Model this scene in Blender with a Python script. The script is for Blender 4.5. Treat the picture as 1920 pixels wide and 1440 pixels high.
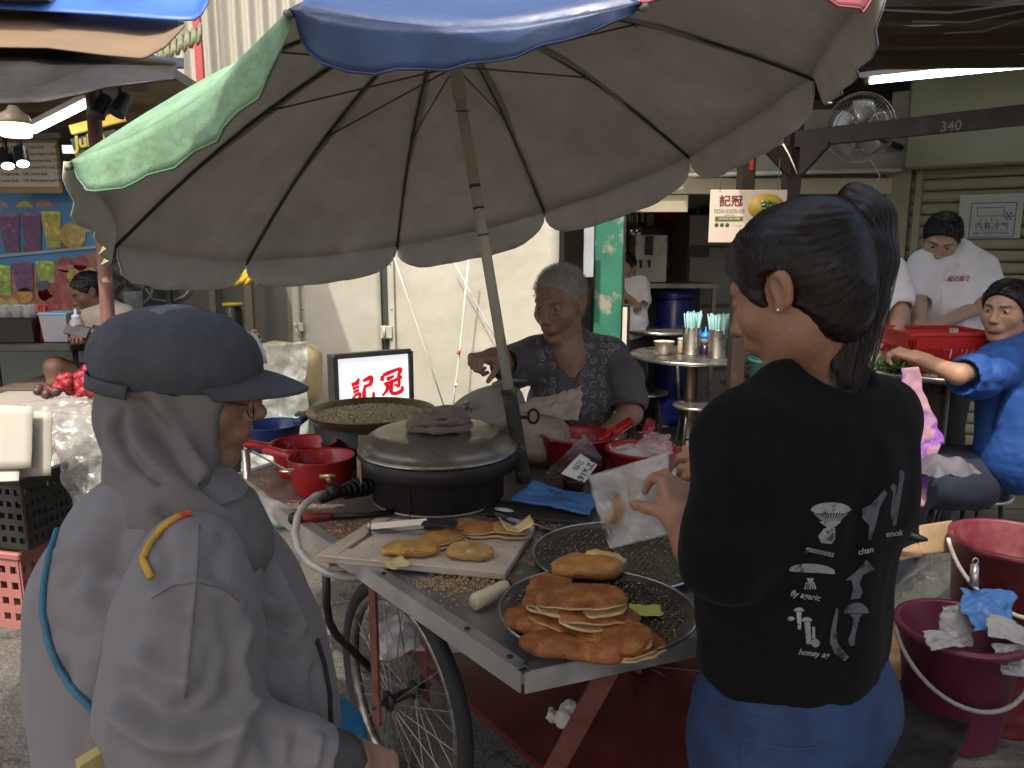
import bpy, bmesh, math, random
import numpy as np
from mathutils import Vector, Matrix, noise as mnoise
from mathutils.bvhtree import BVHTree
sc = bpy.context.scene
for o in list(bpy.data.objects):
 bpy.data.objects.remove(o)
COL = sc.collection
R = math.radians
CZ = 1.52; PITCH = R(10.2); FPX = 1440.0
cam_data = bpy.data.cameras.new('camera')
cam_data.sensor_width = 36.0
cam_data.lens = 36.0 * FPX / 1920.0
cam_data.clip_start = 0.05; cam_data.clip_end = 500
cam = bpy.data.objects.new('camera', cam_data)
COL.objects.link(cam)
cam.location = (0, 0, CZ)
cam.rotation_euler = (R(90) - PITCH, 0, 0)
sc.camera = cam
SUN_EL = R(58); SUN_AZ = R(200)      # azimuth of the sun, clockwise from +Y
sun_dir = Vector((math.sin(SUN_AZ) * math.cos(SUN_EL), math.cos(SUN_AZ) * math.cos(SUN_EL), math.sin(SUN_EL)))
w = bpy.data.worlds.new('World'); sc.world = w; w.use_nodes = True
nt = w.node_tree
sky = nt.nodes.new('ShaderNodeTexSky'); sky.sky_type = 'NISHITA'; sky.sun_disc = False
sky.sun_elevation = SUN_EL; sky.sun_rotation = SUN_AZ
sky.air_density = 1.0; sky.dust_density = 7.0; sky.ozone_density = 1.0
bg = nt.nodes['Background']; bg.inputs['Strength'].default_value = 0.15
nt.links.new(sky.outputs['Color'], bg.inputs['Color'])
sl = bpy.data.lights.new('sun', 'SUN'); sl.energy = 2.0; sl.angle = R(0.6); sl.color = (1.0, 0.95, 0.86)
so = bpy.data.objects.new('sun', sl); COL.objects.link(so)
so.rotation_euler = (-sun_dir).to_track_quat('-Z', 'Y').to_euler()
so.location = sun_dir * 20
vs = sc.view_settings
vs.view_transform = 'Standard'; vs.look = 'None'; vs.gamma = 1.0; vs.use_curve_mapping = False
vs.exposure = 0.92
sc.render.engine = 'CYCLES'
sc.cycles.use_denoising = True
try: sc.cycles.denoiser = 'OPENIMAGEDENOISE'
except Exception: pass
sc.cycles.max_bounces = 6; sc.cycles.diffuse_bounces = 4; sc.cycles.glossy_bounces = 2
sc.cycles.use_adaptive_sampling = True; sc.cycles.adaptive_threshold = 0.02
sc.cycles.transmission_bounces = 4; sc.cycles.transparent_max_bounces = 8
sc.cycles.sample_clamp_indirect = 4.0
sc.cycles.caustics_reflective = False; sc.cycles.caustics_refractive = False
_f = Vector((0, math.cos(PITCH), -math.sin(PITCH))); _u = Vector((0, math.sin(PITCH), math.cos(PITCH)))
CAM = Vector((0, 0, CZ))
def ray(px, py): return _f + Vector((1, 0, 0)) * ((px - 960) / FPX) - _u * ((py - 720) / FPX)
def D(px, py, d): return CAM + ray(px, py) * d
def YP(px, py, y): r = ray(px, py); return CAM + r * (y / r.y)
def ZP(px, py, z): r = ray(px, py); return CAM + r * ((z - CZ) / r.z)
def on_plane(px, py, p0, n):
 r = ray(px, py); n = Vector(n); return CAM + r * ((Vector(p0) - CAM).dot(n) / r.dot(n))
MATS = {}
def M(name, col=(.5, .5, .5), rough=.6, metal=0.0, var=.12, vs=6.0, bump=.15, bs=60.0, spec=.5, vc=False, trans=0.0,
      col2=None, c2=(.45, .65), c2s=4.0, emit=None, es=1.0, alpha=None, stretch=None, coat=0.0, transl=0.0, sheen=0.0, bdist=.004, wave=None, rvar=.15):
 if name in MATS: return MATS[name]
 m = bpy.data.materials.new(name); m.use_nodes = True
 t = m.node_tree; N = t.nodes; L = t.links
 b = N['Principled BSDF']
 tc = N.new('ShaderNodeTexCoord'); src = tc.outputs['Object']
 if stretch:
  mp = N.new('ShaderNodeMapping'); mp.inputs['Scale'].default_value = stretch
  L.new(src, mp.inputs['Vector']); src = mp.outputs['Vector']
 if vc:
  a = N.new('ShaderNodeAttribute'); a.attribute_name = 'Col'; base = a.outputs['Color']
 else:
  rg = N.new('ShaderNodeRGB'); rg.outputs[0].default_value = (*col, 1); base = rg.outputs[0]
 if col2 is not None:
  n2 = N.new('ShaderNodeTexNoise'); n2.inputs['Scale'].default_value = c2s; n2.inputs['Detail'].default_value = 9; n2.inputs['Roughness'].default_value = .65
  L.new(src, n2.inputs['Vector'])
  rp = N.new('ShaderNodeValToRGB'); rp.color_ramp.elements[0].position = c2[0]; rp.color_ramp.elements[1].position = c2[1]
  L.new(n2.outputs['Fac'], rp.inputs['Fac'])
  mx = N.new('ShaderNodeMix'); mx.data_type = 'RGBA'
  L.new(rp.outputs['Color'], mx.inputs[0]); L.new(base, mx.inputs[6]); mx.inputs[7].default_value = (*col2, 1)
  base = mx.outputs[2]
 nz = N.new('ShaderNodeTexNoise'); nz.inputs['Scale'].default_value = vs; nz.inputs['Detail'].default_value = 8; nz.inputs['Roughness'].default_value = .6
 L.new(src, nz.inputs['Vector'])
 if var > 0:
  mr = N.new('ShaderNodeMapRange'); mr.inputs[1].default_value = .25; mr.inputs[2].default_value = .75
  mr.inputs[3].default_value = 1 - var; mr.inputs[4].default_value = 1 + var
  L.new(nz.outputs['Fac'], mr.inputs[0])
  vm = N.new('ShaderNodeVectorMath'); vm.operation = 'SCALE'
  L.new(base, vm.inputs[0]); L.new(mr.outputs[0], vm.inputs['Scale']); base = vm.outputs[0]
 L.new(base, b.inputs['Base Color'])
 if rvar > 0:
  mr2 = N.new('ShaderNodeMapRange'); mr2.inputs[1].default_value = .3; mr2.inputs[2].default_value = .7
  mr2.inputs[3].default_value = max(.02, rough - rvar); mr2.inputs[4].default_value = min(1, rough + rvar)
  L.new(nz.outputs['Fac'], mr2.inputs[0]); L.new(mr2.outputs[0], b.inputs['Roughness'])
 else: b.inputs['Roughness'].default_value = rough
 b.inputs['Metallic'].default_value = metal
 b.inputs['Specular IOR Level'].default_value = spec
 if coat: b.inputs['Coat Weight'].default_value = coat
 if sheen:
  b.inputs['Sheen Weight'].default_value = sheen; b.inputs['Sheen Roughness'].default_value = .5
 if trans: b.inputs['Transmission Weight'].default_value = trans
 if alpha is not None: b.inputs['Alpha'].default_value = alpha
 if emit is not None:
  b.inputs['Emission Color'].default_value = (*emit, 1); b.inputs['Emission Strength'].default_value = es
 if bump > 0:
  if wave:
   nb = N.new('ShaderNodeTexWave'); nb.inputs['Scale'].default_value = wave; nb.inputs['Distortion'].default_value = 1.5; nb.inputs['Detail'].default_value = 3
   L.new(src, nb.inputs['Vector']); bo = nb.outputs['Fac']
  else:
   nb = N.new('ShaderNodeTexNoise'); nb.inputs['Scale'].default_value = bs; nb.inputs['Detail'].default_value = 6
   L.new(src, nb.inputs['Vector']); bo = nb.outputs['Fac']
  bp = N.new('ShaderNodeBump'); bp.inputs['Strength'].default_value = bump; bp.inputs['Distance'].default_value = bdist
  L.new(bo, bp.inputs['Height']); L.new(bp.outputs['Normal'], b.inputs['Normal'])
 if transl > 0:
  tr = N.new('ShaderNodeBsdfTranslucent'); L.new(base, tr.inputs['Color'])
  ms = N.new('ShaderNodeMixShader'); ms.inputs[0].default_value = transl
  out = N['Material Output']
  L.new(b.outputs[0], ms.inputs[1]); L.new(tr.outputs[0], ms.inputs[2]); L.new(ms.outputs[0], out.inputs['Surface'])
 MATS[name] = m
 return m
def film(name, col=(.9, .9, .9), clear=.6, rough=.18, bump=.5, bs=18.0):
 """thin crinkled plastic: part see-through, part glossy"""
 if name in MATS: return MATS[name]
 m = bpy.data.materials.new(name); m.use_nodes = True
 t = m.node_tree; N = t.nodes; L = t.links; b = N['Principled BSDF']
 b.inputs['Base Color'].default_value = (*col, 1); b.inputs['Roughness'].default_value = rough; b.inputs['Specular IOR Level'].default_value = .8
 tc = N.new('ShaderNodeTexCoord'); nb = N.new('ShaderNodeTexNoise'); nb.inputs['Scale'].default_value = bs; nb.inputs['Detail'].default_value = 4; nb.inputs['Distortion'].default_value = 1.2
 L.new(tc.outputs['Object'], nb.inputs['Vector'])
 bp = N.new('ShaderNodeBump'); bp.inputs['Strength'].default_value = bump; bp.inputs['Distance'].default_value = .02
 L.new(nb.outputs['Fac'], bp.inputs['Height']); L.new(bp.outputs['Normal'], b.inputs['Normal'])
 tp = N.new('ShaderNodeBsdfTransparent'); tp.inputs['Color'].default_value = (.93, .94, .94, 1)
 ms = N.new('ShaderNodeMixShader')
 mr = N.new('ShaderNodeMapRange'); mr.inputs[1].default_value = .35; mr.inputs[2].default_value = .65
 mr.inputs[3].default_value = max(0, 1 - clear - .2); mr.inputs[4].default_value = min(1, 1 - clear + .2)
 L.new(nb.outputs['Fac'], mr.inputs[0]); L.new(mr.outputs[0], ms.inputs[0])
 L.new(tp.outputs[0], ms.inputs[1]); L.new(b.outputs[0], ms.inputs[2]); L.new(ms.outputs[0], N['Material Output'].inputs['Surface'])
 MATS[name] = m
 return m
def glow(name, col, s):
 if name in MATS: return MATS[name]
 m = bpy.data.materials.new(name); m.use_nodes = True
 t = m.node_tree; t.nodes.remove(t.nodes['Principled BSDF'])
 e = t.nodes.new('ShaderNodeEmission'); e.inputs[0].default_value = (*col, 1); e.inputs[1].default_value = s
 t.links.new(e.outputs[0], t.nodes['Material Output'].inputs['Surface'])
 MATS[name] = m
 return m
def V3(*a): return Vector(a)
def tag(o, label=None, cat=None, group=None, kind=None):
 if label: o['label'] = label
 if cat: o['category'] = cat
 if group: o['group'] = group
 if kind: o['kind'] = kind
 return o
def thing(name, label, cat, loc=(0, 0, 0), rz=0.0, group=None):
 o = bpy.data.objects.new(name, None); o.empty_display_size = .1
 o.location = loc; o.rotation_euler = (0, 0, rz)
 COL.objects.link(o)
 return tag(o, label, cat, group)
def link(name, me, mat=None, parent=None, local=False):
 """one mesh object; mesh is given in world coordinates unless local"""
 o = bpy.data.objects.new(name, me)
 if mat is not None and not me.materials:
  for m in (mat if isinstance(mat, (list, tuple)) else [mat]): me.materials.append(m)
 COL.objects.link(o)
 if parent is not None:
  o.parent = parent
  if not local:
   mw = Matrix.Identity(4); p = parent; chain = []
   while p is not None: chain.append(p); p = p.parent
   for p in reversed(chain):
    mw = mw @ p.matrix_parent_inverse @ (Matrix.Translation(p.location) @ p.rotation_euler.to_matrix().to_4x4() @ Matrix.Diagonal((*p.scale, 1)))
   o.matrix_parent_inverse = mw.inverted()
 return o
def copy_tree(o, parent=None):
 c = o.copy(); COL.objects.link(c)
 if parent is not None: c.parent = parent
 for ch in list(o.children): copy_tree(ch, c)
 return c
class MB:
 """collects shapes into one mesh"""
 def __init__(s): s.v = []; s.f = []; s.mi = []; s.sm = []
 def add(s, vs_, fs, mi=0, smooth=False):
  n = len(s.v); s.v += [tuple(p) for p in vs_]
  s.f += [tuple(i + n for i in f) for f in fs]; s.mi += [mi] * len(fs); s.sm += [smooth] * len(fs)
 def box(s, c, size, rot=None, mi=0, taper=1.0, bev=0.0):
  x, y, z = (k / 2 for k in size)
  c = Vector(c); rm = rot if rot is not None else Matrix.Identity(3)
  if bev > 0:
   b = min(bev, x * .9, y * .9, z * .9); P = []
   for sx in (-1, 1):
    for sy in (-1, 1):
     for sz in (-1, 1):
      P += [(sx * x, sy * (y - b), sz * (z - b)), (sx * (x - b), sy * y, sz * (z - b)), (sx * (x - b), sy * (y - b), sz * z)]
   bm = bmesh.new(); vv = [bm.verts.new(p) for p in P]
   r = bmesh.ops.convex_hull(bm, input=vv); bm.normal_update()
   bm.verts.index_update()
   s.add([c + rm @ v.co for v in bm.verts], [[v.index for v in f.verts] for f in bm.faces], mi); bm.free(); return
  P = []
  for sz in (-1, 1):
   k = taper if sz > 0 else 1
   for sx, sy in ((-1, -1), (1, -1), (1, 1), (-1, 1)): P.append(c + rm @ Vector((sx * x * k, sy * y * k, sz * z)))
  s.add(P, [(3, 2, 1, 0), (4, 5, 6, 7), (0, 1, 5, 4), (1, 2, 6, 5), (2, 3, 7, 6), (3, 0, 4, 7)], mi)
 def bar(s, a, b, w, h, up=(0, 0, 1), mi=0):
  a, b = Vector(a), Vector(b); d = b - a; L = d.length; d = d / L
  up = Vector(up); x = d.cross(up)
  if x.length < 1e-4: x = d.cross(Vector((1, 0, 0)))
  x.normalize(); z = x.cross(d)
  s.box((a + b) / 2, (w, L, h), Matrix((x, d, z)).transposed(), mi)
 def tube(s, pts, r, n=8, mi=0, caps=True, smooth=True, closed=False, flat=None):
  pts = [Vector(p) for p in pts]; m = len(pts)
  rr = r if isinstance(r, (list, tuple)) else [r] * m
  P = []; prev = None
  for i in range(m):
   if closed: t = pts[(i + 1) % m] - pts[i - 1]
   else: t = pts[min(i + 1, m - 1)] - pts[max(i - 1, 0)]
   if t.length < 1e-9: t = Vector((0, 0, 1))
   t.normalize()
   if prev is None:
    a = Vector((0, 0, 1)) if abs(t.z) < .9 else Vector((1, 0, 0))
    x = t.cross(a).normalized()
   else:
    x = prev - t * prev.dot(t)
    if x.length < 1e-6: x = t.cross(Vector((0, 0, 1)))
    x.normalize()
   prev = x; y = t.cross(x)
   for k in range(n):
    an = 2 * math.pi * k / n
    P.append(pts[i] + (x * math.cos(an) + y * math.sin(an) * (flat or 1)) * rr[i])
  F = []
  for i in range(m if closed else m - 1):
   j = (i + 1) % m
   for k in range(n): F.append((i * n + k, i * n + (k + 1) % n, j * n + (k + 1) % n, j * n + k))
  if caps and not closed: F += [tuple(range(n - 1, -1, -1)), tuple((m - 1) * n + k for k in range(n))]
  s.add(P, F, mi, smooth)
 def lathe(s, c, prof, n=32, mi=0, smooth=True, axis=(0, 0, 1), sx=1.0, sy=1.0, wob=None):
  c = Vector(c); q = Vector((0, 0, 1)).rotation_difference(Vector(axis).normalized()).to_matrix()
  P = []
  for (r, z) in prof:
   for k in range(n):
    a = 2 * math.pi * k / n; rw = r * (1 + (wob(a, z) if wob else 0))
    P.append(c + q @ Vector((rw * math.cos(a) * sx, rw * math.sin(a) * sy, z)))
  F = []
  for i in range(len(prof) - 1):
   for k in range(n): F.append((i * n + k, i * n + (k + 1) % n, (i + 1) * n + (k + 1) % n, (i + 1) * n + k))
  if prof[0][0] > 1e-6: F.append(tuple(range(n - 1, -1, -1)))
  if prof[-1][0] > 1e-6: F.append(tuple((len(prof) - 1) * n + k for k in range(n)))
  s.add(P, F, mi, smooth)
 def sheet(s, fn, nu, nv, mi=0, smooth=True):
  P = [fn(i / (nu - 1), j / (nv - 1)) for i in range(nu) for j in range(nv)]
  F = [(i * nv + j, (i + 1) * nv + j, (i + 1) * nv + j + 1, i * nv + j + 1) for i in range(nu - 1) for j in range(nv - 1)]
  s.add(P, F, mi, smooth)
 def prism(s, poly, h, fr=None, mi=0):
  """poly: 2D outline, extruded h along the frame's z; fr = (origin, x, y)"""
  o, x, y = (Vector(k) for k in fr); z = x.cross(y).normalized(); n = len(poly)
  P = [o + x * a + y * b for a, b in poly] + [o + x * a + y * b + z * h for a, b in poly]
  F = [tuple(range(n - 1, -1, -1)), tuple(range(n, 2 * n))] + [(i, (i + 1) % n, n + (i + 1) % n, n + i) for i in range(n)]
  s.add(P, F, mi)
 def ball(s, c, r, n=10, mi=0, m=None):
  r = r if isinstance(r, (tuple, list)) else (r, r, r); c = Vector(c); P = []; F = []
  k = max(4, n // 2 + 1)
  for i in range(k + 1):
   th = math.pi * i / k
   for j in range(n):
    ph = 2 * math.pi * j / n
    q = Vector((r[0] * math.sin(th) * math.cos(ph), r[1] * math.sin(th) * math.sin(ph), r[2] * math.cos(th)))
    P.append(c + (m @ q if m is not None else q))
  for i in range(k):
   for j in range(n): F.append((i * n + j, (i + 1) * n + j, (i + 1) * n + (j + 1) % n, i * n + (j + 1) % n))
  s.add(P, F, mi, True)
 def mesh(s, name='m'):
  me = bpy.data.meshes.new(name)
  me.from_pydata(s.v, [], s.f)
  me.polygons.foreach_set('material_index', s.mi); me.polygons.foreach_set('use_smooth', s.sm)
  me.update(); return me
 def build(s, name, mat, parent=None, local=False, solid=0.0, sub=0, merge=False, jit=0.0):
  me = s.mesh(name)
  if merge:
   bm = bmesh.new(); bm.from_mesh(me); bmesh.ops.remove_doubles(bm, verts=bm.verts, dist=1e-5); bm.to_mesh(me); bm.free()
  o = link(name, me, mat, parent, local)
  if solid:
   md = o.modifiers.new('t', 'SOLIDIFY'); md.thickness = solid; md.offset = 0
  if sub:
   md = o.modifiers.new('s', 'SUBSURF'); md.levels = sub; md.render_levels = sub
  return o
def textmesh(s, size, fr, bold=0.0, ext=0.0, align='CENTER', sxy=(1, 1), shear=0.0):
 """lettering as a mesh standing in the frame (origin, x, y)"""
 cu = bpy.data.curves.new('t', 'FONT'); cu.body = s; cu.size = size; cu.align_x = align; cu.align_y = 'CENTER'
 cu.offset = bold; cu.extrude = ext; cu.resolution_u = 3; cu.shear = shear
 ob = bpy.data.objects.new('t', cu); COL.objects.link(ob)
 dg = bpy.context.evaluated_depsgraph_get(); dg.update()
 me = bpy.data.meshes.new_from_object(ob.evaluated_get(dg))
 bpy.data.objects.remove(ob); bpy.data.curves.remove(cu)
 o, x, y = (Vector(k) for k in fr); x.normalize(); y.normalize(); z = x.cross(y)
 for v in me.vertices: v.co = o + x * v.co.x * sxy[0] + y * v.co.y * sxy[1] + z * v.co.z
 me.materials.clear()
 return me
def vnoise(p, scale, seed=0):
 """value noise in -1..1 for an (n,3) array"""
 q = np.asarray(p, dtype=np.float64) * scale + seed * 17.31; i = np.floor(q).astype(np.int64); f = q - i; f = f * f * (3 - 2 * f)
 def h(a, b, c):
  n = (a * 73856093) ^ (b * 19349663) ^ (c * 83492791) ^ (seed * 2654435)
  n = (n ^ (n >> 13)) * 1274126177; n = n ^ (n >> 16)
  return (n & 65535) / 32767.5 - 1
 r = 0
 for a in (0, 1):
  for b in (0, 1):
   for c in (0, 1):
    wgt = (f[:, 0] if a else 1 - f[:, 0]) * (f[:, 1] if b else 1 - f[:, 1]) * (f[:, 2] if c else 1 - f[:, 2])
    r = r + wgt * h(i[:, 0] + a, i[:, 1] + b, i[:, 2] + c)
 return r
def fnoise(p, scale, seed=0, oct=3):
 r = 0; a = 1
 for k in range(oct): r = r + a * vnoise(p, scale, seed + k); scale *= 2.1; a *= .5
 return r
class SDF:
 def __init__(s): s.p = []
 def ball(s, c, r, k=.01, col=None, op='u', m=None):
  s.p.append(('e', np.array(c, float), np.array((r, r, r) if np.isscalar(r) else r, float), k, col, op, m)); return s
 def cone(s, a, b, ra, rb=None, k=.01, col=None, op='u', m=None):
  s.p.append(('c', np.array(a, float), (np.array(b, float), ra, ra if rb is None else rb), k, col, op, m)); return s
 def box(s, c, h, r=.005, k=.01, col=None, op='u', m=None):
  s.p.append(('b', np.array(c, float), (np.array(h, float), r), k, col, op, m)); return s
 def chain(s, pts, rs, k=.01, col=None, op='u', m=None):
  for i in range(len(pts) - 1): s.cone(pts[i], pts[i + 1], rs[i], rs[i + 1], k, col, op, m)
  return s
 def half(s, p, n, k=.005, m=None):      # cut away the side the normal points to
  n = np.array(n, float); n /= np.linalg.norm(n)
  s.p.append(('h', np.array(p, float), n, k, None, 's', m)); return s
 @staticmethod
 def _d(pr, X):
  kind, c, a, k, col, op, m = pr
  ty = X.dtype; c = c.astype(ty)
  if m is not None:
   Mi, sc_ = m; Mi = Mi.astype(ty); sc_ = ty.type(sc_); X = (X @ Mi[:3, :3].T + Mi[:3, 3])
  if kind == 'e':
   a = a.astype(ty)
   q = (X - c) / a; l = np.sqrt((q * q).sum(-1)); q2 = q / a; l2 = np.sqrt((q2 * q2).sum(-1)) + 1e-9
   d = l * (l - 1) / l2
   d = np.where(l < 1e-4, -a.min(), d)
  elif kind == 'c':
   b, ra, rb = a; b = b.astype(ty); ra, rb = ty.type(ra), ty.type(rb); ba = b - c; t = np.clip(((X - c) @ ba) / max(ba @ ba, 1e-12), 0, 1)
   d = np.sqrt(((X - c - t[..., None] * ba) ** 2).sum(-1)) - (ra + (rb - ra) * t)
  elif kind == 'b':
   h, r = a; h = h.astype(ty); r = ty.type(r); q = np.abs(X - c) - (h - r)
   d = np.sqrt((np.maximum(q, 0) ** 2).sum(-1)) + np.minimum(q.max(-1), 0) - r
  else:
   d = -((X - c) @ a.astype(ty))
  if m is not None: d = d * sc_
  return d
 def _bb(s, pr):
  kind, c, a, k, col, op, m = pr
  if kind == 'e': lo, hi = c - a, c + a
  elif kind == 'c': b, ra, rb = a; lo = np.minimum(c - ra, b - rb); hi = np.maximum(c + ra, b + rb)
  elif kind == 'b': lo, hi = c - a[0], c + a[0]
  else: return None
  if m is not None:
   Mw = np.linalg.inv(m[0]); cs = np.array([[x, y, z, 1] for x in (lo[0], hi[0]) for y in (lo[1], hi[1]) for z in (lo[2], hi[2])]) @ Mw.T
   lo, hi = cs[:, :3].min(0), cs[:, :3].max(0)
  return lo, hi
 def mesh(s, h, disp=None, smooth=1, name='sculpt', default=(.5, .5, .5), kc=.004, clip=None):
  bbs = [s._bb(p) for p in s.p if p[5] == 'u']
  lo = np.min([b[0] for b in bbs], 0) - 3 * h; hi = np.max([b[1] for b in bbs], 0) + 3 * h
  if clip: lo = np.maximum(lo, clip[0]); hi = np.minimum(hi, clip[1])
  n = np.ceil((hi - lo) / h).astype(int) + 1
  V = np.full(n, 1.0, np.float32)
  ax = [(lo[i] + h * np.arange(n[i])).astype(np.float32) for i in range(3)]
  for pr in s.p:
   if pr[5] == 'p': continue
   bb = s._bb(pr); k = pr[3]
   if bb is None: i0 = np.zeros(3, int); i1 = n
   else:
    i0 = np.clip(np.floor((bb[0] - lo - k * 1.5 - 2 * h) / h).astype(int), 0, n); i1 = np.clip(np.ceil((bb[1] - lo + k * 1.5 + 2 * h) / h).astype(int) + 1, 0, n)
   if (i1 <= i0).any(): continue
   g = np.stack(np.meshgrid(*[ax[i][i0[i]:i1[i]] for i in range(3)], indexing='ij'), -1)
   d = s._d(pr, g).astype(np.float32); sl_ = tuple(slice(i0[i], i1[i]) for i in range(3)); W = V[sl_]
   if pr[5] == 'u':
    hh = np.maximum(k - np.abs(W - d), 0) / max(k, 1e-6); V[sl_] = np.minimum(W, d) - hh * hh * k * .25
   else:
    hh = np.maximum(k - np.abs(W + d), 0) / max(k, 1e-6); V[sl_] = np.maximum(W, -d) + hh * hh * k * .25
  for i in range(3):
   for e in (0, -1):
    ix = [slice(None)] * 3; ix[i] = e; V[tuple(ix)] = np.maximum(V[tuple(ix)], h * .3)
  sg = V < 0
  g8 = sg.view(np.int8); e1 = g8[:-1] + g8[1:]; e1 = e1[:, :-1] + e1[:, 1:]; e1 = e1[:, :, :-1] + e1[:, :, 1:]
  act = (e1 > 0) & (e1 < 8); idx = np.argwhere(act)
  cv = np.stack([V[idx[:, 0] + a, idx[:, 1] + b, idx[:, 2] + c] for a in (0, 1) for b in (0, 1) for c in (0, 1)], 1)
  off = np.array([[a, b, c] for a in (0, 1) for b in (0, 1) for c in (0, 1)], float)
  acc = np.zeros((len(idx), 3)); cnt = np.zeros(len(idx))
  for a in range(8):
   for b in range(a + 1, 8):
    if np.abs(off[a] - off[b]).sum() != 1: continue
    m_ = (cv[:, a] < 0) != (cv[:, b] < 0)
    t = cv[m_, a] / (cv[m_, a] - cv[m_, b])
    acc[m_] += off[a] + t[:, None] * (off[b] - off[a]); cnt[m_] += 1
  P = lo + h * (idx + acc / cnt[:, None])
  ids = np.full(act.shape, -1, np.int64); ids[act] = np.arange(len(idx))
  Q = []
  for axis in range(3):
   o1, o2 = [(1, 2), (2, 0), (0, 1)][axis]
   sA = [slice(1, -1)] * 3; sA[axis] = slice(0, -1); sB = [slice(1, -1)] * 3; sB[axis] = slice(1, None)
   ch = sg[tuple(sA)] != sg[tuple(sB)]
   e = np.argwhere(ch)
   if not len(e): continue
   full = e.copy(); full[:, o1] += 1; full[:, o2] += 1
   inside = sg[tuple(full.T)]
   def cid(d1, d2):
    q = full.copy(); q[:, o1] += d1; q[:, o2] += d2; return ids[tuple(q.T)]
   f = np.stack([cid(-1, -1), cid(0, -1), cid(0, 0), cid(-1, 0)], 1)
   f[~inside] = f[~inside][:, ::-1]; Q.append(f)
  Q = np.concatenate(Q); Q = Q[(Q >= 0).all(1)]
  def lap(P, Q, f=.5):
   a = np.zeros_like(P); c = np.zeros(len(P))
   for i in range(4):
    np.add.at(a, Q[:, i], P[Q[:, (i + 1) % 4]] + P[Q[:, (i + 3) % 4]]); np.add.at(c, Q[:, i], 2)
   return P + f * (a / np.maximum(c, 1)[:, None] - P)
  for _ in range(smooth): P = lap(P, Q)
  if disp is not None:
   fn_ = np.cross(P[Q[:, 2]] - P[Q[:, 0]], P[Q[:, 3]] - P[Q[:, 1]]); nn = np.zeros_like(P)
   for i in range(4): np.add.at(nn, Q[:, i], fn_)
   nn /= np.linalg.norm(nn, axis=1)[:, None] + 1e-12
   P = P + nn * disp(P, nn)[:, None]
  me = bpy.data.meshes.new(name)
  me.vertices.add(len(P)); me.vertices.foreach_set('co', P.astype(np.float32).ravel())
  me.loops.add(len(Q) * 4); me.loops.foreach_set('vertex_index', Q.astype(np.int32).ravel())
  me.polygons.add(len(Q)); me.polygons.foreach_set('loop_start', np.arange(0, len(Q) * 4, 4, dtype=np.int32)); me.polygons.foreach_set('loop_total', np.full(len(Q), 4, np.int32))
  me.polygons.foreach_set('use_smooth', np.ones(len(Q), bool))
  me.update(calc_edges=True); me.validate()
  if any(p[4] is not None for p in s.p):
   cc = np.zeros((len(P), 3)); ws = np.full(len(P), 1e-12); base = []
   for pr in s.p:
    if pr[5] != 'u': continue
    d = np.maximum(s._d(pr, P), -.004); wgt = np.exp(-np.clip(d / kc, -3, 60)); cc += wgt[:, None] * np.array(pr[4] or default); ws += wgt
   cc /= ws[:, None]
   for pr in s.p:
    if pr[5] != 'p': continue
    d = s._d(pr, P); t = np.clip(.5 - d / max(pr[3], 1e-5), 0, 1)[:, None]; cc = cc * (1 - t) + t * np.array(pr[4])
   at = me.color_attributes.new('Col', 'FLOAT_COLOR', 'POINT')
   at.data.foreach_set('color', np.concatenate([cc, np.ones((len(P), 1))], 1).astype(np.float32).ravel())
  return me
def frame(origin, fwd, up=(0, 0, 1), scale=1.0):
 """matrix with +Y = fwd, +Z ~ up; returned for the sculptor as (inverse, scale) and as a Matrix"""
 y = Vector(fwd).normalized(); z = Vector(up); x = y.cross(z).normalized(); z = x.cross(y)
 m = Matrix((x, y, z)).transposed().to_4x4(); m = Matrix.Translation(Vector(origin)) @ m @ Matrix.Diagonal((scale, scale, scale, 1))
 return m
def sm(m, scale=None):
 s_ = m.to_scale()[0]
 return (np.array(m.inverted()), s_)
def bvh_of(me):
 return BVHTree.FromPolygons([v.co for v in me.vertices], [p.vertices[:] for p in me.polygons])
def drape(bm_list, bvh, direction, lift=.0015):
 """push flat shapes along a direction until they lie on a surface (printing on cloth)"""
 out = []
 dvec = Vector(direction).normalized()
 for p in bm_list:
  h = bvh.ray_cast(Vector(p) - dvec * .3, dvec, 1.2)
  out.append(h[0] - dvec * lift if h[0] is not None else None)
 return out
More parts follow.
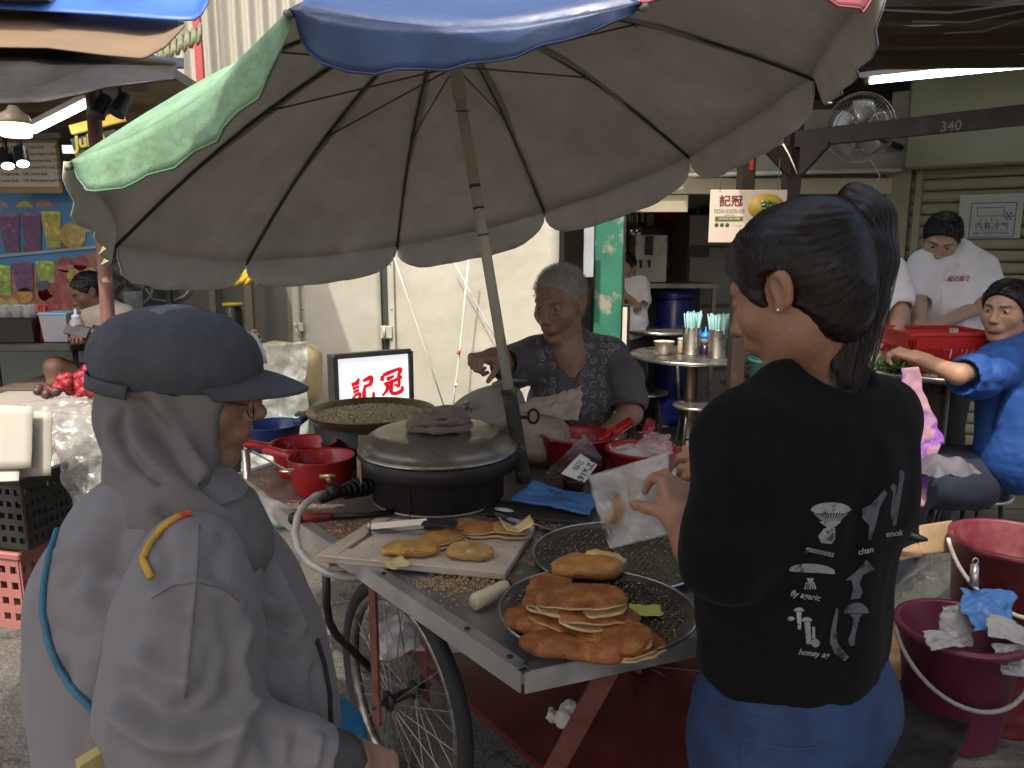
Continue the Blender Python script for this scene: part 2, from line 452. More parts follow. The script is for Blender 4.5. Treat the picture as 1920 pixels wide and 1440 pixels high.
# ================================================================== SETTING
def ground_material():
 m = bpy.data.materials.new('asphalt_ground'); m.use_nodes = True
 t = m.node_tree; N = t.nodes; L = t.links; b = N['Principled BSDF']
 tc = N.new('ShaderNodeTexCoord')
 vo = N.new('ShaderNodeTexVoronoi'); vo.inputs['Scale'].default_value = 90; L.new(tc.outputs['Object'], vo.inputs['Vector'])
 n1 = N.new('ShaderNodeTexNoise'); n1.inputs['Scale'].default_value = 1.3; n1.inputs['Detail'].default_value = 10; n1.inputs['Roughness'].default_value = .7
 L.new(tc.outputs['Object'], n1.inputs['Vector'])
 n2 = N.new('ShaderNodeTexNoise'); n2.inputs['Scale'].default_value = 14; n2.inputs['Detail'].default_value = 8; L.new(tc.outputs['Object'], n2.inputs['Vector'])
 cr = N.new('ShaderNodeTexVoronoi'); cr.feature = 'DISTANCE_TO_EDGE'; cr.inputs['Scale'].default_value = 2.2
 ds = N.new('ShaderNodeMixRGB'); ds.blend_type = 'ADD'; ds.inputs[0].default_value = .25
 L.new(tc.outputs['Object'], ds.inputs[1]); L.new(n2.outputs['Color'], ds.inputs[2]); L.new(ds.outputs[0], cr.inputs['Vector'])
 r1 = N.new('ShaderNodeValToRGB'); e = r1.color_ramp.elements
 e[0].position = .3; e[0].color = (.06, .056, .05, 1); e[1].position = .68; e[1].color = (.24, .225, .20, 1)
 k = r1.color_ramp.elements.new(.5); k.color = (.13, .122, .107, 1)
 L.new(n1.outputs['Fac'], r1.inputs['Fac'])
 r2 = N.new('ShaderNodeValToRGB'); r2.color_ramp.elements[0].position = .05; r2.color_ramp.elements[0].color = (1.6, 1.5, 1.35, 1); r2.color_ramp.elements[1].position = .45; r2.color_ramp.elements[1].color = (.62, .6, .58, 1)
 L.new(vo.outputs['Distance'], r2.inputs['Fac'])
 mu = N.new('ShaderNodeMixRGB'); mu.blend_type = 'MULTIPLY'; mu.inputs[0].default_value = .75
 L.new(r1.outputs['Color'], mu.inputs[1]); L.new(r2.outputs['Color'], mu.inputs[2])
 r3 = N.new('ShaderNodeValToRGB'); r3.color_ramp.elements[0].position = 0; r3.color_ramp.elements[0].color = (.25, .22, .2, 1); r3.color_ramp.elements[1].position = .025; r3.color_ramp.elements[1].color = (1, 1, 1, 1)
 L.new(cr.outputs['Distance'], r3.inputs['Fac'])
 m2 = N.new('ShaderNodeMixRGB'); m2.blend_type = 'MULTIPLY'; m2.inputs[0].default_value = .8
 L.new(mu.outputs[0], m2.inputs[1]); L.new(r3.outputs['Color'], m2.inputs[2])
 L.new(m2.outputs[0], b.inputs['Base Color']); b.inputs['Roughness'].default_value = .8
 ad = N.new('ShaderNodeMath'); ad.operation = 'MULTIPLY_ADD'; ad.inputs[1].default_value = -.35
 L.new(vo.outputs['Distance'], ad.inputs[0]); L.new(n2.outputs['Fac'], ad.inputs[2])
 bp = N.new('ShaderNodeBump'); bp.inputs['Strength'].default_value = .7; bp.inputs['Distance'].default_value = .012
 L.new(ad.outputs[0], bp.inputs['Height']); L.new(bp.outputs['Normal'], b.inputs['Normal'])
 return m
mb = MB()
mb.sheet(lambda u, v: Vector((-30 + 60 * u, -25 + 55 * v, 0.0)), 2, 2)
tag(mb.build('ground', ground_material()), 'worn grey asphalt and concrete ground of the lane', kind='structure')
mb = MB(); mb.box((1.85, 2.35, .07), (1.9, 1.5, .14), bev=.012)
tag(mb.build('kerb', M('kerb_concrete', (.13, .115, .095), .9, var=.4, vs=9, bump=.8, bs=40, bdist=.02, col2=(.05, .045, .04), c2s=3)), 'dirty raised concrete kerb under the maroon pails', kind='structure')
mb = MB(); mb.sheet(lambda u, v: Vector((.5 + 6 * u, 4.3 + 6 * v, .006)), 2, 2)
tag(mb.build('shop_floor', M('shop_floor', (.22, .18, .125), .55, var=.3, vs=2.5, bump=.2, bs=30, col2=(.10, .08, .06), c2s=1.6)), 'brown worn cement floor of the coffee shop', kind='structure')
cream = M('cream_sheet_metal', (.47, .455, .375), .42, var=.08, vs=2.5, bump=.25, bs=4, bdist=.05, col2=(.37, .345, .26), c2=(.5, .85), c2s=2.6, rvar=.1)
WY = 4.5
hoard = thing('metal_hoarding', 'sunlit cream sheet metal hoarding with a door gap behind the cart', 'hoarding', YP(800, 700, WY).xy.to_3d())
def wall_pt(px, py, y=WY): return YP(px, py, y)
xl, xm, xr = wall_pt(556, 700).x, wall_pt(722, 700).x, wall_pt(1046, 700).x
def bent(x0, x1, z0, z1, y, amp, seed, nu=14, nv=18):
 def fn(u, v):
  p = Vector((x0 + (x1 - x0) * u, y, z0 + (z1 - z0) * v))
  p.y += amp * mnoise.noise(Vector((p.x * 1.7 + seed, p.z * 1.3, seed))) * min(1, 6 * u, 6 * (1 - u))
  return p
 return fn
mb = MB(); mb.sheet(bent(xl + .045, xm - .012, .03, 2.6, WY, .02, 3), 14, 18); dp = mb.build('door_panel', cream, hoard, solid=.012)
mb = MB(); mb.sheet(bent(xm + .03, xr, .03, 2.6, WY + .004, .03, 7), 18, 18); mb.build('wall_panel', cream, hoard, solid=.012)
mb = MB(); mb.box((xl + .022, WY - .01, 1.3), (.044, .05, 2.6), bev=.008); mb.build('door_post', cream, hoard)
mb = MB(); mb.box((xm + .055, WY - .012, 1.3), (.03, .022, 2.6), bev=.004); mb.build('door_stile', cream, hoard)
mb = MB(); mb.box((xm + .008, WY + .03, 1.3), (.05, .03, 2.6)); mb.build('door_gap_post', M('dark_green_post', (.04, .05, .035), .6), hoard)
rv = MB(); rv.ball((0, 0, 0), (.006, .004, .006), 8); rvm = rv.mesh('rivet')
for k in range(13):
 for x in (xl + .058, xm + .052):
  if x > xm and k % 2 == 0: continue
  r_ = link('rivet', rvm, cream, hoard); r_.location = Vector((x, WY - .027 if x > xm else WY - .012, .25 + k * .13)) ; r_.matrix_parent_inverse = Matrix.Translation(-hoard.location)
hz = YP(566, 612, WY).z
mb = MB(); mb.box((xl + .05, WY - .04, hz), (.03, .012, .05), bev=.003); mb.tube([(xl + .02, WY - .05, hz + .01), (xl + .03, WY - .055, hz - .03), (xl + .04, WY - .05, hz - .055)], .005)
mb.ball((xl + .02, WY - .05, hz + .012), (.014, .01, .018), 8); mb.build('hasp', cream, hoard)
hz = YP(724, 622, WY).z
mb = MB(); mb.box((xm + .02, WY - .03, hz), (.07, .012, .075), bev=.004); mb.tube([(xm + .01, WY - .04, hz - .04), (xm + .01, WY - .04, hz + .04)], .008); mb.build('hinge', cream, hoard)
rope_m = M('white_rope', (.72, .69, .6), .9, bump=.4, bs=300)
for i, (pts, r_, lab) in enumerate([
 ([(880, 470, 4.35), (868, 600, 4.36), (862, 660, 4.35), (853, 730, 4.34), (848, 775, 4.34)], .0055, 'knotted white rope hanging straight down before the cream hoarding'),
 ([(737, 478, 4.42), (765, 560, 4.43), (792, 640, 4.44), (832, 760, 4.42)], .004, 'thin slanting cord on the hoarding beside the door gap'),
 ([(845, 478, 4.4), (880, 545, 4.42), (910, 600, 4.43), (938, 652, 4.44)], .004, 'thin slanting cord on the hoarding beside the old vendor')]):
 mb = MB(); mb.tube([YP(*p) for p in pts], r_, 6)
 if i == 0: mb.ball(YP(855, 722, 4.335), .012, 8)
 tag(mb.build('rope', rope_m), lab, 'rope', 'ropes on the hoarding')
mb = MB(); mb.ball((0, 0, 0), (.012, .008, .012), 8); mb.ball((.008, 0, .008), (.007, .006, .007), 6)
o = mb.build('red_tie', M('red_string', (.65, .04, .05), .6)); o.location = YP(860, 661, 4.33); tag(o, 'tiny red string tie knotted on the white rope', 'string')
PY = 5.2
gp = thing('green_pillar', 'square pillar in flaking green paint beside the cream hoarding', 'pillar', YP(1140, 700, PY).xy.to_3d())
x0, x1 = YP(1113, 600, PY).x, YP(1166, 600, PY).x
def pillar_mat():
 m = M('flaking_green_paint', (.035, .19, .12), .55, var=.25, vs=5, bump=.35, bs=25, col2=(.33, .31, .25), c2=(.54, .60), c2s=3.2)
 return m
mb = MB(); mb.box(((x0 + x1) / 2, PY + .09, 1.6), (x1 - x0, .18, 3.2), bev=.008); mb.build('shaft', pillar_mat(), gp)
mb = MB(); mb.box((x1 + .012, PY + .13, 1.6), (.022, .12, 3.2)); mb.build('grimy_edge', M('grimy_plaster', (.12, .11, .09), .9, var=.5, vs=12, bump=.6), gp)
wallm = M('grimy_cream_wall', (.42, .39, .29), .85, var=.25, vs=3, bump=.15, col2=(.22, .2, .15), c2s=2)
sh = thing('coffee_shop', 'open fronted coffee shop kitchen with grimy walls behind the dining table', 'building', (2.2, 8.2, 0))
BY = 8.2
mb = MB(); mb.box((2.4, BY + .1, 1.5), (5.2, .2, 3.0)); mb.build('back_wall', wallm, sh)
mb = MB(); mb.box((.26, 6.4, 1.5), (.10, 3.5, 3.0)); mb.build('side_wall', M('dark_wall', (.07, .065, .055), .9, var=.3), sh)
mb = MB(); mb.box((4.6, 7.0, 1.5), (.15, 2.2, 3.0)); mb.build('side_wall', wallm, sh)
mb = MB(); mb.box((2.4, 6.9, 3.02), (5.2, 2.7, .08)); mb.build('ceiling', M('dark_ceiling', (.16, .15, .12), .9), sh)
tile = M('wall_tile', (.50, .47, .38), .35, var=.12, vs=9, bump=.04)
tl = MB(); tl.box((0, 0, 0), (.144, .012, .144), bev=.004); tlm = tl.mesh('tile')
for i in range(6):
 for j in range(9):
  t_ = link('tile', tlm, tile, sh, local=True); t_.location = Vector((1.75 + .15 * i, BY - .006, .45 + .15 * j)) - sh.location
LY = 5.7   # plane of the shop front
fr = sh
def front_box(pxa, pya, pxb, pyb, y, dep, name, mat, par, bev=.004):
 a, b = YP(pxa, pya, y), YP(pxb, pyb, y)
 m_ = MB(); m_.box(((a.x + b.x) / 2, y + dep / 2, (a.z + b.z) / 2), (abs(b.x - a.x), dep, abs(a.z - b.z)), bev=bev); return m_.build(name, mat, par)
front_box(1180, 205, 1690, 326, LY, .12, 'fascia', M('grey_cream_fascia', (.36, .35, .29), .6, var=.08, vs=3, bump=.05), sh)
front_box(1180, 334, 1690, 364, LY + .02, .1, 'lintel', M('cream_lintel', (.52, .47, .33), .6, var=.1), sh)
front_box(1180, 365, 1290, 398, LY + .03, .05, 'lintel_end', M('cream_lintel', (.5, .45, .32), .6), sh)
a, b = YP(1230, 331, LY - .05), YP(1690, 318, LY - .05)
mb = MB(); mb.tube([a, b], .016, 10); tag(mb.build('conduit_pipe', M('white_pvc', (.72, .71, .66), .4)), 'white pipe running along the shop front under the fascia', 'pipe')
S0 = YP(1706, 400, 5.7); S1 = D(1990, 400, 5.05)
sdir = Vector((S1.x - S0.x, S1.y - S0.y, 0)).normalized(); snor = Vector((sdir.y, -sdir.x, 0))
if snor.dot(Vector((0, -1, 0))) < 0: snor = -snor
cs = M('cream_shutter', (.34, .32, .225), .5, var=.08, vs=3, bump=.05, col2=(.30, .27, .17), c2s=2)
shut = thing('roller_shutter', 'closed cream roller shutter of horizontal slats at the shop front', 'shutter', (S0.x, S0.y, 0))
zt = on_plane(1800, 300, S0, snor).z
sw = 2.2; srot = Matrix((sdir, -snor, Vector((0, 0, 1)))).transposed()
sl_prof = [(0, 0), (.012, .008), (.018, .025), (.018, .05), (.012, .068), (0, .074)]
def slat_mesh():
 m_ = MB(); P = []
 for x in (0, sw):
  for (d_, z_) in sl_prof: P.append((x, -d_, z_))
  P.append((x, .004, .074)); P.append((x, .004, 0))
 n = len(sl_prof) + 2
 m_.add(P, [(i, i + 1, n + i + 1, n + i) for i in range(n - 1)] + [(n - 1, 0, n, 2 * n - 1), tuple(range(n - 1, -1, -1)), tuple(range(n, 2 * n))])
 return m_.mesh('slat')
slm = slat_mesh()
k = 0; z = .02
while z < zt + .05:
 o = link('slat', slm, cs, shut, local=True); o.location = (0, 0, z); o.rotation_euler = (0, 0, math.atan2(sdir.y, sdir.x)); z += .082
def sbox(pxa, pya, pxb, pyb, out, dep, name, mat, par, bev=.004, zlo=None):
 a, b = on_plane(pxa, pya, S0 + snor * out, snor), on_plane(pxb, pyb, S0 + snor * out, snor)
 z0 = b.z if zlo is None else zlo
 m_ = MB(); c = (a + b) / 2; c.z = (a.z + z0) / 2
 wd = (Vector((b.x, b.y, 0)) - Vector((a.x, a.y, 0))).length
 m_.box(c + snor * dep / 2, (wd, dep, abs(a.z - z0)), srot, bev=bev); return m_.build(name, mat, par)
sbox(1716, 150, 2100, 300, .02, .16, 'shutter_box', M('yellowed_box', (.31, .315, .21), .4, var=.12, vs=2, bump=.12, bs=6, col2=(.28, .29, .17), c2s=1.5), shut, bev=.015)
pil = thing('pilaster', 'cream painted pilaster with guide rail between the shop front and the shutter', 'pillar', (S0.x, S0.y, 0))
mb = MB(); mb.box(S0 + Vector((-.02, .02, 0)) - sdir * .06 + Vector((0, 0, 1.3 - S0.z)), (.17, .14, 2.6), srot, bev=.01); mb.build('shaft', cs, pil)
mb = MB(); mb.box(S0 + sdir * .05 + snor * .03 + Vector((0, 0, 1.3 - S0.z)), (.05, .06, 2.6), srot, bev=.008); mb.build('guide_rail', cs, pil)
mb = MB(); mb.box(S0 - sdir * .19 + Vector((0, .0, 1.15 - S0.z)), (.10, .10, 2.3), srot, bev=.01); mb.build('side_post', M('cream_post', (.40, .37, .26), .6, var=.1), pil)
def fr_on(px0, py0, px1, py1, out):
 a = on_plane(px0, py0, S0 + snor * out, snor); b = on_plane(px1, py0, S0 + snor * out, snor); c = on_plane(px0, py1, S0 + snor * out, snor)
 return a, b, c
a, b, c = fr_on(1801, 366, 1921, 447, .03)
W_ = (Vector((b.x, b.y, 0)) - Vector((a.x, a.y, 0))).length; H_ = a.z - c.z
ntc = thing('paper_notice', 'white air conditioned notice with blue lettering taped to the shutter', 'notice', Vector((a.x, a.y, c.z)))
o0 = Vector((a.x, a.y, c.z)); X_, Y_ = sdir, Vector((0, 0, 1)); ink = M('blue_ink', (.05, .09, .28), .6, bump=0)
mb = MB(); mb.prism([(0, 0), (W_, 0), (W_, H_), (0, H_)], .004, (o0 , X_, Y_)); mb.build('sheet', M('notice_paper', (.52, .54, .50), .35, var=.06, vs=5, bump=.1, bs=6, bdist=.02), ntc)
def ring_rect(x0, y0, x1, y1, t, o, X, Y, off=.006, rad=0.0):
 Z = X.cross(Y); m_ = MB()
 for (p, q) in (((x0, y0), (x1, y0)), ((x1, y0), (x1, y1)), ((x1, y1), (x0, y1)), ((x0, y1), (x0, y0))):
  A_ = o + X * p[0] + Y * p[1] + Z * off; B_ = o + X * q[0] + Y * q[1] + Z * off
  m_.bar(A_, B_, t, .001, Z)
 return m_
u_ = W_ / 120
ring_rect(24 * u_, 3 * u_, 108 * u_, 76 * u_, 1.5 * u_, o0, X_, Y_).build('printed_border', ink, ntc)
ring_rect(36 * u_, 48 * u_, 86 * u_, 66 * u_, 1.2 * u_, o0, X_, Y_).build('printed_air_conditioner', ink, ntc)
m_ = MB()
for k in range(6):
 an = R(60 * k); c_ = o0 + X_ * 96 * u_ + Y_ * 47 * u_ + snor * .006
 e_ = c_ + (X_ * math.cos(an) + Y_ * math.sin(an)) * 9 * u_; m_.bar(c_, e_, 1.4 * u_, .001, snor)
 for s_ in (-1, 1):
  m_.bar(c_ + (e_ - c_) * .6, c_ + (e_ - c_) * .6 + (X_ * math.cos(an + s_ * .7) + Y_ * math.sin(an + s_ * .7)) * 4 * u_, 1.1 * u_, .001, snor)
for k in range(4):
 q = o0 + X_ * (46 + 9 * k) * u_ + Y_ * 44 * u_ + snor * .006; m_.bar(q, q + (X_ * (k - 1.5) * 2 - Y_ * 9) * u_, 1.0 * u_, .001, snor)
m_.build('printed_snowflake', ink, ntc)
m_ = MB(); q = o0 + X_ * 35 * u_ + Y_ * 17.5 * u_ + snor * .006; m_.bar(q, q + X_ * 62 * u_, .8 * u_, .001, snor); m_.build('printed_rule', ink, ntc)
link('lettering', textmesh('内有冷气', 16 * u_, (o0 + X_ * 66 * u_ + Y_ * 26 * u_ + snor * .006, X_, Y_), bold=.12 * u_), ink, ntc)
link('lettering', textmesh('AIR CONDITIONED', 7.6 * u_, (o0 + X_ * 66 * u_ + Y_ * 11 * u_ + snor * .006, X_, Y_), bold=.08 * u_), ink, ntc)
brown = M('brown_paint_steel', (.045, .027, .021), .5, var=.25, vs=12, bump=.25, bs=50, col2=(.085, .058, .045), c2=(.6, .75), c2s=12)
def post(pxt, pyt, y, w_, d_, name, label):
 t_ = thing(name, label, 'post', (YP(pxt, pyt, y).x, y, 0))
 return t_
CY = 4.3
ct = YP(1404, 320, CY)
pst = thing('steel_post', 'brown painted steel post before the round dining table', 'post', (ct.x, CY, 0))
mb = MB(); mb.box((ct.x, CY + .05, 1.35), (.078, .1, 2.7), bev=.006); mb.build('shaft', brown, pst)
mb = MB(); mb.box((ct.x + .012, CY - .003, YP(1404, 297, CY).z), (.02, .004, .12)); mb.build('lucky_charm', M('red_charm', (.6, .05, .03), .5), pst)
B0 = YP(1493, 262, CY); B1 = D(1960, 216, 3.3)
pst2 = thing('post_and_beam', 'brown steel post carrying the beam painted with 340', 'post', (B0.x, B0.y, 0))
mb = MB(); mb.box((B0.x, B0.y + .04, 1.1 + .25), (.085, .08, 2.7), bev=.006); mb.build('shaft', brown, pst2)
bd = (B1 - B0); bd.z = 0; bd.normalize(); bn = Vector((bd.y, -bd.x, 0)); bn = bn if bn.y < 0 else -bn
zc = YP(1493, 262, CY).z
b0 = Vector((B0.x, B0.y - .01, zc + .0)); b1 = b0 + bd * 2.4
mb = MB(); mb.bar(b0, b1, .05, .085); mb.build('beam', brown, pst2)
for sx in (-1, 1):
 mb = MB(); mb.prism([(0, 0), (.15, 0), (.15, -.02), (.02, -.15), (0, -.15)], .03, (b0 + Vector((0, -.02, -.035)) + (bd if sx > 0 else Vector((-1, 0, 0))) * .03, (bd if sx > 0 else Vector((-1, 0, 0))), Vector((0, 0, 1)))); mb.build('gusset', brown, pst2)
tp_ = on_plane(1783, 237, b0 + bn * .028, bn)
link('painted_number', textmesh('340', .062, (tp_, bd, Vector((0, 0, 1))), bold=.001), M('grey_stencil', (.30, .29, .27), .7, bump=0), pst2)
roofm = M('dark_roof_sheet', (.075, .065, .05), .8, var=.35, vs=4, bump=.4, bs=12, bdist=.03)
rf = thing('lean_to_roof', 'dark sagging lean-to roof of sheets and battens over the shop front', 'roof', (2.4, 3.6, 2.3))
def roof_fn(u, v):
 x = 1.05 + 4.2 * u; y = 2.2 + 1.7 * v
 return Vector((x, y, 2.42 + .05 * v * 3 + .025 * math.sin(x * 9) + .03 * mnoise.noise(Vector((x * 2, y * 2, 4)))))
mb = MB(); mb.sheet(roof_fn, 40, 14); mb.build('roof_sheet', roofm, rf, solid=.015)
for k in range(5):
 y = 2.3 + .38 * k; mb = MB(); mb.bar((1.1, y, 2.36), (5.2, y, 2.40), .05, .05); mb.build('batten', M('old_timber', (.09, .065, .045), .9, var=.35, bump=.5, bs=40), rf)
for k in range(3):
 pa = D(1650 + 60 * k, 18 + 22 * k, 2.6 + .2 * k); pb = D(1930, 4 + 14 * k, 2.3 + .2 * k)
 mb = MB(); mb.tube([pa, (pa + pb) / 2 - Vector((0, 0, .02)), pb], .004, 6)
 tag(mb.build('overhead_wire', M('grey_wire', (.2, .19, .17), .7)), ['upper', 'middle', 'lower'][k] + ' sagging grey wire under the dark lean-to roof', 'wire', 'wires under the roof')
mb = MB(); mb.sheet(lambda u, v: D(1740 + 220 * u, 128 - 12 * v - 15 * u + 5 * math.sin(u * 30), 4.1 - .2 * u + .8 * v), 20, 6)
tag(mb.build('green_awning', M('green_tarp', (.06, .34, .18), .5, var=.2, bump=.3, bs=10, transl=.3), solid=.004), 'strip of green awning sheet behind the fluorescent tube at the upper right', 'awning')
mb = MB(); mb.box((3.4, 4.55, 3.06), (4.8, 2.9, .05), Matrix.Rotation(R(2), 3, 'X')); mb.build('unseen_shade_sheet', roofm, rf)  # unseen sheet added above the roof to keep sun off the shutter
def tube_lamp(a, b, name, label, s, r=.016):
 t_ = thing(name, label, 'lamp', a)
 m_ = MB(); m_.tube([a, b], r, 10); m_.build('lit_tube', glow('tube_glow_%s' % name + str(s), (.93, .97, 1.0), s), t_)
 d_ = (b - a).normalized()
 m_ = MB(); m_.bar(a - d_ * .05 + Vector((0, .0, .035)), b + d_ * .05 + Vector((0, 0, .035)), .05, .028); m_.build('batten_body', M('white_metal', (.7, .7, .68), .4), t_)
 for p, sg_ in ((a, -1), (b, 1)):
  m_ = MB(); m_.tube([p, p + d_ * sg_ * .03], r * 1.1, 10); m_.build('end_cap', M('brass_cap', (.35, .22, .08), .4, metal=.6), t_)
 return t_
tube_lamp(D(1632, 152, 4.3), D(1960, 118, 3.7), 'fluorescent_lamp', 'lit white fluorescent tube above the shutter box', 7.0)
def lane_shade_fn(u, v):
 x = -2.3 + 6.1 * u; y = -1.8 + 2.8 * v
 return Vector((x, y, 2.62 - .05 * math.sin(math.pi * u) + .03 * math.sin(7 * x) * v + .12 * (1 - v)))
mb = MB(); mb.sheet(lane_shade_fn, 24, 12)  # unseen cloth added overhead to shade the foreground and soften its light
tag(mb.build('added_lane_shade', M('white_shade_cloth', (.6, .6, .59), .7, var=.05, transl=.28), solid=.003), 'unseen pale cloth added over the lane to shade the customers', 'awning')
cor = thing('corrugated_building', 'tall cream corrugated metal building wall behind the awnings', 'building', (-3.2, 8.2, 0))
def cor_fn(u, v):
 x = -6.2 + 5.4 * u
 return Vector((x, 8.2 + .035 * math.sin(x * 46), 6.4 * v))
mb = MB(); mb.sheet(cor_fn, 520, 2); mb.build('corrugated_wall', M('cream_corrugated', (.42, .40, .33), .6, var=.12, vs=1.5, bump=.05, stretch=(6, 1, .6)), cor)
mb = MB(); mb.box(YP(369, 40, 7.9), (.07, .05, 2.2)); tag(mb.build('downpipe', M('red_pipe', (.42, .06, .06), .5)), 'red painted pipe on the corrugated building', 'pipe')
mb = MB(); mb.sheet(lambda u, v: YP(298 + 80 * u, 112 - 40 * u - 22 * v, 6.6 + .8 * v) + Vector((0, 0, .03 * math.sin(u * 40))), 30, 3)
tag(mb.build('small_roof', M('mossy_roof', (.16, .17, .10), .9, var=.4, bump=.5, bs=20), solid=.03), 'small mossy corrugated roof edge below the cream building', 'roof')
def tarp(name, label, top, bot, ytop, ybot, mat, amp=.05, nu=36, nv=12, seed=1.0, solid=.006, freq=3.0):
 """awning cloth: upper and lower outline in the picture, hung between two depths"""
 def ev(poly, u):
  for i in range(len(poly) - 1):
   if u <= poly[i + 1][0] or i == len(poly) - 2:
    t = (u - poly[i][0]) / (poly[i + 1][0] - poly[i][0]); return poly[i][1] + (poly[i + 1][1] - poly[i][1]) * t
 x0_, x1_ = top[0][0], top[-1][0]
 def fn(u, v):
  px = x0_ + (x1_ - x0_) * u; py = ev(top, px) * (1 - v) + ev(bot, px) * v
  y = ytop + (ybot - ytop) * v
  p = YP(px, py, y)
  nz = mnoise.noise(Vector((p.x * freq + seed, p.z * freq * 1.5, seed * 2))) + .5 * mnoise.noise(Vector((p.x * freq * 2.6, p.z * freq * 1.4 + seed, seed)))
  d_ = (p - CAM).normalized()
  return p + d_ * amp * nz
 m_ = MB(); m_.sheet(fn, nu, nv)
 return tag(m_.build(name, mat, solid=solid), label, 'awning', 'stall awnings')
tarp('blue_awning', 'bright blue awning sheet at the top above the tan awning', [(-60, -60), (390, -60)], [(-60, 12), (200, 28), (330, 38), (372, 38), (390, 6)], 3.9, 3.5, M('blue_tarp', (.07, .20, .62), .45, var=.2, vs=4, bump=.3, bs=9, transl=.35), seed=2, amp=.03)
tarp('tan_awning', 'faded tan canvas awning between the blue and black awnings', [(-60, 8), (200, 26), (345, 42)], [(-60, 88), (90, 90), (200, 104), (270, 110), (310, 88), (345, 50)], 3.75, 3.3, M('tan_canvas', (.17, .115, .065), .8, var=.2, vs=3, bump=.25, bs=14), seed=5, amp=.03)
tarp('black_awning', 'sagging black tarpaulin awning over the drinks stall', [(-60, 76), (100, 82), (220, 102), (330, 118)], [(-60, 196), (80, 192), (150, 178), (200, 164), (330, 148)], 3.55, 2.9, M('black_tarpaulin', (.022, .02, .018), .5, spec=.25, var=.25, vs=4, bump=.35, bs=6, bdist=.05), amp=.06, seed=9, freq=4)
tarp('white_awning_strip', 'pale strip of sheet between the tan and black awnings', [(250, 104), (345, 110)], [(250, 112), (290, 128), (345, 128)], 3.9, 3.7, M('pale_sheet', (.35, .35, .33), .5), amp=.01, seed=4)
# ================================================================== UMBRELLA
tips_px = [(540, 15), (130, 303), (212, 459), (462, 488), (744, 460), (1021, 397), (1293, 292), (1524, 142), (1650, -45), (1203, 3)]
tips_d = [1.261, 1.625, 2.244, 2.881, 3.293, 3.322, 2.958, 2.339, 1.702, 1.29]
TIPS = [D(p[0], p[1], d) for p, d in zip(tips_px, tips_d)]
pole_base = Vector((.048, 2.277, .74)); runner = D(853, 125, 2.285)
pdir = (runner - pole_base).normalized(); apex = runner + pdir * .17
un = pdir
umb = thing('hawker_umbrella', 'large faded hawker umbrella with blue, green and red panels over the cart', 'umbrella', pole_base)
lining = M('grey_umbrella_lining', (.68, .685, .66), .62, var=.16, vs=5, bump=.35, bs=7, bdist=.03, spec=.35, col2=(.54, .54, .51), c2=(.42, .72), c2s=3.5)
outer = {
 'green': M('faded_green_cloth', (.30, .50, .33), .65, var=.25, vs=9, bump=.5, bs=34, bdist=.008, col2=(.13, .24, .10), c2=(.45, .75), c2s=18, transl=.28),
 'blue': M('glossy_blue_cloth', (.05, .095, .23), .42, var=.18, vs=5, bump=.4, bs=16, bdist=.012, transl=.12),
 'red': M('faded_red_cloth', (.55, .17, .20), .6, var=.2, vs=5, bump=.4, bs=22, transl=.2),
 'yellow': M('faded_yellow_cloth', (.62, .50, .12), .6, var=.2, transl=.15)}
cols = ['green', 'yellow', 'blue', 'red', 'green', 'yellow', 'yellow', 'blue', 'red', 'blue']   # panel i lies between tip i and i+1
def rib_pt(i, v):
 t = TIPS[i % 10]
 return apex + (t - apex) * v + un * .085 * 4 * v * (1 - v) * (1 - .25 * v)
FL = [.098, .09, .115, .12, .125, .125, .125, .12, .10, .10]
stitch = M('pale_stitching', (.5, .48, .4), .8, bump=0)
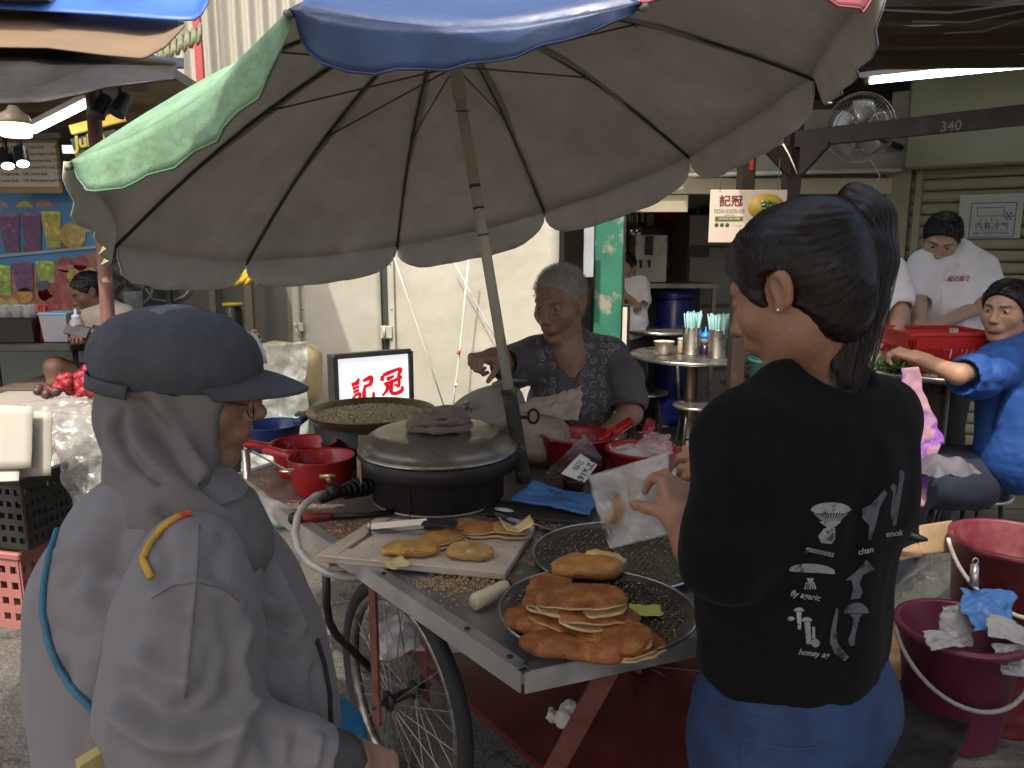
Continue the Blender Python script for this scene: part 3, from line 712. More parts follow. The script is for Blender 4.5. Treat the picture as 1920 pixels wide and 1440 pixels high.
for i in range(10):
 j = (i + 1) % 10
 nv, nu = 13, 15
 rim = []
 def pt(u, v):
  a, b = rib_pt(i, v), rib_pt(j, v); p = a.lerp(b, u)
  s = math.sin(math.pi * u)
  p = p - un * (.035 if i != 8 else -.02) * s * v ** 1.5 + (apex - p) * (.035 if i != 8 else .0) * s * v * v
  p += un * .006 * mnoise.noise(p * 5)
  return p
 def flap(u, w_):
  r_ = pt(u, 1.0); e = abs(2 * u - 1)
  L_ = FL[i] * (max(0, 1 - e ** 5)) ** .5
  if i == 8: L_ = .11 * (max(0, 1 - e ** 7)) ** .5 * max(.02, 1 - 1.9 * u)
  if i == 9: L_ = .092 * (max(0, 1 - e ** 7)) ** .5 * (1.0 - .72 * max(0, 1 - u * 1.15))
  out = (r_ - (pole_base + un * (r_ - pole_base).dot(un))).normalized()
  rip = .012 * math.sin(u * 31 + i * 2) * w_ + .02 * mnoise.noise(r_ * 6)* w_
  return r_ + (Vector((0, 0, -1)) * .985 + out * (.12 if i in (0, 8, 9) else .38)).normalized() * L_ * w_ + out * rip
 P = []; F = []
 us = [k / (nu - 1) for k in range(nu)]
 us = [0, .015, .04] + [.08 + .84 * k / (nu - 3) for k in range(nu - 2)] + [.96, .985, 1]
 nU = len(us)
 for u in us:
  for k in range(nv): P.append(pt(u, .04 + .96 * k / (nv - 1)))
  for k in range(0, 6): P.append(flap(u, k / 5))
 n2 = nv + 6
 for a in range(nU - 1):
  for k in [k for k in range(n2 - 1) if k != nv - 1]: F.append((a * n2 + k, a * n2 + k + 1, (a + 1) * n2 + k + 1, (a + 1) * n2 + k))
 mb = MB(); mb.add(P, F, 0, True); me = mb.mesh('panel')
 nn = me.polygons[len(F) // 2 - 8].normal
 if nn.dot(un) < 0: me.flip_normals()
 o = link('panel', me, [outer[cols[i]], lining], umb)
 o['label'] = '%s canopy panel with grey lining and a hanging flap' % cols[i]
 md = o.modifiers.new('t', 'SOLIDIFY'); md.thickness = .004; md.offset = -1; md.material_offset = 1; md.material_offset_rim = 0
 mb = MB(); mb.tube([flap(u, .985) for u in us], .0022, 5); mb.build('hem', outer[cols[i]] if i in (0, 8, 9) else lining, o)
ribm = M('dark_rib_steel', (.07, .066, .06), .45, metal=.5, bump=0)
rodm = M('stretcher_wire', (.13, .12, .10), .4, metal=.7, bump=0)
alum = M('weathered_pole', (.50, .455, .37), .6, var=.22, vs=9, bump=.2, bs=60, col2=(.22, .17, .11), c2=(.60, .74), c2s=14, stretch=(1, 1, .35))
for i in range(10):
 mb = MB(); mb.tube([rib_pt(i, v / 12) - un * .013 for v in range(13)], [.0045] * 13, 6); r_ = mb.build('rib', ribm, umb)
 mb = MB(); mb.sheet(lambda u, v: rib_pt(i, .12 + .72 * v) - un * (.009 + .012 * math.sin(math.pi * u) * (1 + .5 * math.sin(v * 9 + i))) + (TIPS[(i + 1) % 10] - TIPS[i - 1]).normalized() * (.022 * u) * math.sin(math.pi * min(1, v * 1.2)), 4, 12)
 mb.build('rib_sleeve', M('dark_lining_strip', (.33, .325, .30), .7), r_, solid=.001)
 mb = MB(); j_ = rib_pt(i, .52) - un * .016; mb.tube([runner + (j_ - runner).normalized() * .012, j_], .0028, 6); mb.tube([j_ - un * .008, j_ + un * .01], .006, 6); mb.build('stretcher', rodm, umb)
 mb = MB(); mb.tube([TIPS[i] - un * .012, TIPS[i] + (TIPS[i] - apex).normalized() * .012 - un * .008], .006, 6); mb.build('rib_tip', M('tip_plastic', (.25, .24, .22), .5), umb)
mid = pole_base + (runner - pole_base) * .235
mb = MB(); mb.tube([mid, runner + pdir * .2], .0165, 14); mb.build('pole', alum, umb)
for k, (s_, w_) in enumerate(((.97, .022), (.885, .010), (.865, .007), (.84, .005))):
 q = pole_base + (runner - pole_base).length * (.62 + .34 * (s_ - .84) / .14) * pdir
 mb = MB(); mb.tube([q, q + pdir * w_], .0176, 14, caps=False); mb.build('tape_band', M('dark_tape', (.07, .062, .05), .7, var=.4, vs=80), umb)
mb = MB(); mb.lathe(runner - pdir * .10, [(.019, 0), (.021, .01), (.0205, .07), (.022, .09), (.032, .097), (.034, .108), (.030, .118), (.02, .12)], 16, axis=pdir); mb.build('runner', M('grey_plastic_runner', (.42, .39, .33), .5), umb)
mb = MB(); mb.tube([runner - pdir * .13 + Vector((.021 * math.cos(a), .021 * math.sin(a), .004 * math.sin(a))) for a in [k * math.pi / 8 for k in range(16)]], .0018, 5, closed=True); mb.build('split_ring', rodm, umb)
rust = M('rusty_sleeve', (.05, .045, .032), .85, var=.5, vs=30, bump=.6, bs=90, col2=(.17, .15, .10), c2=(.55, .66), c2s=28)
mb = MB(); mb.tube([pole_base - pdir * .06, mid + pdir * .03], .023, 14); mb.lathe(mid + pdir * .028, [(.023, 0), (.026, .002), (.026, .012), (.0235, .014)], 14, axis=pdir); mb.build('socket_sleeve', rust, umb)
kq = mid - pdir * .045; kd = Vector((1, -.15, 0)).normalized()
mb = MB(); mb.tube([kq, kq + kd * .05], .006, 8); c_ = kq + kd * .062
mb.tube([c_ + Vector((.0 + .016 * math.cos(a), 0, .004 + .022 * math.sin(a))) * (1 if True else 1) for a in [k * math.pi / 6 for k in range(12)]], .0045, 6, closed=True); mb.build('clamp_screw', M('black_iron', (.02, .018, .016), .5, metal=.4), umb)
tq = TIPS[7]
mb = MB(); mb.tube([tq + Vector((-.01, -.01, .004)), tq + Vector((.0, -.012, -.008)), tq + Vector((.008, -.01, .002))], .004, 5); mb.tube([tq, tq + Vector((-.02, -.01, .01))], .003, 5); mb.build('knot', rope_m, umb)
p0 = D(1468, 270, 2.62)
mb = MB(); mb.tube([p0, D(1478, 288, 2.62), D(1487, 308, 2.63), D(1494, 326, 2.64)], .0028, 5); mb.build('loose_thread', rope_m, umb)
# ================================================================== CART
ZC = .80
steel = M('dull_sheet_steel', (.34, .33, .33), .38, metal=.75, var=.22, vs=7, bump=.12, bs=25, col2=(.20, .17, .14), c2=(.55, .78), c2s=5)
dirty = M('grimy_steel', (.20, .165, .14), .6, metal=.3, var=.4, vs=9, bump=.3, bs=60, col2=(.28, .12, .09), c2=(.5, .7), c2s=4)
aluf = M('aluminium_angle', (.55, .54, .52), .42, metal=.8, var=.15, vs=12, bump=.08, col2=(.33, .29, .25), c2=(.62, .8), c2s=9)
redp = M('dark_red_board', (.10, .011, .008), .5, var=.25, vs=5, bump=.15)
redr = M('red_rust_iron', (.17, .055, .045), .7, var=.4, vs=20, bump=.4, bs=70, col2=(.05, .03, .025), c2=(.55, .7), c2s=16)
blk = M('black_tube', (.02, .018, .016), .45, var=.3, vs=30)
Nn, Ll = Vector((.018, 1.207, ZC)), Vector((-.897, 2.348, ZC))
Rr = Vector((.64, 1.44, ZC)); Br = Vector((.70, 2.56, ZC)); Bl = Vector((-.56, 2.92, ZC))
ea = (Ll - Nn).normalized(); eb = Vector((ea.y, -ea.x, 0))
cart = thing('pushcart', 'food pushcart with steel top and bicycle wheels under the umbrella', 'cart', (-.05, 1.95, 0))
poly = [Nn, Rr, Br, Bl, Ll]
def inset(k):
 c = sum(poly, Vector()) / 5; return [p + (c - p) * k for p in poly]
seamA = Nn + ea * .78; seamB = seamA + eb * .86
mb = MB()
P = [p - Vector((0, 0, .004)) for p in poly]; mb.add(P + [p - Vector((0, 0, .018)) for p in P], [(0, 1, 2, 3, 4), (9, 8, 7, 6, 5)] + [(i, i + 5, (i + 1) % 5 + 5, (i + 1) % 5) for i in range(5)]); mb.build('tabletop', steel, cart)
q0 = Nn + ea * .62; q1 = Ll + (Nn - Ll).normalized() * .012
P = [q0 + eb * .012, q0 + eb * .6, Br + Vector((-.02, -.02, 0)), Bl + Vector((.02, -.02, 0)), q1 + eb * .012]
P = [Vector((p.x, p.y, ZC)) for p in P]
mb = MB(); mb.add(P + [p - Vector((0, 0, .0035)) for p in P], [(0, 1, 2, 3, 4), (9, 8, 7, 6, 5)] + [(i, i + 5, (i + 1) % 5 + 5, (i + 1) % 5) for i in range(5)]); mb.build('rear_sheet', dirty, cart)
for a, b, nm in ((Nn, Ll, 'edge_trim'), (Nn, Rr, 'edge_trim'), (Ll, Bl, 'edge_trim'), (Rr, Br, 'edge_trim')):
 d_ = (b - a).normalized(); n_ = Vector((d_.y, -d_.x, 0)); c = sum(poly, Vector()) / 5
 if n_.dot(a - c) < 0: n_ = -n_
 mb = MB(); mb.bar(a + n_ * .002 - Vector((0, 0, .018)) + d_ * .003, b + n_ * .002 - Vector((0, 0, .018)) - d_ * .003, .004, .040, (0, 0, 1))
 mb.bar(a - n_ * .012 + Vector((0, 0, .0015)) + d_ * .012, b - n_ * .012 + Vector((0, 0, .0015)) - d_ * .012, .028, .003, (0, 0, 1)); o = mb.build(nm, aluf, cart)
scr = MB(); scr.lathe((0, 0, 0), [(.006, 0), (.006, .002), (.003, .004), (0, .004)], 10); scm = scr.mesh('screw')
for p in (Nn + ea * .05 + eb * .012, Nn + (Rr - Nn).normalized() * .075 + Vector((0, .014, 0)), Nn + ea * .18 + eb * .012, Nn + ea * .5 + eb * .012):
 o = link('screw', scm, blk, cart); o.location = p + Vector((0, 0, .003)); o.matrix_parent_inverse = Matrix.Translation(-cart.location)
for a, b in ((Nn, Ll), (Nn, Rr), (Ll, Bl), (Bl, Br), (Rr, Br)):
 c = sum(poly, Vector()) / 5; a2 = a + (c - a) * .1 - Vector((0, 0, .055)); b2 = b + (c - b) * .1 - Vector((0, 0, .055))
 mb = MB(); mb.bar(a2, b2, .03, .03); mb.build('frame_rail', redr, cart)
P = inset(.12); zs = .30
P[0] = P[0] + eb * .24; P[4] = P[4] + eb * .30; P[3] = P[3] + Vector((.12, 0, 0))
mb = MB(); P = [Vector((p.x, p.y, zs)) for p in P]; mb.add(P + [p - Vector((0, 0, .02)) for p in P], [(0, 1, 2, 3, 4), (9, 8, 7, 6, 5)] + [(i, i + 5, (i + 1) % 5 + 5, (i + 1) % 5) for i in range(5)]); mb.build('lower_board', redp, cart)
for p in inset(.13)[1:4]:
 mb = MB(); mb.bar(Vector((p.x, p.y, .02)), Vector((p.x, p.y, ZC - .02)), .03, .03, (0, 1, 0)); mb.build('leg', redr, cart)
a, b = D(1178, 1262, 1.45), ZP(1075, 1450, .32)
a = Vector((.20, 1.36, .745)); b = Vector((.055, 1.50, .32))
mb = MB(); mb.bar(a, b, .04, .012, (0, -1, .3)); mb.build('brace', redr, cart)
tyre_m = M('worn_tyre', (.022, .021, .02), .75, var=.3, bump=.5, bs=120); rim_m = M('dull_wheel_rim', (.30, .27, .24), .4, metal=.8, var=.35, vs=25, bump=.15, col2=(.15, .10, .07), c2s=20)
spk = M('spoke_wire', (.34, .32, .30), .35, metal=.9, bump=0)
def wheel(c, ax, rad=.322):
 w_ = bpy.data.objects.new('wheel', None); COL.objects.link(w_); w_.parent = cart
 m = Matrix.Translation(c) @ Vector((0, 0, 1)).rotation_difference(ax).to_matrix().to_4x4()
 w_.matrix_parent_inverse = Matrix.Translation(-cart.location); w_.location = c; w_.rotation_euler = m.to_euler()
 mb = MB()
 def tor(r, rr, n=56, k=10, fz=1.0, mi=0):
  P = []; F = []
  for i in range(n):
   A_ = 2 * math.pi * i / n
   for j in range(k):
    B_ = 2 * math.pi * j / k; q = r + rr * math.cos(B_); P.append((q * math.cos(A_), q * math.sin(A_), rr * math.sin(B_) * fz))
  for i in range(n):
   for j in range(k): F.append((i * k + j, ((i + 1) % n) * k + j, ((i + 1) % n) * k + (j + 1) % k, i * k + (j + 1) % k))
  return P, F
 mb.add(*tor(rad - .02, .021), 0, True); mb.build('tyre', tyre_m, w_, local=True)
 mb = MB(); mb.add(*tor(rad - .05, .013, fz=1.1), 0, True); mb.build('rim', rim_m, w_, local=True)
 mb = MB(); mb.lathe((0, 0, -.05), [(.012, 0), (.028, .006), (.028, .012), (.014, .02), (.014, .08), (.028, .088), (.028, .094), (.012, .1)], 16); mb.tube([(0, 0, -.09), (0, 0, .09)], .007, 8); mb.build('hub', M('greasy_hub', (.06, .05, .045), .5, metal=.6), w_, local=True)
 ns = 32; m1 = MB(); m1.tube([(.024, 0, .032), (math.cos(.42) * (rad - .055), math.sin(.42) * (rad - .055), .002)], .0016, 5, caps=False); m1 = m1.mesh('spoke')
 m2 = MB(); m2.tube([(.024, 0, -.032), (math.cos(-.42) * (rad - .055), math.sin(-.42) * (rad - .055), -.002)], .0016, 5, caps=False); m2 = m2.mesh('spoke')
 for k in range(ns):
  o = link('spoke', m1 if k % 2 else m2, spk, w_, local=True); o.rotation_euler = (0, 0, 2 * math.pi * k / ns)
 return w_
wax = Vector((.75, .60, .0)).normalized()
wc = Vector((-.300, 1.90, .320)); wheel(wc, wax)
wc2 = Vector((.42, 2.10, .315)); wheel(wc2, Vector((.80, .6, 0)).normalized())
for s_ in (-1, 1):
 q = wc + wax * .075 * s_
 mb = MB(); mb.bar(q + Vector((0, 0, -.05)), q + Vector((0, 0, ZC - .07 - wc.z)), .035, .008, wax); mb.build('wheel_bracket', redr, cart)
 q = wc2 + wax * .075 * s_
 mb = MB(); mb.bar(q + Vector((0, 0, -.05)), q + Vector((0, 0, ZC - .07 - wc.z)), .035, .008, wax); mb.build('wheel_bracket', redr, cart)
pts = [D(612, 1078, 1.98), D(612, 1130, 2.02), D(617, 1165, 2.04), D(630, 1190, 2.06), wc + Vector((-.10, .10, .02))]
mb = MB(); mb.tube(pts, .011, 10); mb.build('bent_stay', blk, cart)
pts = [ZP(452, 895, ZC) + Vector((.02, .0, .09)), ZP(452, 905, ZC) + Vector((.02, 0, -.6))]
mb = MB(); mb.tube(pts, .013, 10); mb.build('front_leg_tube', M('chrome_leg', (.5, .47, .42), .35, metal=.8), cart)
# ================================================================== THINGS ON THE CART
rng = random.Random(5)
soot = M('sooty_black_iron', (.022, .019, .017), .55, var=.4, vs=10, bump=.35, bs=45, metal=.2, col2=(.10, .085, .07), c2=(.62, .78), c2s=6)
lidm = M('dented_aluminium_lid', (.31, .285, .24), .34, metal=.7, var=.25, vs=8, bump=.16, bs=14, bdist=.01, col2=(.16, .13, .09), c2=(.5, .75), c2s=6)
def wob1(a, z): return .012 * math.sin(3 * a + 1) + .006 * math.sin(7 * a)
C1 = Vector((-.213, 2.145, ZC))
st = thing('drum_stove', 'black round drum stove under the dented lid and cloth', 'stove', C1)
mb = MB(); mb.lathe(C1, [(.188, .0), (.190, .004), (.189, .085), (.192, .09), (.205, .093), (.228, .10), (.229, .142), (.222, .146), (.212, .14), (.205, .10), (.0, .10)], 48); mb.build('drum', soot, st)
mb = MB(); mb.lathe(C1, [(.190, .002), (.1925, .002), (.1925, .010), (.190, .010)], 48); mb.build('base_ring', M('grey_ring', (.3, .27, .22), .5, metal=.6), st)
mb = MB()
for k in range(14): mb.ball(C1 + Vector((.191 * math.sin(-.32), -.191 * math.cos(.32), .008 + .0055 * k)), .0028, 6)
mb.build('rivet_seam', soot, st)['kind'] = 'stuff'
mb = MB(); mb.sheet(lambda u, v: C1 + Vector((.231 * math.cos(R(196 + 14 * u)), .231 * math.sin(R(196 + 14 * u)), .14 - (.062 + .012 * math.sin(u * 9)) * v)), 6, 5); mb.build('paper_scrap', M('burnt_cardboard', (.30, .20, .11), .9, var=.4, bump=.6), st, solid=.002)
ld = thing('pan_lid', 'dented domed aluminium lid on the front drum stove', 'lid', C1 + Vector((0, 0, .15)))
mb = MB(); mb.lathe(C1, [(.2255, .148), (.229, .151), (.2275, .156), (.222, .158), (.215, .170), (.203, .183), (.186, .194), (.176, .198), (.150, .199), (.0, .201)], 56, wob=lambda a, z: .006 * math.sin(5 * a + z * 60) * (1 if z < .19 else .3)); mb.build('dome', lidm, ld)
mb = MB(); mb.tube([C1 + Vector((.2265 * math.cos(a), .2265 * math.sin(a), .150)) for a in [k * math.pi / 24 for k in range(48)]], .0035, 6, closed=True); mb.build('rolled_rim', M('bright_rim', (.5, .48, .42), .3, metal=.9), ld)
s = SDF(); cc = C1 + Vector((.005, -.01, .205))
def L3(v): return (cc + Vector(v))[:]
s.ball(L3((.0, .01, .016)), (.080, .058, .024), .01); s.ball(L3((.012, .012, .036)), (.066, .046, .026), .01); s.ball(L3((.03, .01, .044)), (.046, .036, .022), .012)
def coil(cx, cy, cz, ra, rb, n_, r_, a0, a1, dz=0.0):
 L_ = [L3((cx + ra * math.cos(a0 + (a1 - a0) * t / n_), cy + rb * math.sin(a0 + (a1 - a0) * t / n_), cz + dz * t / n_)) for t in range(n_ + 1)]; s.chain(L_, [r_ * (.75 + .25 * math.sin(t * 1.9)) for t in range(n_ + 1)], .0035)
coil(0, 0, .010, .088, .060, 14, .012, 2.6, 6.6); coil(-.045, -.028, .018, .034, .022, 10, .009, 1.5, 7.2, .012); coil(.0, -.03, .026, .062, .028, 10, .010, 3.0, 6.4, .010); coil(.045, -.022, .020, .036, .024, 10, .009, 2.2, 6.9, .014); coil(-.01, -.012, .044, .058, .034, 12, .010, 2.8, 6.5, .006); coil(.015, .0, .056, .046, .030, 10, .009, 2.5, 6.3, .006)
s.chain([L3((-.07, -.03, .03)), L3((-.02, -.045, .042)), L3((.04, -.038, .05)), L3((.085, -.005, .034))], [.008, .010, .010, .007], .004)
def clothd(P, n):
 w_ = P + .012 * np.stack([vnoise(P, 22, 1), vnoise(P, 22, 5), vnoise(P, 22, 9)], 1); a_ = np.abs(vnoise(w_ * np.array([.5, 1, 1.5]), 34, 8)); b_ = np.abs(vnoise(w_ * np.array([1, .7, 1.3]), 60, 3))
 return .002 * np.sqrt(a_) + .0012 * np.sqrt(b_) - .001
me = s.mesh(.0026, clothd)
tag(link('folded_cloth', me, M('brown_grey_cloth', (.20, .155, .125), .95, var=.15, vs=20, bump=.7, bs=420, bdist=.003, sheen=.2)), 'bundled brown grey cloth lying on top of the pan lid', 'cloth')
C2 = Vector((-.49, 2.61, ZC))
st2 = thing('drum_stove', 'black drum stove at the back holding the open batter pan', 'stove', C2)
mb = MB(); mb.lathe(C2, [(.185, 0), (.188, .004), (.190, .06), (.196, .065), (.196, .075), (.191, .08), (.198, .125), (.19, .126), (.17, .06), (0, .06)], 44); mb.build('drum', soot, st2)
mb = MB(); mb.sheet(lambda u, v: C2 + Vector((.199 * math.cos(R(268 + 12 * u)), .199 * math.sin(R(268 + 12 * u)), .118 - (.045 - .01 * math.sin(u * 7)) * v)), 6, 4); mb.sheet(lambda u, v: C2 + Vector((.199 * math.cos(R(274 + 7 * u)), .199 * math.sin(R(274 + 7 * u)), .07 - .055 * v)), 4, 4); mb.build('paper_scrap', M('burnt_cardboard', (.30, .20, .11), .9), st2, solid=.002)
pan = thing('griddle_pan', 'wide shallow pan with a foaming peanut pancake on the back stove', 'pan', C2 + Vector((0, 0, .12)))
mb = MB(); mb.lathe(C2, [(.10, .095), (.16, .10), (.195, .122), (.2155, .150), (.222, .158), (.224, .161), (.219, .162), (.205, .148), (.18, .13), (.0, .126)], 52); mb.build('dish', M('brassy_pan', (.20, .165, .095), .42, metal=.6, var=.25, vs=12, bump=.15), pan)
for s_ in (-1,):
 mb = MB(); mb.box(C2 + Vector((-.235, -.02, .150)), (.045, .05, .012), bev=.005); mb.build('handle', M('brassy_pan', (.2, .16, .1), .4), pan)
bm_ = MB(); mb = MB()
def foam(u, v):
 r_ = .185 * v; a = u * 2 * math.pi; p = Vector((r_ * math.cos(a), r_ * math.sin(a), 0))
 return C2 + p + Vector((0, 0, .139 + .006 * (1 - v) + .0035 * mnoise.noise(p * 90) + .003 * mnoise.noise(p * 200)))
mb.sheet(foam, 90, 26); mb.build('batter', M('foaming_batter', (.46, .38, .24), .7, var=.5, vs=90, bump=1.0, bs=160, bdist=.006, col2=(.26, .19, .10), c2=(.45, .6), c2s=70), pan)
def crumbs(name, label, pts, mat, par=None, r0=.0015, r1=.0035):
 m_ = MB(); T = [(1, 1, 1), (-1, -1, 1), (-1, 1, -1), (1, -1, -1)]
 for p in pts:
  r_ = rng.uniform(r0, r1); q = Matrix.Rotation(rng.uniform(0, 6.28), 3, 'Z') @ Matrix.Rotation(rng.uniform(0, 6.28), 3, 'X')
  m_.add([Vector(p) + q @ (Vector(t) * r_ * .6) for t in T], [(0, 1, 2), (0, 3, 1), (0, 2, 3), (1, 3, 2)])
 o = m_.build(name, mat, par); o['kind'] = 'stuff'
 if par is None: o['label'] = label
 return o
nutm = M('peanut_crumb', (.50, .33, .15), .7, var=.35, vs=60, bump=0)
pts = []
for k in range(2600):
 a, r_ = rng.uniform(0, 6.28), .183 * math.sqrt(rng.random()); pts.append(C2 + Vector((r_ * math.cos(a), r_ * math.sin(a), .1445 + .004 * (1 - r_ / .18))))
crumbs('peanut_topping', '', pts, M('pale_peanut', (.55, .45, .28), .7, var=.45, vs=80, bump=0), pan, .002, .0045)
tl = thing('pan_lid', 'grey lid propped at a slant behind the front stove', 'lid', D(905, 770, 2.62))
tc_ = D(908, 762, 2.62); tax = Vector((-.30, -.30, .90)).normalized()
mb = MB(); mb.lathe(tc_, [(.135, -.038), (.138, -.036), (.138, -.002), (.130, .006), (.115, .010), (0, .011)], 44, axis=tax); mb.build('disc', M('wooden_grey_lid', (.34, .32, .27), .6, metal=.3, var=.25, vs=10, bump=.35, bs=30), tl)
q_ = Vector((0, 0, 1)).rotation_difference(tax).to_matrix()
mb = MB(); kb = tc_ + q_ @ Vector((-.055, -.025, .008)); mb.lathe(kb, [(.02, 0), (.012, .006), (.008, .02), (.018, .03), (.02, .036), (0, .038)], 16, axis=tax); mb.build('knob', M('pewter_knob', (.22, .21, .18), .4, metal=.6), tl)
mb = MB(); mb.tube([D(925, 722, 2.66), D(938, 716, 2.68), D(955, 713, 2.7), D(986, 714, 2.74)], .0085, 10)
tag(mb.build('bent_rod', M('grey_rod', (.28, .27, .24), .5, metal=.5)), 'bent grey metal rod behind the umbrella pole', 'rod')
mb = MB(); mb.tube([tc_ + Vector((.07, .06, -.05)), (tc_.x + .07, tc_.y + .06, ZC)], .012, 8); mb.build('prop', soot, tl)
sg = thing('lightbox_sign', 'lit white sign box with two red brush characters against the hoarding', 'sign', YP(700, 755, 3.5))
fa, fb, fc = YP(627, 669, 3.42), YP(768, 646, 3.62), None
X_ = (fb - fa); X_.z = 0; wd = X_.length; X_.normalize(); Y_ = Vector((0, 0, 1)); Y_ = (Y_ + X_ * ((fb.z - fa.z) / wd) * 0).normalized(); Zn = X_.cross(Y_)
if Zn.y > 0: Zn = -Zn
hh = .36; o0 = fa - Vector((0, 0, hh)); dk = M('dark_sign_frame', (.04, .037, .033), .5, metal=.3, var=.3, vs=20)
mb = MB(); mb.prism([(0, 0), (wd, 0), (wd, hh), (0, hh)], -.10, (o0 - Zn * .002, X_, Y_)) if False else mb.box(o0 + X_ * wd / 2 + Y_ * hh / 2 - Zn * .055, (wd, .10, hh), Matrix((X_, -Zn, Y_)).transposed(), bev=.004); mb.build('case', M('dark_sign_frame'), sg)
for (a_, b_) in (((0, 0), (wd, 0)), ((0, hh), (wd, hh)), ((0, 0), (0, hh)), ((wd, 0), (wd, hh))):
 A_ = o0 + X_ * a_[0] + Y_ * a_[1] + Zn * .004; B_ = o0 + X_ * b_[0] + Y_ * b_[1] + Zn * .004
 d_ = (B_ - A_).normalized(); mb = MB(); mb.bar(A_ - d_ * .0, B_ + d_ * .0, .022, .018, Zn); mb.build('frame', M('dark_sign_frame'), sg)
mb = MB(); mb.box(o0 + X_ * wd / 2 + Y_ * hh / 2 - Zn * .002, (wd - .02, .006, hh - .02), Matrix((X_, -Zn, Y_)).transposed()); mb.build('lit_face', M('lit_acrylic', (.85, .86, .9), .3, emit=(.95, .96, 1.0), es=.42, bump=0, var=0), sg)
redi = M('red_sign_paint', (.70, .012, .02), .4, emit=(.7, .01, .02), es=.12, bump=0, var=0)
def strokes(cell, o, X, Y, sc_, mat, par, name='brush_character', lean=0.0):
 Z = X.cross(Y)
 if Z.dot(Zn) < 0: Z = -Z
 m_ = MB()
 for pts, w0, w1 in cell:
  n = 14; P = []; ctrl = [Vector((p[0], p[1], 0)) for p in pts]
  def ev(t):
   k = min(int(t * (len(ctrl) - 1)), len(ctrl) - 2); f_ = t * (len(ctrl) - 1) - k
   p0 = ctrl[max(k - 1, 0)]; p1 = ctrl[k]; p2 = ctrl[k + 1]; p3 = ctrl[min(k + 2, len(ctrl) - 1)]
   return .5 * ((2 * p1) + (p2 - p0) * f_ + (2 * p0 - 5 * p1 + 4 * p2 - p3) * f_ ** 2 + (3 * p1 - p0 - 3 * p2 + p3) * f_ ** 3)
  for i in range(n + 1):
   t = i / n; p = ev(t); d = (ev(min(1, t + .02)) - ev(max(0, t - .02))); d.normalize() if d.length else None
   nr = Vector((-d.y, d.x, 0)); w_ = (w0 + (w1 - w0) * t) * .72 * (1 + .12 * math.sin(t * 9 + pts[0][0])) * (.55 + .45 * min(1, t * 7, (1 - t) * 9 + .2))
   for s_ in (1, -1): P.append(o + X * ((p + nr * w_ * s_).x * sc_) + Y * (((p + nr * w_ * s_).y + lean * (p.x)) * sc_) + Z * (.0012 * rng.random() + .003))
  m_.add(P, [(2 * i, 2 * i + 1, 2 * i + 3, 2 * i + 2) for i in range(n)])
 return m_.build(name, mat, par, solid=.001)
JI = [([(8, 78), (40, 84)], 13, 10), ([(30, 96), (40, 86)], 14, 9), ([(12, 62), (38, 68)], 9, 7), ([(14, 48), (38, 54)], 9, 7), ([(16, 34), (15, 6)], 10, 9), ([(16, 34), (40, 38), (36, 12)], 8, 9), ([(15, 8), (38, 12)], 9, 8),
      ([(54, 84), (88, 92), (84, 62)], 11, 12), ([(56, 60), (86, 66)], 10, 9), ([(60, 60), (57, 20), (72, 6), (94, 12), (96, 34)], 13, 9)]
GUAN = [([(14, 82), (10, 62)], 13, 10), ([(14, 84), (88, 96), (80, 74)], 12, 9), ([(30, 64), (62, 72)], 11, 8), ([(20, 46), (66, 54)], 11, 9), ([(36, 46), (30, 22), (10, 4)], 12, 7), ([(52, 48), (48, 12), (66, 2), (94, 8), (96, 26)], 12, 9),
  ([(62, 54), (96, 62)], 9, 8), ([(82, 78), (82, 30), (72, 34)], 11, 7), ([(64, 40), (70, 32)], 9, 7)]
k_ = wd / 142
strokes(JI, o0 + X_ * 24 * k_ + Y_ * (hh - 88 * k_) + Zn * .004, X_, Y_, .46 * k_, redi, sg, lean=.10)
strokes(GUAN, o0 + X_ * 80 * k_ + Y_ * (hh - 79 * k_) + Zn * .004, X_, Y_, .46 * k_, redi, sg, lean=.10)
sp = thing('sign_stand', 'wooden crate holding up the lit sign behind the cart', 'crate', (fa.x + .2, fa.y + .12, 0))
zb = o0.z
mb = MB(); mb.box((fa.x + .18, fa.y + .14, zb / 2 - .002), (.5, .3, zb - .004), bev=.01); mb.build('box', M('old_timber', (.09, .065, .045), .9), sp)
for k in range(4):
 mb = MB(); mb.box((fa.x + .18, fa.y - .02, .1 + k * (zb - .15) / 3.2), (.5, .014, .08)); mb.build('slat', M('old_timber'), sp)
redpl = M('red_plastic', (.42, .012, .018), .35, var=.12, vs=14, bump=.1, bs=40, col2=(.55, .40, .32), c2=(.60, .72), c2s=20, spec=.5)
bluepl = M('blue_plastic', (.012, .035, .16), .35, var=.15, vs=14, bump=.08, col2=(.4, .42, .45), c2=(.70, .78), c2s=26)
def scoop(c, r0, r1, h, hdir, hl, mat, label, fill, hup=.02):
 t_ = thing('plastic_scoop', label, 'scoop', c, group='plastic scoops at the corner of the cart')
 m_ = MB(); m_.lathe(c, [(0, .0), (r0, .0), (r0 + .002, .004), (r1, h - .004), (r1 + .004, h), (r1, h + .001), (r1 - .004, h - .006), (r0 - .003, .008), (0, .007)], 40, wob=lambda a, z: .015 * math.sin(2 * a + .5)); m_.build('bowl', mat, t_)
 a = c + Vector((hdir[0] * (r1 + .0), hdir[1] * (r1 + .0), h - .014)); b = a + Vector((hdir[0] * hl, hdir[1] * hl, hup))
 m_ = MB(); m_.tube([a, a.lerp(b, .3), b - (b - a).normalized() * .01, b], [.020, .017, .018, .012], 12, flat=.75); m_.build('handle', mat, t_)
 m_ = MB(); m_.lathe(c, [(0, h * .55), (r0 + (r1 - r0) * .5, h * .56)], 32, wob=lambda a, z: 0); m_.build('batter', fill, t_)
 return t_
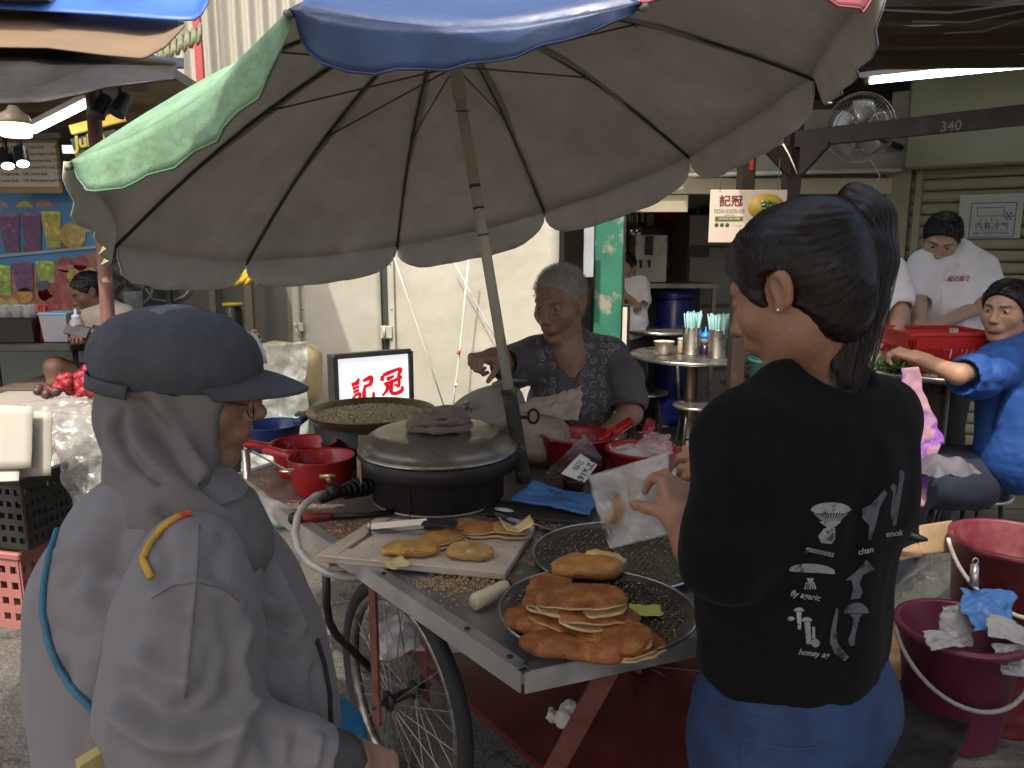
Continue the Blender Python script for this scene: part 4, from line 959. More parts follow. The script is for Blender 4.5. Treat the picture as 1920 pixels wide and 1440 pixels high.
bat = M('wet_batter', (.52, .42, .28), .4, var=.12, bump=.2, bs=30)
sA = ZP(600, 925, ZC) + Vector((0, .03, .002))
scoop(sA, .078, .096, .105, (-.86, .35), .13, redpl, 'nearer red plastic scoop with a spoon resting in it', bat, .012)
sB = sA + Vector((-.10, .185, 0))
scoop(sB, .085, .102, .10, (-.9, -.2), .10, redpl, 'farther red plastic scoop smeared with flour', bat)
sC = D(508, 835, 2.75); sC.z = ZC + .002
scoop(sC + Vector((0, .02, .0)), .085, .10, .09, (.72, .5), .10, bluepl, 'dark blue plastic scoop with white flour specks', M('flour', (.3, .33, .4), .8), .05)
mb = MB(); a, b = D(472, 846, 2.06), D(538, 882, 2.10); mb.bar(a, b, .012, .003); mb.ball(b, (.022, .016, .004), 12); sp_ = tag(mb.build('spoon', M('bright_spoon', (.55, .54, .52), .25, metal=1.0, bump=0)), 'flat steel spoon handle resting in the nearer red scoop', 'spoon')
gas = thing('gas_valve', 'black gas burner valve assembly beside the front stove', 'valve', ZP(640, 945, ZC))
g0 = C1 + Vector((-.19, -.03, .05)); g1 = D(602, 935, 2.06)
g1.z = max(g1.z, ZC + .03); blkm = M('greasy_black_metal', (.02, .018, .016), .45, metal=.4, var=.4, bump=.4, bs=80)
mb = MB(); mb.tube([g0, g0.lerp(g1, .5) + Vector((0, 0, .004)), g1], [.024, .018, .014], 12)
for k in range(5): mb.lathe(g0.lerp(g1, .12 + .1 * k), [(.016, -.006), (.031 - .002 * k, -.005), (.031 - .002 * k, .005), (.016, .006)], 14, axis=(g1 - g0))
mb.ball(g0.lerp(g1, .75) + Vector((0, -.006, .012)), .024, 10); mb.build('burner_tube', blkm, gas)
mb = MB(); q = g0.lerp(g1, .78) + Vector((0, 0, .03)); mb.tube([q, q + Vector((-.01, -.01, .025))], .008, 8); mb.tube([q + Vector((-.03, -.012, .026)), q + Vector((.012, -.006, .026))], .007, 8); mb.build('tap', M('brass_tap', (.28, .20, .09), .4, metal=.8), gas)
hosem = M('clear_grey_hose', (.42, .40, .35), .25, var=.15, vs=8, spec=.7, bump=0)
hp = [(608, 925, 2.06), (592, 930, 2.03), (572, 945, 1.99), (558, 968, 1.95), (553, 1000, 1.90), (560, 1030, 1.86), (580, 1056, 1.83), (612, 1074, 1.80), (650, 1083, 1.785), (690, 1083, 1.80)]
mb = MB(); mb.tube([D(*p) for p in hp], .0095, 12); tag(mb.build('gas_hose', hosem), 'clear grey gas hose looping down over the cart edge', 'hose')
pl = thing('red_pliers', 'pliers with red rubber grips lying at the cart edge', 'pliers', ZP(600, 972, ZC))
a, b = ZP(556, 972, ZC + .012), ZP(620, 968, ZC + .012)
mb = MB(); mb.tube([a + Vector((.0, 0, 0)), a.lerp(b, .3), b], [.014, .0125, .010], 12); mb.build('grip', M('dull_red_rubber', (.27, .028, .025), .5), pl)
mb = MB(); mb.tube([a - (b - a).normalized() * .012, a + (b - a).normalized() * .014], [.016, .017], 12); mb.ball(a - (b - a).normalized() * .006, .017, 10); mb.build('grip_end', blkm, pl)
mb = MB(); mb.tube([b, ZP(690, 966, ZC + .01), ZP(745, 958, ZC + .01)], [.009, .007, .009], 8); mb.build('jaw', blkm, pl)
pts = []
def scatter(cx, cy, sx, sy, n):
 for k in range(n):
  p = ZP(rng.gauss(cx, sx), rng.gauss(cy, sy), ZC + .002)
  if (p - Nn).dot(eb) > .03 and (p - Nn).dot(ea) > .02: pts.append(p)
for a in ((830, 1098, 60, 10, 300), (760, 1120, 30, 14, 120), (880, 1088, 60, 8, 260), (905, 1100, 50, 14, 200), (1010, 985, 30, 18, 260), (980, 1050, 30, 24, 260), (680, 1000, 40, 12, 180), (480, 905, 22, 12, 160), (560, 960, 40, 20, 200), (830, 1140, 60, 25, 60), (650, 985, 40, 10, 160), (1130, 975, 60, 12, 200), (860, 960, 50, 8, 120)): scatter(*a)
crumbs('peanut_crumbs', 'golden crushed peanut crumbs strewn over the cart top', pts, nutm, None, .0012, .0032)
zb = ZC + .002
bc = [ZP(592, 1040, zb + .018), ZP(948, 1074, zb + .018), ZP(1003, 985, zb + .018), ZP(705, 970, zb + .018)]
cb = thing('chopping_board', 'worn white plastic chopping board with a slotted handle end', 'board', bc[0])
bcen = sum(bc, Vector()) / 4
bm = bmesh.new()
def rounded(poly, r, n=5):
 out = []
 for i in range(len(poly)):
  p, a, b = poly[i], poly[i - 1], poly[(i + 1) % len(poly)]
  da, db = (a - p).normalized(), (b - p).normalized()
  for k in range(n + 1):
   t = k / n; q = (p + da * r).lerp(p, t) .lerp(p.lerp(p + db * r, t), t); out.append(q)
 return out
hole = [bc[0].lerp(bc[3], .25).lerp(bc[1].lerp(bc[2], .25), .10), bc[0].lerp(bc[3], .25).lerp(bc[1].lerp(bc[2], .25), .135), bc[0].lerp(bc[3], .82).lerp(bc[1].lerp(bc[2], .82), .135), bc[0].lerp(bc[3], .82).lerp(bc[1].lerp(bc[2], .82), .10)]
def strip(m_, u0, u1, v0, v1):
 q = lambda u, v: bc[0].lerp(bc[3], v).lerp(bc[1].lerp(bc[2], v), u)
 P = [q(u0, v0), q(u1, v0), q(u1, v1), q(u0, v1)]
 dn = Vector((0, 0, -.018)); m_.add(P + [p + dn for p in P], [(0, 1, 2, 3), (7, 6, 5, 4), (0, 4, 5, 1), (1, 5, 6, 2), (2, 6, 7, 3), (3, 7, 4, 0)])
mb = MB(); strip(mb, 0, .105, 0, 1); strip(mb, .135, 1, 0, 1); strip(mb, .105, .135, 0, .2); strip(mb, .105, .135, .84, 1)
o = mb.build('slab', M('worn_white_board', (.50, .44, .36), .5, var=.18, vs=9, bump=.2, bs=70, col2=(.34, .27, .19), c2=(.5, .75), c2s=8), cb, merge=True)
md = o.modifiers.new('b', 'BEVEL'); md.width = .003; md.segments = 2; md.limit_method = 'ANGLE'
pts = []
for k in range(420):
 u, v = rng.random(), rng.random(); pts.append(bc[0].lerp(bc[3], v).lerp(bc[1].lerp(bc[2], v), u) + Vector((0, 0, .0012)))
crumbs('crumb', '', pts, nutm, cb, .0008, .0022)
def pancake_mat(name, top, side):
 return M(name, vc=True, rough=.62, var=.22, vs=40, bump=.55, bs=220, bdist=.0025, spec=.35)
pk = pancake_mat('pancake_skin', None, None)
BR = (.36, .17, .05); YE = (.50, .34, .10); PA = (.58, .46, .22)
def wedge(name, label, px, size, z0, rot, col, seed, cut=True, th=.022):
 c = ZP(px[0], px[1], z0 + .012); s_ = SDF(); a, b = size
 m = Matrix.Translation(c) @ Matrix.Rotation(rot, 4, 'Z'); k = sm(m)
 s_.box((0, 0, 0), (a, b, th / 2), .009, .004, col, 'u', k)
 s_.ball((0, 0, th * .28), (a * .9, b * .9, th * .45), .01, col, 'u', k)
 if cut: s_.half((a * .35, b * .2, 0), (.7, .75, 0), .004, k)
 s_.box((0, -b * .96, -.002), (a * .92, .006, th * .28), .002, .002, (.52, .33, .13), 'p', k)
 s_.box((a * .5, b * .35, 0), (.05, .05, th * .26), .001, .004, (.30, .18, .07), 'p', k)
 me = s_.mesh(.0024, lambda P, n: .0012 * fnoise(P, 90, seed, 2) - .0025 * np.clip(vnoise(P, 160, seed + 4), 0, 1) * (np.abs(n[:, 2]) < .6) + .002 * vnoise(P, 28, seed))
 return tag(link(name, me, pk), label, 'pancake', 'cut peanut pancakes on the chopping board')
zt = zb + .018
def paper_scrap(px, w_, h_, z0, rot, label, mat, seed, curl=.012):
 c = ZP(px[0], px[1], z0); r_ = Matrix.Rotation(rot, 3, 'Z'); m_ = MB()
 def fn(u, v):
  x, y = (u - .5) * w_, (v - .5) * h_; x *= 1 + .25 * mnoise.noise(Vector((v * 3, seed, 0))); y *= 1 + .3 * mnoise.noise(Vector((u * 3, seed, 5)))
  return c + r_ @ Vector((x, y, .003 + curl * abs(mnoise.noise(Vector((u * 2 + seed, v * 2, 1)))) + curl * .8 * (abs(u - .5) * 2) ** 3))
 m_.sheet(fn, 10, 10); return tag(m_.build('paper_scrap', mat, solid=.0012), label, 'paper scrap')
yp = M('pale_yellow_paper', (.62, .58, .22), .6, var=.1, bump=.3, bs=30); gp_ = M('greaseproof_paper', (.60, .50, .22), .6, var=.2, bump=.3, bs=40)
paper_scrap((742, 1060), .05, .05, zt + .002, .6, 'small yellow scrap of pancake skin hanging over the board front edge', gp_, 3, .006)
paper_scrap((968, 996), .075, .06, zt + .02, .2, 'crumpled yellowish scrap at the far corner of the board', gp_, 8, .03)
tg = thing('tongs', 'steel serving tongs with black slotted tips lying on the board', 'tongs', ZP(695, 985, zt))
tgm = M('tong_steel', (.38, .36, .33), .3, metal=.95, bump=.05);
for s_, dz in ((-1, .004), (1, .032)):
 a = ZP(696, 992, zt + .012); b = ZP(800, 985 if s_ < 0 else 978, zt + dz + .006)
 mb = MB(); mb.bar(a + Vector((0, 0, dz * .4 - .006)), b, .016, .0022, (0, -.75, .6)); mb.build('arm', tgm, tg)
 d_ = (b - a); d_.z = 0; d_.normalize(); n_ = Vector((-d_.y, d_.x, 0))
 for k in range(5):
  mb = MB(); q = b + n_ * (-.02 + .01 * k); mb.bar(q, q + d_ * .075 + Vector((0, 0, -.004)), .006, .003); mb.build('tine', M('dark_nylon', (.03, .027, .025), .5), tg)
 mb = MB(); mb.bar(b - n_ * .024 , b + n_ * .024, .016, .004); mb.build('tip_plate', M('dark_nylon'), tg)
mb = MB(); a = ZP(696, 990, zt + .012); mb.tube([a + Vector((0, 0, -.008)), a + Vector((-.008, 0, .0)), a + Vector((0, 0, .012))], .006, 8); mb.build('hinge_bend', tgm, tg)
def tray_mat():
 return M('scratched_tray', (.17, .155, .14), .36, metal=.85, var=.25, vs=9, bump=.15, bs=30, col2=(.08, .065, .05), c2=(.5, .72), c2s=6)
holem = M('hole_black', (.004, .004, .004), .9, bump=0, var=0)
def tray(c, r_, label, tilt=None, bent=0.0):
 t_ = thing('perforated_tray', label, 'tray', c)
 rm = Matrix.Rotation(tilt[0], 3, 'X') @ Matrix.Rotation(tilt[1], 3, 'Y') if tilt else Matrix.Identity(3)
 hs = []
 for i in range(-16, 17):
  for j in range(-16, 17):
   x, y = (i + .5 * (j % 2)) * .0145, j * .0128
   if math.hypot(x, y) < r_ - .022 and not (abs(y) < .004 or abs(x) < .004 or abs(abs(x) - r_ * .5) < .005): hs.append((x, y))
 m_ = MB(); pr = [(0, .0), (r_ - .018, .0), (r_ - .010, .003), (r_ - .003, .010), (r_ + .003, .011), (r_ + .004, .009), (r_ - .002, .006), (r_ - .010, -.001), (0, -.002)]
 def wb(a, z): return bent * (math.sin(3 * a + 1.2) * .4 + math.exp(-((a - 4.5) / .22) ** 2) * -1.2) * (1 if z > .002 else .3)
 m_.lathe((0, 0, 0), pr, 72, wob=wb); m_.v = [tuple(c + rm @ Vector(v)) for v in m_.v]; m_.build('dish', tray_mat(), t_)
 m_ = MB()
 for (x, y) in hs:
  n = 8; P = [c + rm @ Vector((x + .0031 * math.cos(2 * math.pi * k / n), y + .0024 * math.sin(2 * math.pi * k / n), .0012)) for k in range(n)]; m_.add(P, [tuple(range(n))])
 m_.build('punched_holes', holem, t_)['kind'] = 'stuff'
 m_ = MB(); m_.tube([c + rm @ Vector((r_ * (1 + wb(a, .01)) * math.cos(a), r_ * (1 + wb(a, .01)) * math.sin(a), .0105)) for a in [k * math.pi / 36 for k in range(72)]], .0028, 6, closed=True); m_.build('rolled_rim', M('bright_tray_rim', (.55, .54, .52), .28, metal=.95, bump=0), t_)
 return t_
T1 = Vector((.247, 1.68, ZC + .010)); tray(T1, .198, 'empty perforated steel tray behind the pancake tray', (0, 0))
T2 = Vector((.160, 1.365, ZC + .030)); tray(T2, .186, 'bent perforated tray piled with folded brown pancakes at the cart corner', (-.02, .0), .035)
mb = MB(); mb.box((T2.x - .02, T2.y + .04, ZC + .013), (.12, .12, .022), bev=.004); tag(mb.build('tray_block', M('old_timber')), 'small block of wood under the pancake tray', 'block')
PKC = (.40, .15, .04); PKE = (.56, .40, .20)
def turnover(label, px, py, z0, L_, W_, H_, rot, seed, tilt=0.0, roll=0.0, col=PKC, openv=.5, flip=1, mname='pancake_crust'):
 """a thick round pancake folded over itself: lower leaf, rounded fold, upper leaf"""
 c = ZP(px, py, z0); m = Matrix.Translation(c) @ Matrix.Rotation(rot, 4, 'Z') @ Matrix.Rotation(roll, 4, 'X') @ Matrix.Rotation(tilt, 4, 'Y')
 nu, nv = 25, 22; m_ = MB(); P = []; C_ = []
 for i in range(nu):
  a = -1 + 2 * i / (nu - 1); w_ = math.sqrt(max(0, 1 - abs(a) ** 2.3)) * .93 + .07
  hump = (1 - a * a) ** .5 if abs(a) < 1 else 0
  for j in range(nv):
   t = -1 + 2 * j / (nv - 1)                    # -1 lower lip, 0 fold, 1 upper lip
   if abs(t) < .22:
    q = t / .22 * math.pi / 2; y = W_ * .5 * w_ - H_ * .5 + math.cos(q) * H_ * .5; z = H_ * .5 + math.sin(q) * H_ * .46
   else:
    v = (abs(t) - .22) / .78; y = W_ * .5 * w_ - H_ * .5 - v * W_ * w_ * (.97 if t > 0 else 1.02)
    z = (H_ * .5 + H_ * .46 * (1 - .55 * v ** 1.4 * (1 - .6 * openv)) * (1 + .10 * math.sin(v * 3.1))) if t > 0 else H_ * .04 + H_ * .12 * v * v
   z = .002 + z * (.55 + .45 * hump) if t > -.22 else z
   p = Vector((a * L_, y * flip, z)); n_ = mnoise.noise(p * 22 + Vector((seed, 0, 0))); p += Vector((.004 * mnoise.noise(p * 30 + Vector((0, seed, 0))), .007 * mnoise.noise(Vector((a * 3, seed, t))), .006 * n_ * (t > -.3)))
   P.append(m @ p)
 F = [(i * nv + j, (i + 1) * nv + j, (i + 1) * nv + j + 1, i * nv + j + 1) for i in range(nu - 1) for j in range(nv - 1)]
 m_.add(P, F, 0, True); me = m_.mesh('folded_pancake')
 cen = sum(P, Vector()) / len(P); k_ = me.polygons[(nu // 2) * (nv - 1) + nv - 4]
 if k_.normal.z < 0: me.flip_normals()
 o = link('folded_pancake', me, [M(mname, col, .5, var=.4, vs=30, bump=.9, bs=230, bdist=.004, col2=(.46, .21, .06), c2=(.45, .7), c2s=34, spec=.4), M('pancake_crumb', PKE, .8, var=.15, vs=60, bump=.8, bs=260)])
 md = o.modifiers.new('t', 'SOLIDIFY'); md.thickness = .0055; md.offset = -1; md.material_offset = 1; md.material_offset_rim = 1
 md = o.modifiers.new('s', 'SUBSURF'); md.levels = 1; md.render_levels = 1
 return tag(o, label, 'pancake', 'folded pancakes piled on the tray')
for lab, px, py, L_, W_, H_, rot, col in (('long pale folded pancake at the front of the chopping board', 768, 1040, .068, .062, .026, 3.05, (.50, .31, .075)), ('brown pancake piece showing its peanut filling behind the pale one', 825, 1018, .060, .075, .022, .75, (.38, .19, .055)), ('pale pancake piece with a ragged edge at the board front corner', 880, 1046, .056, .064, .028, 2.95, (.52, .36, .12)), ('brown pancake piece next to the tongs on the board', 905, 1000, .052, .070, .022, .2, (.36, .17, .045)), ('pancake corner under the yellowish scrap at the board end', 955, 1002, .055, .060, .022, -.3, (.46, .27, .07)), ('small brown pancake end beside the tongs', 868, 990, .04, .05, .02, .9, (.36, .17, .05))):
 o = turnover(lab, px, py, zt, L_, W_, H_, rot, int(px), 0, 0, col, .8, mname='pancake_crust_%d' % px); o['group'] = 'cut peanut pancakes on the chopping board'; o.name = 'pancake_piece'
zt2 = T2.z + .004
PK = [('folded brown pancake lying at the tray\'s side next to the knife', 1012, 1184, 0, .072, .086, .034, 2.7, 0, 0),
      ('long dark brown rolled pancake at the front of the pile', 1072, 1232, 0, .092, .066, .034, 2.94, 0, 0),
      ('small half pancake with a pale cut edge at the front rim', 1190, 1220, .002, .056, .062, .018, .5, 0, 0),
      ('thin pancake flat on the tray under the pile', 1100, 1186, .004, .08, .09, .014, .3, 0, 0),
      ('smooth wide brown pancake with crumbs in the middle front of the pile', 1142, 1200, .020, .072, .092, .024, 2.55, -.22, .0),
      ('pale lipped pancake wedged in the middle of the pile', 1060, 1172, .020, .070, .080, .020, -.65, .1, .10),
      ('thin folded pancake lying across the middle of the pile', 1120, 1162, .036, .078, .075, .020, .35, .08, .12),
      ('crusty pancake under the top one, leaning on the farther tray', 1042, 1130, .028, .085, .085, .022, .85, .05, .16),
      ('ragged brown pancake end at the rear of the pile', 1026, 1108, .016, .062, .075, .020, 1.2, 0, .1),
      ('top folded pancake of the pile with a pale lip', 1090, 1134, .056, .082, .076, .026, -.12, .12, -.06)]
for i, (lab, px, py, dz, L_, W_, H_, rot, roll, tilt) in enumerate(PK): turnover(lab, px, py, zt2 + dz, L_, W_, H_, rot, 10 + i, tilt, roll, (.27, .085, .021), 1.0 if rot < 1.5 else .5)
turnover('golden pancake wrapped in paler pancake skin on the empty tray rim', 1102, 1080, T1.z + .03, .076, .085, .036, 3.2, 33, .0, 0, (.42, .20, .05), .1, 1, 'golden_crust')
s_ = SDF(); c = D(1150, 1056, 1.68); s_.cone(D(1118, 1058, 1.665)[:], c[:], .03, .022, .01, PA); s_.cone(c[:], D(1172, 1052, 1.68)[:], .02, .006, .01, PA)
tag(link('pancake_skin', s_.mesh(.003, lambda P, n: .004 * fnoise(P, 40, 3, 3)), M('torn_pancake_skin', (.56, .42, .14), .6, bump=.4, bs=120)), 'torn yellow pancake skin at the tip of the golden pancake', 'pancake')
paper_scrap((1210, 1148), .06, .042, T2.z + .006, -.1, 'bright yellow green paper scrap on the pancake tray', M('lime_paper', (.55, .58, .12), .55, bump=.2), 12, .004)
pts = []
for k in range(800):
 a, r_ = rng.uniform(0, 6.28), .17 * math.sqrt(rng.random()); pts.append(T2 + Vector((r_ * math.cos(a), r_ * math.sin(a), .003)))
for k in range(500):
 a, r_ = rng.uniform(0, 6.28), .19 * math.sqrt(rng.random()); pts.append(T1 + Vector((r_ * math.cos(a), r_ * math.sin(a), .003)))
crumbs('peanut_crumbs', 'sesame and peanut crumbs lying on the two trays', pts, nutm, None, .001, .0024)
kn = thing('cleaver', 'broad knife with a cream plastic handle lying against the trays', 'knife', ZP(900, 1130, ZC))
a, b = ZP(888, 1130, ZC + .016), ZP(952, 1098, ZC + .020)
mb = MB(); d_ = (b - a).normalized(); mb.tube([a, a + d_ * .004, b - d_ * .01, b], [.014, .016, .0135, .011], 10, flat=1.15, smooth=True); mb.build('handle', M('cream_handle', (.60, .55, .38), .4, var=.08, bump=.05), kn)
mb = MB(); q = b - d_ * .004; mb.tube([q, q + d_ * .006], .0125, 10, flat=1.1); mb.build('wire_binding', blkm, kn)
e_ = ZP(1000, 1062, ZC + .014); dd = (e_ - b).normalized(); nn_ = Vector((-dd.y, dd.x, 0))
mb = MB(); P = [b - nn_ * .014, b + nn_ * .012, e_ + nn_ * .020, e_ - nn_ * .030]; mb.add(P + [p - Vector((0, 0, .0022)) for p in P], [(0, 3, 2, 1), (4, 5, 6, 7), (0, 1, 5, 4), (1, 2, 6, 5), (2, 3, 7, 6), (3, 0, 4, 7)]); mb.build('blade', M('dull_blade', (.20, .19, .18), .35, metal=.9, var=.25, vs=20, bump=.05), kn)
mb = MB(); a, b = ZP(930, 962, ZC + .012), ZP(1040, 1000, ZC + .012); mb.bar(a, b, .008, .012); tag(mb.build('steel_strip', M('bright_spoon')), 'thin bright steel strip lying between the board and the blue bag', 'strip')
tag(MB().build('x', None), None) if False else None
mb = MB(); c = ZP(945, 957, ZC + .008); mb.ball(c, (.032, .014, .006), 14, m=Matrix.Rotation(-.5, 3, 'Z')); mb.bar(c, c + Vector((.05, -.03, 0)), .008, .003); tag(mb.build('plastic_spoon', M('white_plastic', (.75, .75, .75), .35)), 'small white plastic spoon beside the steel strip', 'spoon')
def bag(name, label, c, size, mat, seed, rot=0.0, amp=.02, freq=14, par=None, n=34, flat=True, cat='bag', tilt=None):
 """crumpled sheet folded over itself: an upper and a lower skin"""
 m_ = MB(); rm = Matrix.Rotation(rot, 3, 'Z') @ (Matrix.Rotation(tilt, 3, 'X') if tilt else Matrix.Identity(3))
 def fn(sgn):
  def f(u, v):
   x, y = (u - .5) * 2, (v - .5) * 2; e = max(abs(x), abs(y)); rim = 1 - e ** 4
   px_, py_ = x * size[0] * (1 + .12 * mnoise.noise(Vector((y * 2, seed, 1)))), y * size[1] * (1 + .15 * mnoise.noise(Vector((x * 2, seed, 2))))
   z = size[2] * rim * sgn * (.6 + .6 * mnoise.noise(Vector((x * 1.5 + seed, y * 1.5, sgn))))
   cr = amp * (mnoise.noise(Vector((px_ * freq, py_ * freq, seed))) + .6 * abs(mnoise.noise(Vector((px_ * freq * 2.3, py_ * freq * 2.3, seed + 3)))))
   return c + rm @ Vector((px_, py_, z + cr))
  return f
 m_.sheet(fn(1), n, n); m_.sheet(fn(-.3), n, n)
 o = m_.build(name, mat, par)
 return tag(o, label, cat) if par is None else o
def hi_sheet(name, label, corners, mat, seed, amp=.012, freq=10, cat='bag', n=26, solid=.0008, par=None):
 """one crumpled skin spanned between four corners (bilinear) with creases along the view"""
 A_, B_, C_, D_ = (Vector(c) for c in corners); nr = (B_ - A_).cross(D_ - A_).normalized(); m_ = MB()
 def fn(u, v):
  p = A_.lerp(B_, u).lerp(D_.lerp(C_, u), v)
  q = p * freq + Vector((seed, seed * 2, 0))
  return p + nr * amp * (mnoise.noise(q) + .7 * abs(mnoise.noise(q * 2.2)) + .3 * mnoise.noise(q * 4.7)) + (B_ - A_).normalized() * amp * .6 * mnoise.noise(Vector((v * 5, seed, 0)))
 m_.sheet(fn, n, n); o = m_.build(name, mat, par, solid=solid)
 return tag(o, label, cat) if par is None else o
bb = M('blue_plastic_bag', (.10, .27, .62), .35, var=.12, vs=9, bump=.35, bs=26, bdist=.01, transl=.25)
zz = ZC + .03
bbo = thing('folded_blue_bags', 'flat stack of pale blue plastic bags with printed stamp', 'bag', ZP(1030, 945, ZC))
hi_sheet('bag', None, [ZP(955, 935, zz), ZP(1105, 970, ZC + .012), ZP(1118, 935, ZC + .02), ZP(1003, 905, zz + .02)], bb, 4, .010, 12, par=bbo, solid=.006)
hi_sheet('bag', None, [ZP(960, 938, ZC + .008), ZP(1102, 976, ZC + .004), ZP(1122, 940, ZC + .006), ZP(1005, 915, ZC + .008)], bb, 9, .004, 12, par=bbo, solid=.003)
fx = (ZP(1060, 930, zz + .02) - ZP(1020, 918, zz + .02)).normalized()
link('stamp', textmesh('7X10', .022, (ZP(1037, 922, zz + .026), fx, Vector((-fx.y, fx.x, .25))), bold=.0004), M('black_ink', (.01, .01, .015), .6, bump=0), bbo)
mb = MB(); mb.box(ZP(1010, 960, ZC + .006), (.30, .12, .008), Matrix.Rotation(-.25, 3, 'Z'), bev=.003); tag(mb.build('baking_sheet', M('burnt_sheet', (.06, .05, .042), .55, metal=.5, var=.4, vs=12, bump=.3)), 'burnt dark baking sheet under the blue bags', 'tray')
mb = MB(); c = ZP(1075, 918, ZC); mb.lathe(c, [(.03, 0), (.032, .03), (.036, .035), (.03, .036), (.028, .006), (0, .005)], 20); tag(mb.build('small_tin', M('brown_tin', (.10, .06, .045), .4, metal=.6)), 'small brown tin behind the blue bags', 'tin')
def tub(c, r0, r1, h, label, fillz, seed):
 t_ = thing('red_tub', label, 'tub', c, group='red tubs beside the vendor')
 m_ = MB(); m_.lathe(c, [(0, 0), (r0, 0), (r0 + .003, .004), (r1, h - .008), (r1 + .006, h - .006), (r1 + .006, h), (r1 - .002, h), (r1 - .005, h - .01), (r0 - .003, .01), (0, .009)], 44); m_.build('bowl', M('red_tub_plastic', (.36, .01, .018), .3, var=.1, bump=.05, col2=(.75, .68, .66), c2=(.60, .68), c2s=22, stretch=(1, 1, .25)), t_)
 m_ = MB(); m_.sheet(lambda u, v: c + Vector((v * (r0 + (r1 - r0) * fillz - .004) * math.cos(u * 6.2832), v * (r0 + (r1 - r0) * fillz - .004) * math.sin(u * 6.2832), h * fillz + .012 * mnoise.noise(Vector((v * 3 * math.cos(u * 6.28), v * 3 * math.sin(u * 6.28), seed))))), 40, 14); m_.build('white_batter', M('white_batter', (.66, .60, .55), .35, var=.1, bump=.2, bs=20, col2=(.45, .12, .13), c2=(.56, .66), c2s=14), t_)
 return t_
tubA = Vector((.215, 2.44, ZC + .002)); tubB = Vector((.40, 2.30, ZC + .002))
tub(tubA, .095, .118, .115, 'red plastic tub with a ladle standing in it beside the vendor', .6, 2)
tub(tubB, .085, .108, .105, 'red plastic tub streaked with white coconut batter', .85, 7)
ldl = thing('ladle', 'ladle with a bright red handle standing in the batter tub', 'ladle', tubA + Vector((0, 0, .03)))
a, b = tubA + Vector((-.05, -.03, .07)), D(1122, 828, 2.52); c_ = D(1182, 790, 2.60)
mb = MB(); mb.tube([a, b], .007, 8); mb.build('shaft', M('grey_steel', (.3, .28, .25), .35, metal=.8), ldl)
mb = MB(); mb.tube([b, b.lerp(c_, .3), c_], [.012, .017, .016], 12); mb.build('handle', M('glossy_red', (.5, .012, .012), .25, bump=0), ldl)
mb = MB(); mb.ball(a, (.03, .03, .012), 12); mb.build('bowl', M('grey_steel'), ldl)
mb = MB(); a = D(1212, 818, 2.42); mb.tube([a, D(1219, 792, 2.46)], .017, 12); mb.tube([tubB + Vector((.03, .03, .06)), a], .008, 8); tag(mb.build('batter_spoon', M('crimson_plastic', (.33, .01, .04), .3)), 'short crimson handle sticking out of the coconut batter tub', 'spoon')
cb_ = thing('clear_plastic_bag', 'open clear plastic bag holding a white label marked 12 x 16', 'bag', ZP(1070, 890, ZC))
hi_sheet('film', None, [ZP(1010, 900, ZC + .01), ZP(1130, 880, ZC + .01), D(1125, 852, 2.15), D(1095, 815, 2.15)], film('clear_film', (.6, .58, .57), .72, .1, .35), 5, .012, 9, par=cb_)
A_, B_, C_, D_ = D(1052, 888, 2.06), D(1096, 905, 2.06), D(1120, 872, 2.10), D(1088, 850, 2.10)
hi_sheet('label_sheet', None, [A_, B_, C_, D_], M('white_label', (.72, .70, .66), .6, bump=.05), 2, .002, 8, par=cb_, n=8)
lx = (B_ - A_).normalized(); ly = (D_ - A_).normalized(); lz = lx.cross(ly).normalized(); lz = lz if lz.y < 0 else -lz
inkb = M('black_ink', (.01, .01, .015), .6, bump=0)
link('print', textmesh('12"x16"', .026, ((A_ + B_ + C_ + D_) / 4 + lx * .015 + lz * .006 - ly * .004, (ly * 1.0 - lx * .1).normalized() * -1, lx), bold=.0004), inkb, cb_)
link('print', textmesh('三仟', .020, ((A_ + D_) / 2 + lx * .018 + lz * .006, (ly * 1.0).normalized() * -1, lx), bold=.0003), inkb, cb_)
link('print', textmesh('2Xh', .026, ((A_ + B_) / 2 + lz * .006 + ly * .02, -ly, lx), bold=.0003), inkb, cb_) if False else None
hi_sheet('pink_bag', 'pinkish clear plastic bag opened over the coconut batter tub', [D(1180, 842, 1.85), D(1262, 850, 1.9), D(1255, 812, 2.0), D(1222, 806, 2.05)], film('pink_film', (.6, .42, .42), .5, .12, .35), 8, .02, 9)
hi_sheet('paper_bag_stack', 'crumpled white bags with green print behind the girl\'s hands', [ZP(1255, 900, ZC + .02), ZP(1345, 895, ZC + .02), ZP(1350, 855, ZC + .05), ZP(1275, 850, ZC + .05)], M('white_print_bag', (.6, .62, .62), .45, bump=.3, col2=(.1, .35, .2), c2=(.68, .72), c2s=18), 3, .03, 12)
s = SDF(); fc_ = D(1000, 830, 2.60); fc_.z = ZC + .10
s.ball(fc_[:], (.115, .10, .095), .03); s.ball((fc_ + Vector((.01, 0, -.05)))[:], (.118, .105, .055), .04)
s.chain([(fc_ + Vector((-.08, -.02, .065)))[:], (fc_ + Vector((.0, -.05, .085)))[:], (fc_ + Vector((.10, -.02, .085)))[:]], [.028, .032, .026], .03)
me = s.mesh(.005, lambda P, n: .008 * fnoise(P, 18, 2, 3) + .007 * np.abs(vnoise(P, 36, 6)))
tag(link('plastic_sack', me, M('milky_sack', (.50, .40, .30), .4, var=.15, vs=7, bump=.5, bs=22, bdist=.012, transl=.2)), 'big milky plastic sack of flour between the pole and the vendor', 'sack')
hi_sheet('sack_mouth', 'crumpled open mouth of pale plastic over the flour sack', [D(968, 772, 2.50), D(1085, 790, 2.46), D(1094, 728, 2.52), D(1000, 748, 2.54)], M('milky_film', (.55, .46, .37), .35, bump=.5, bs=20, transl=.3), 6, .022, 14)
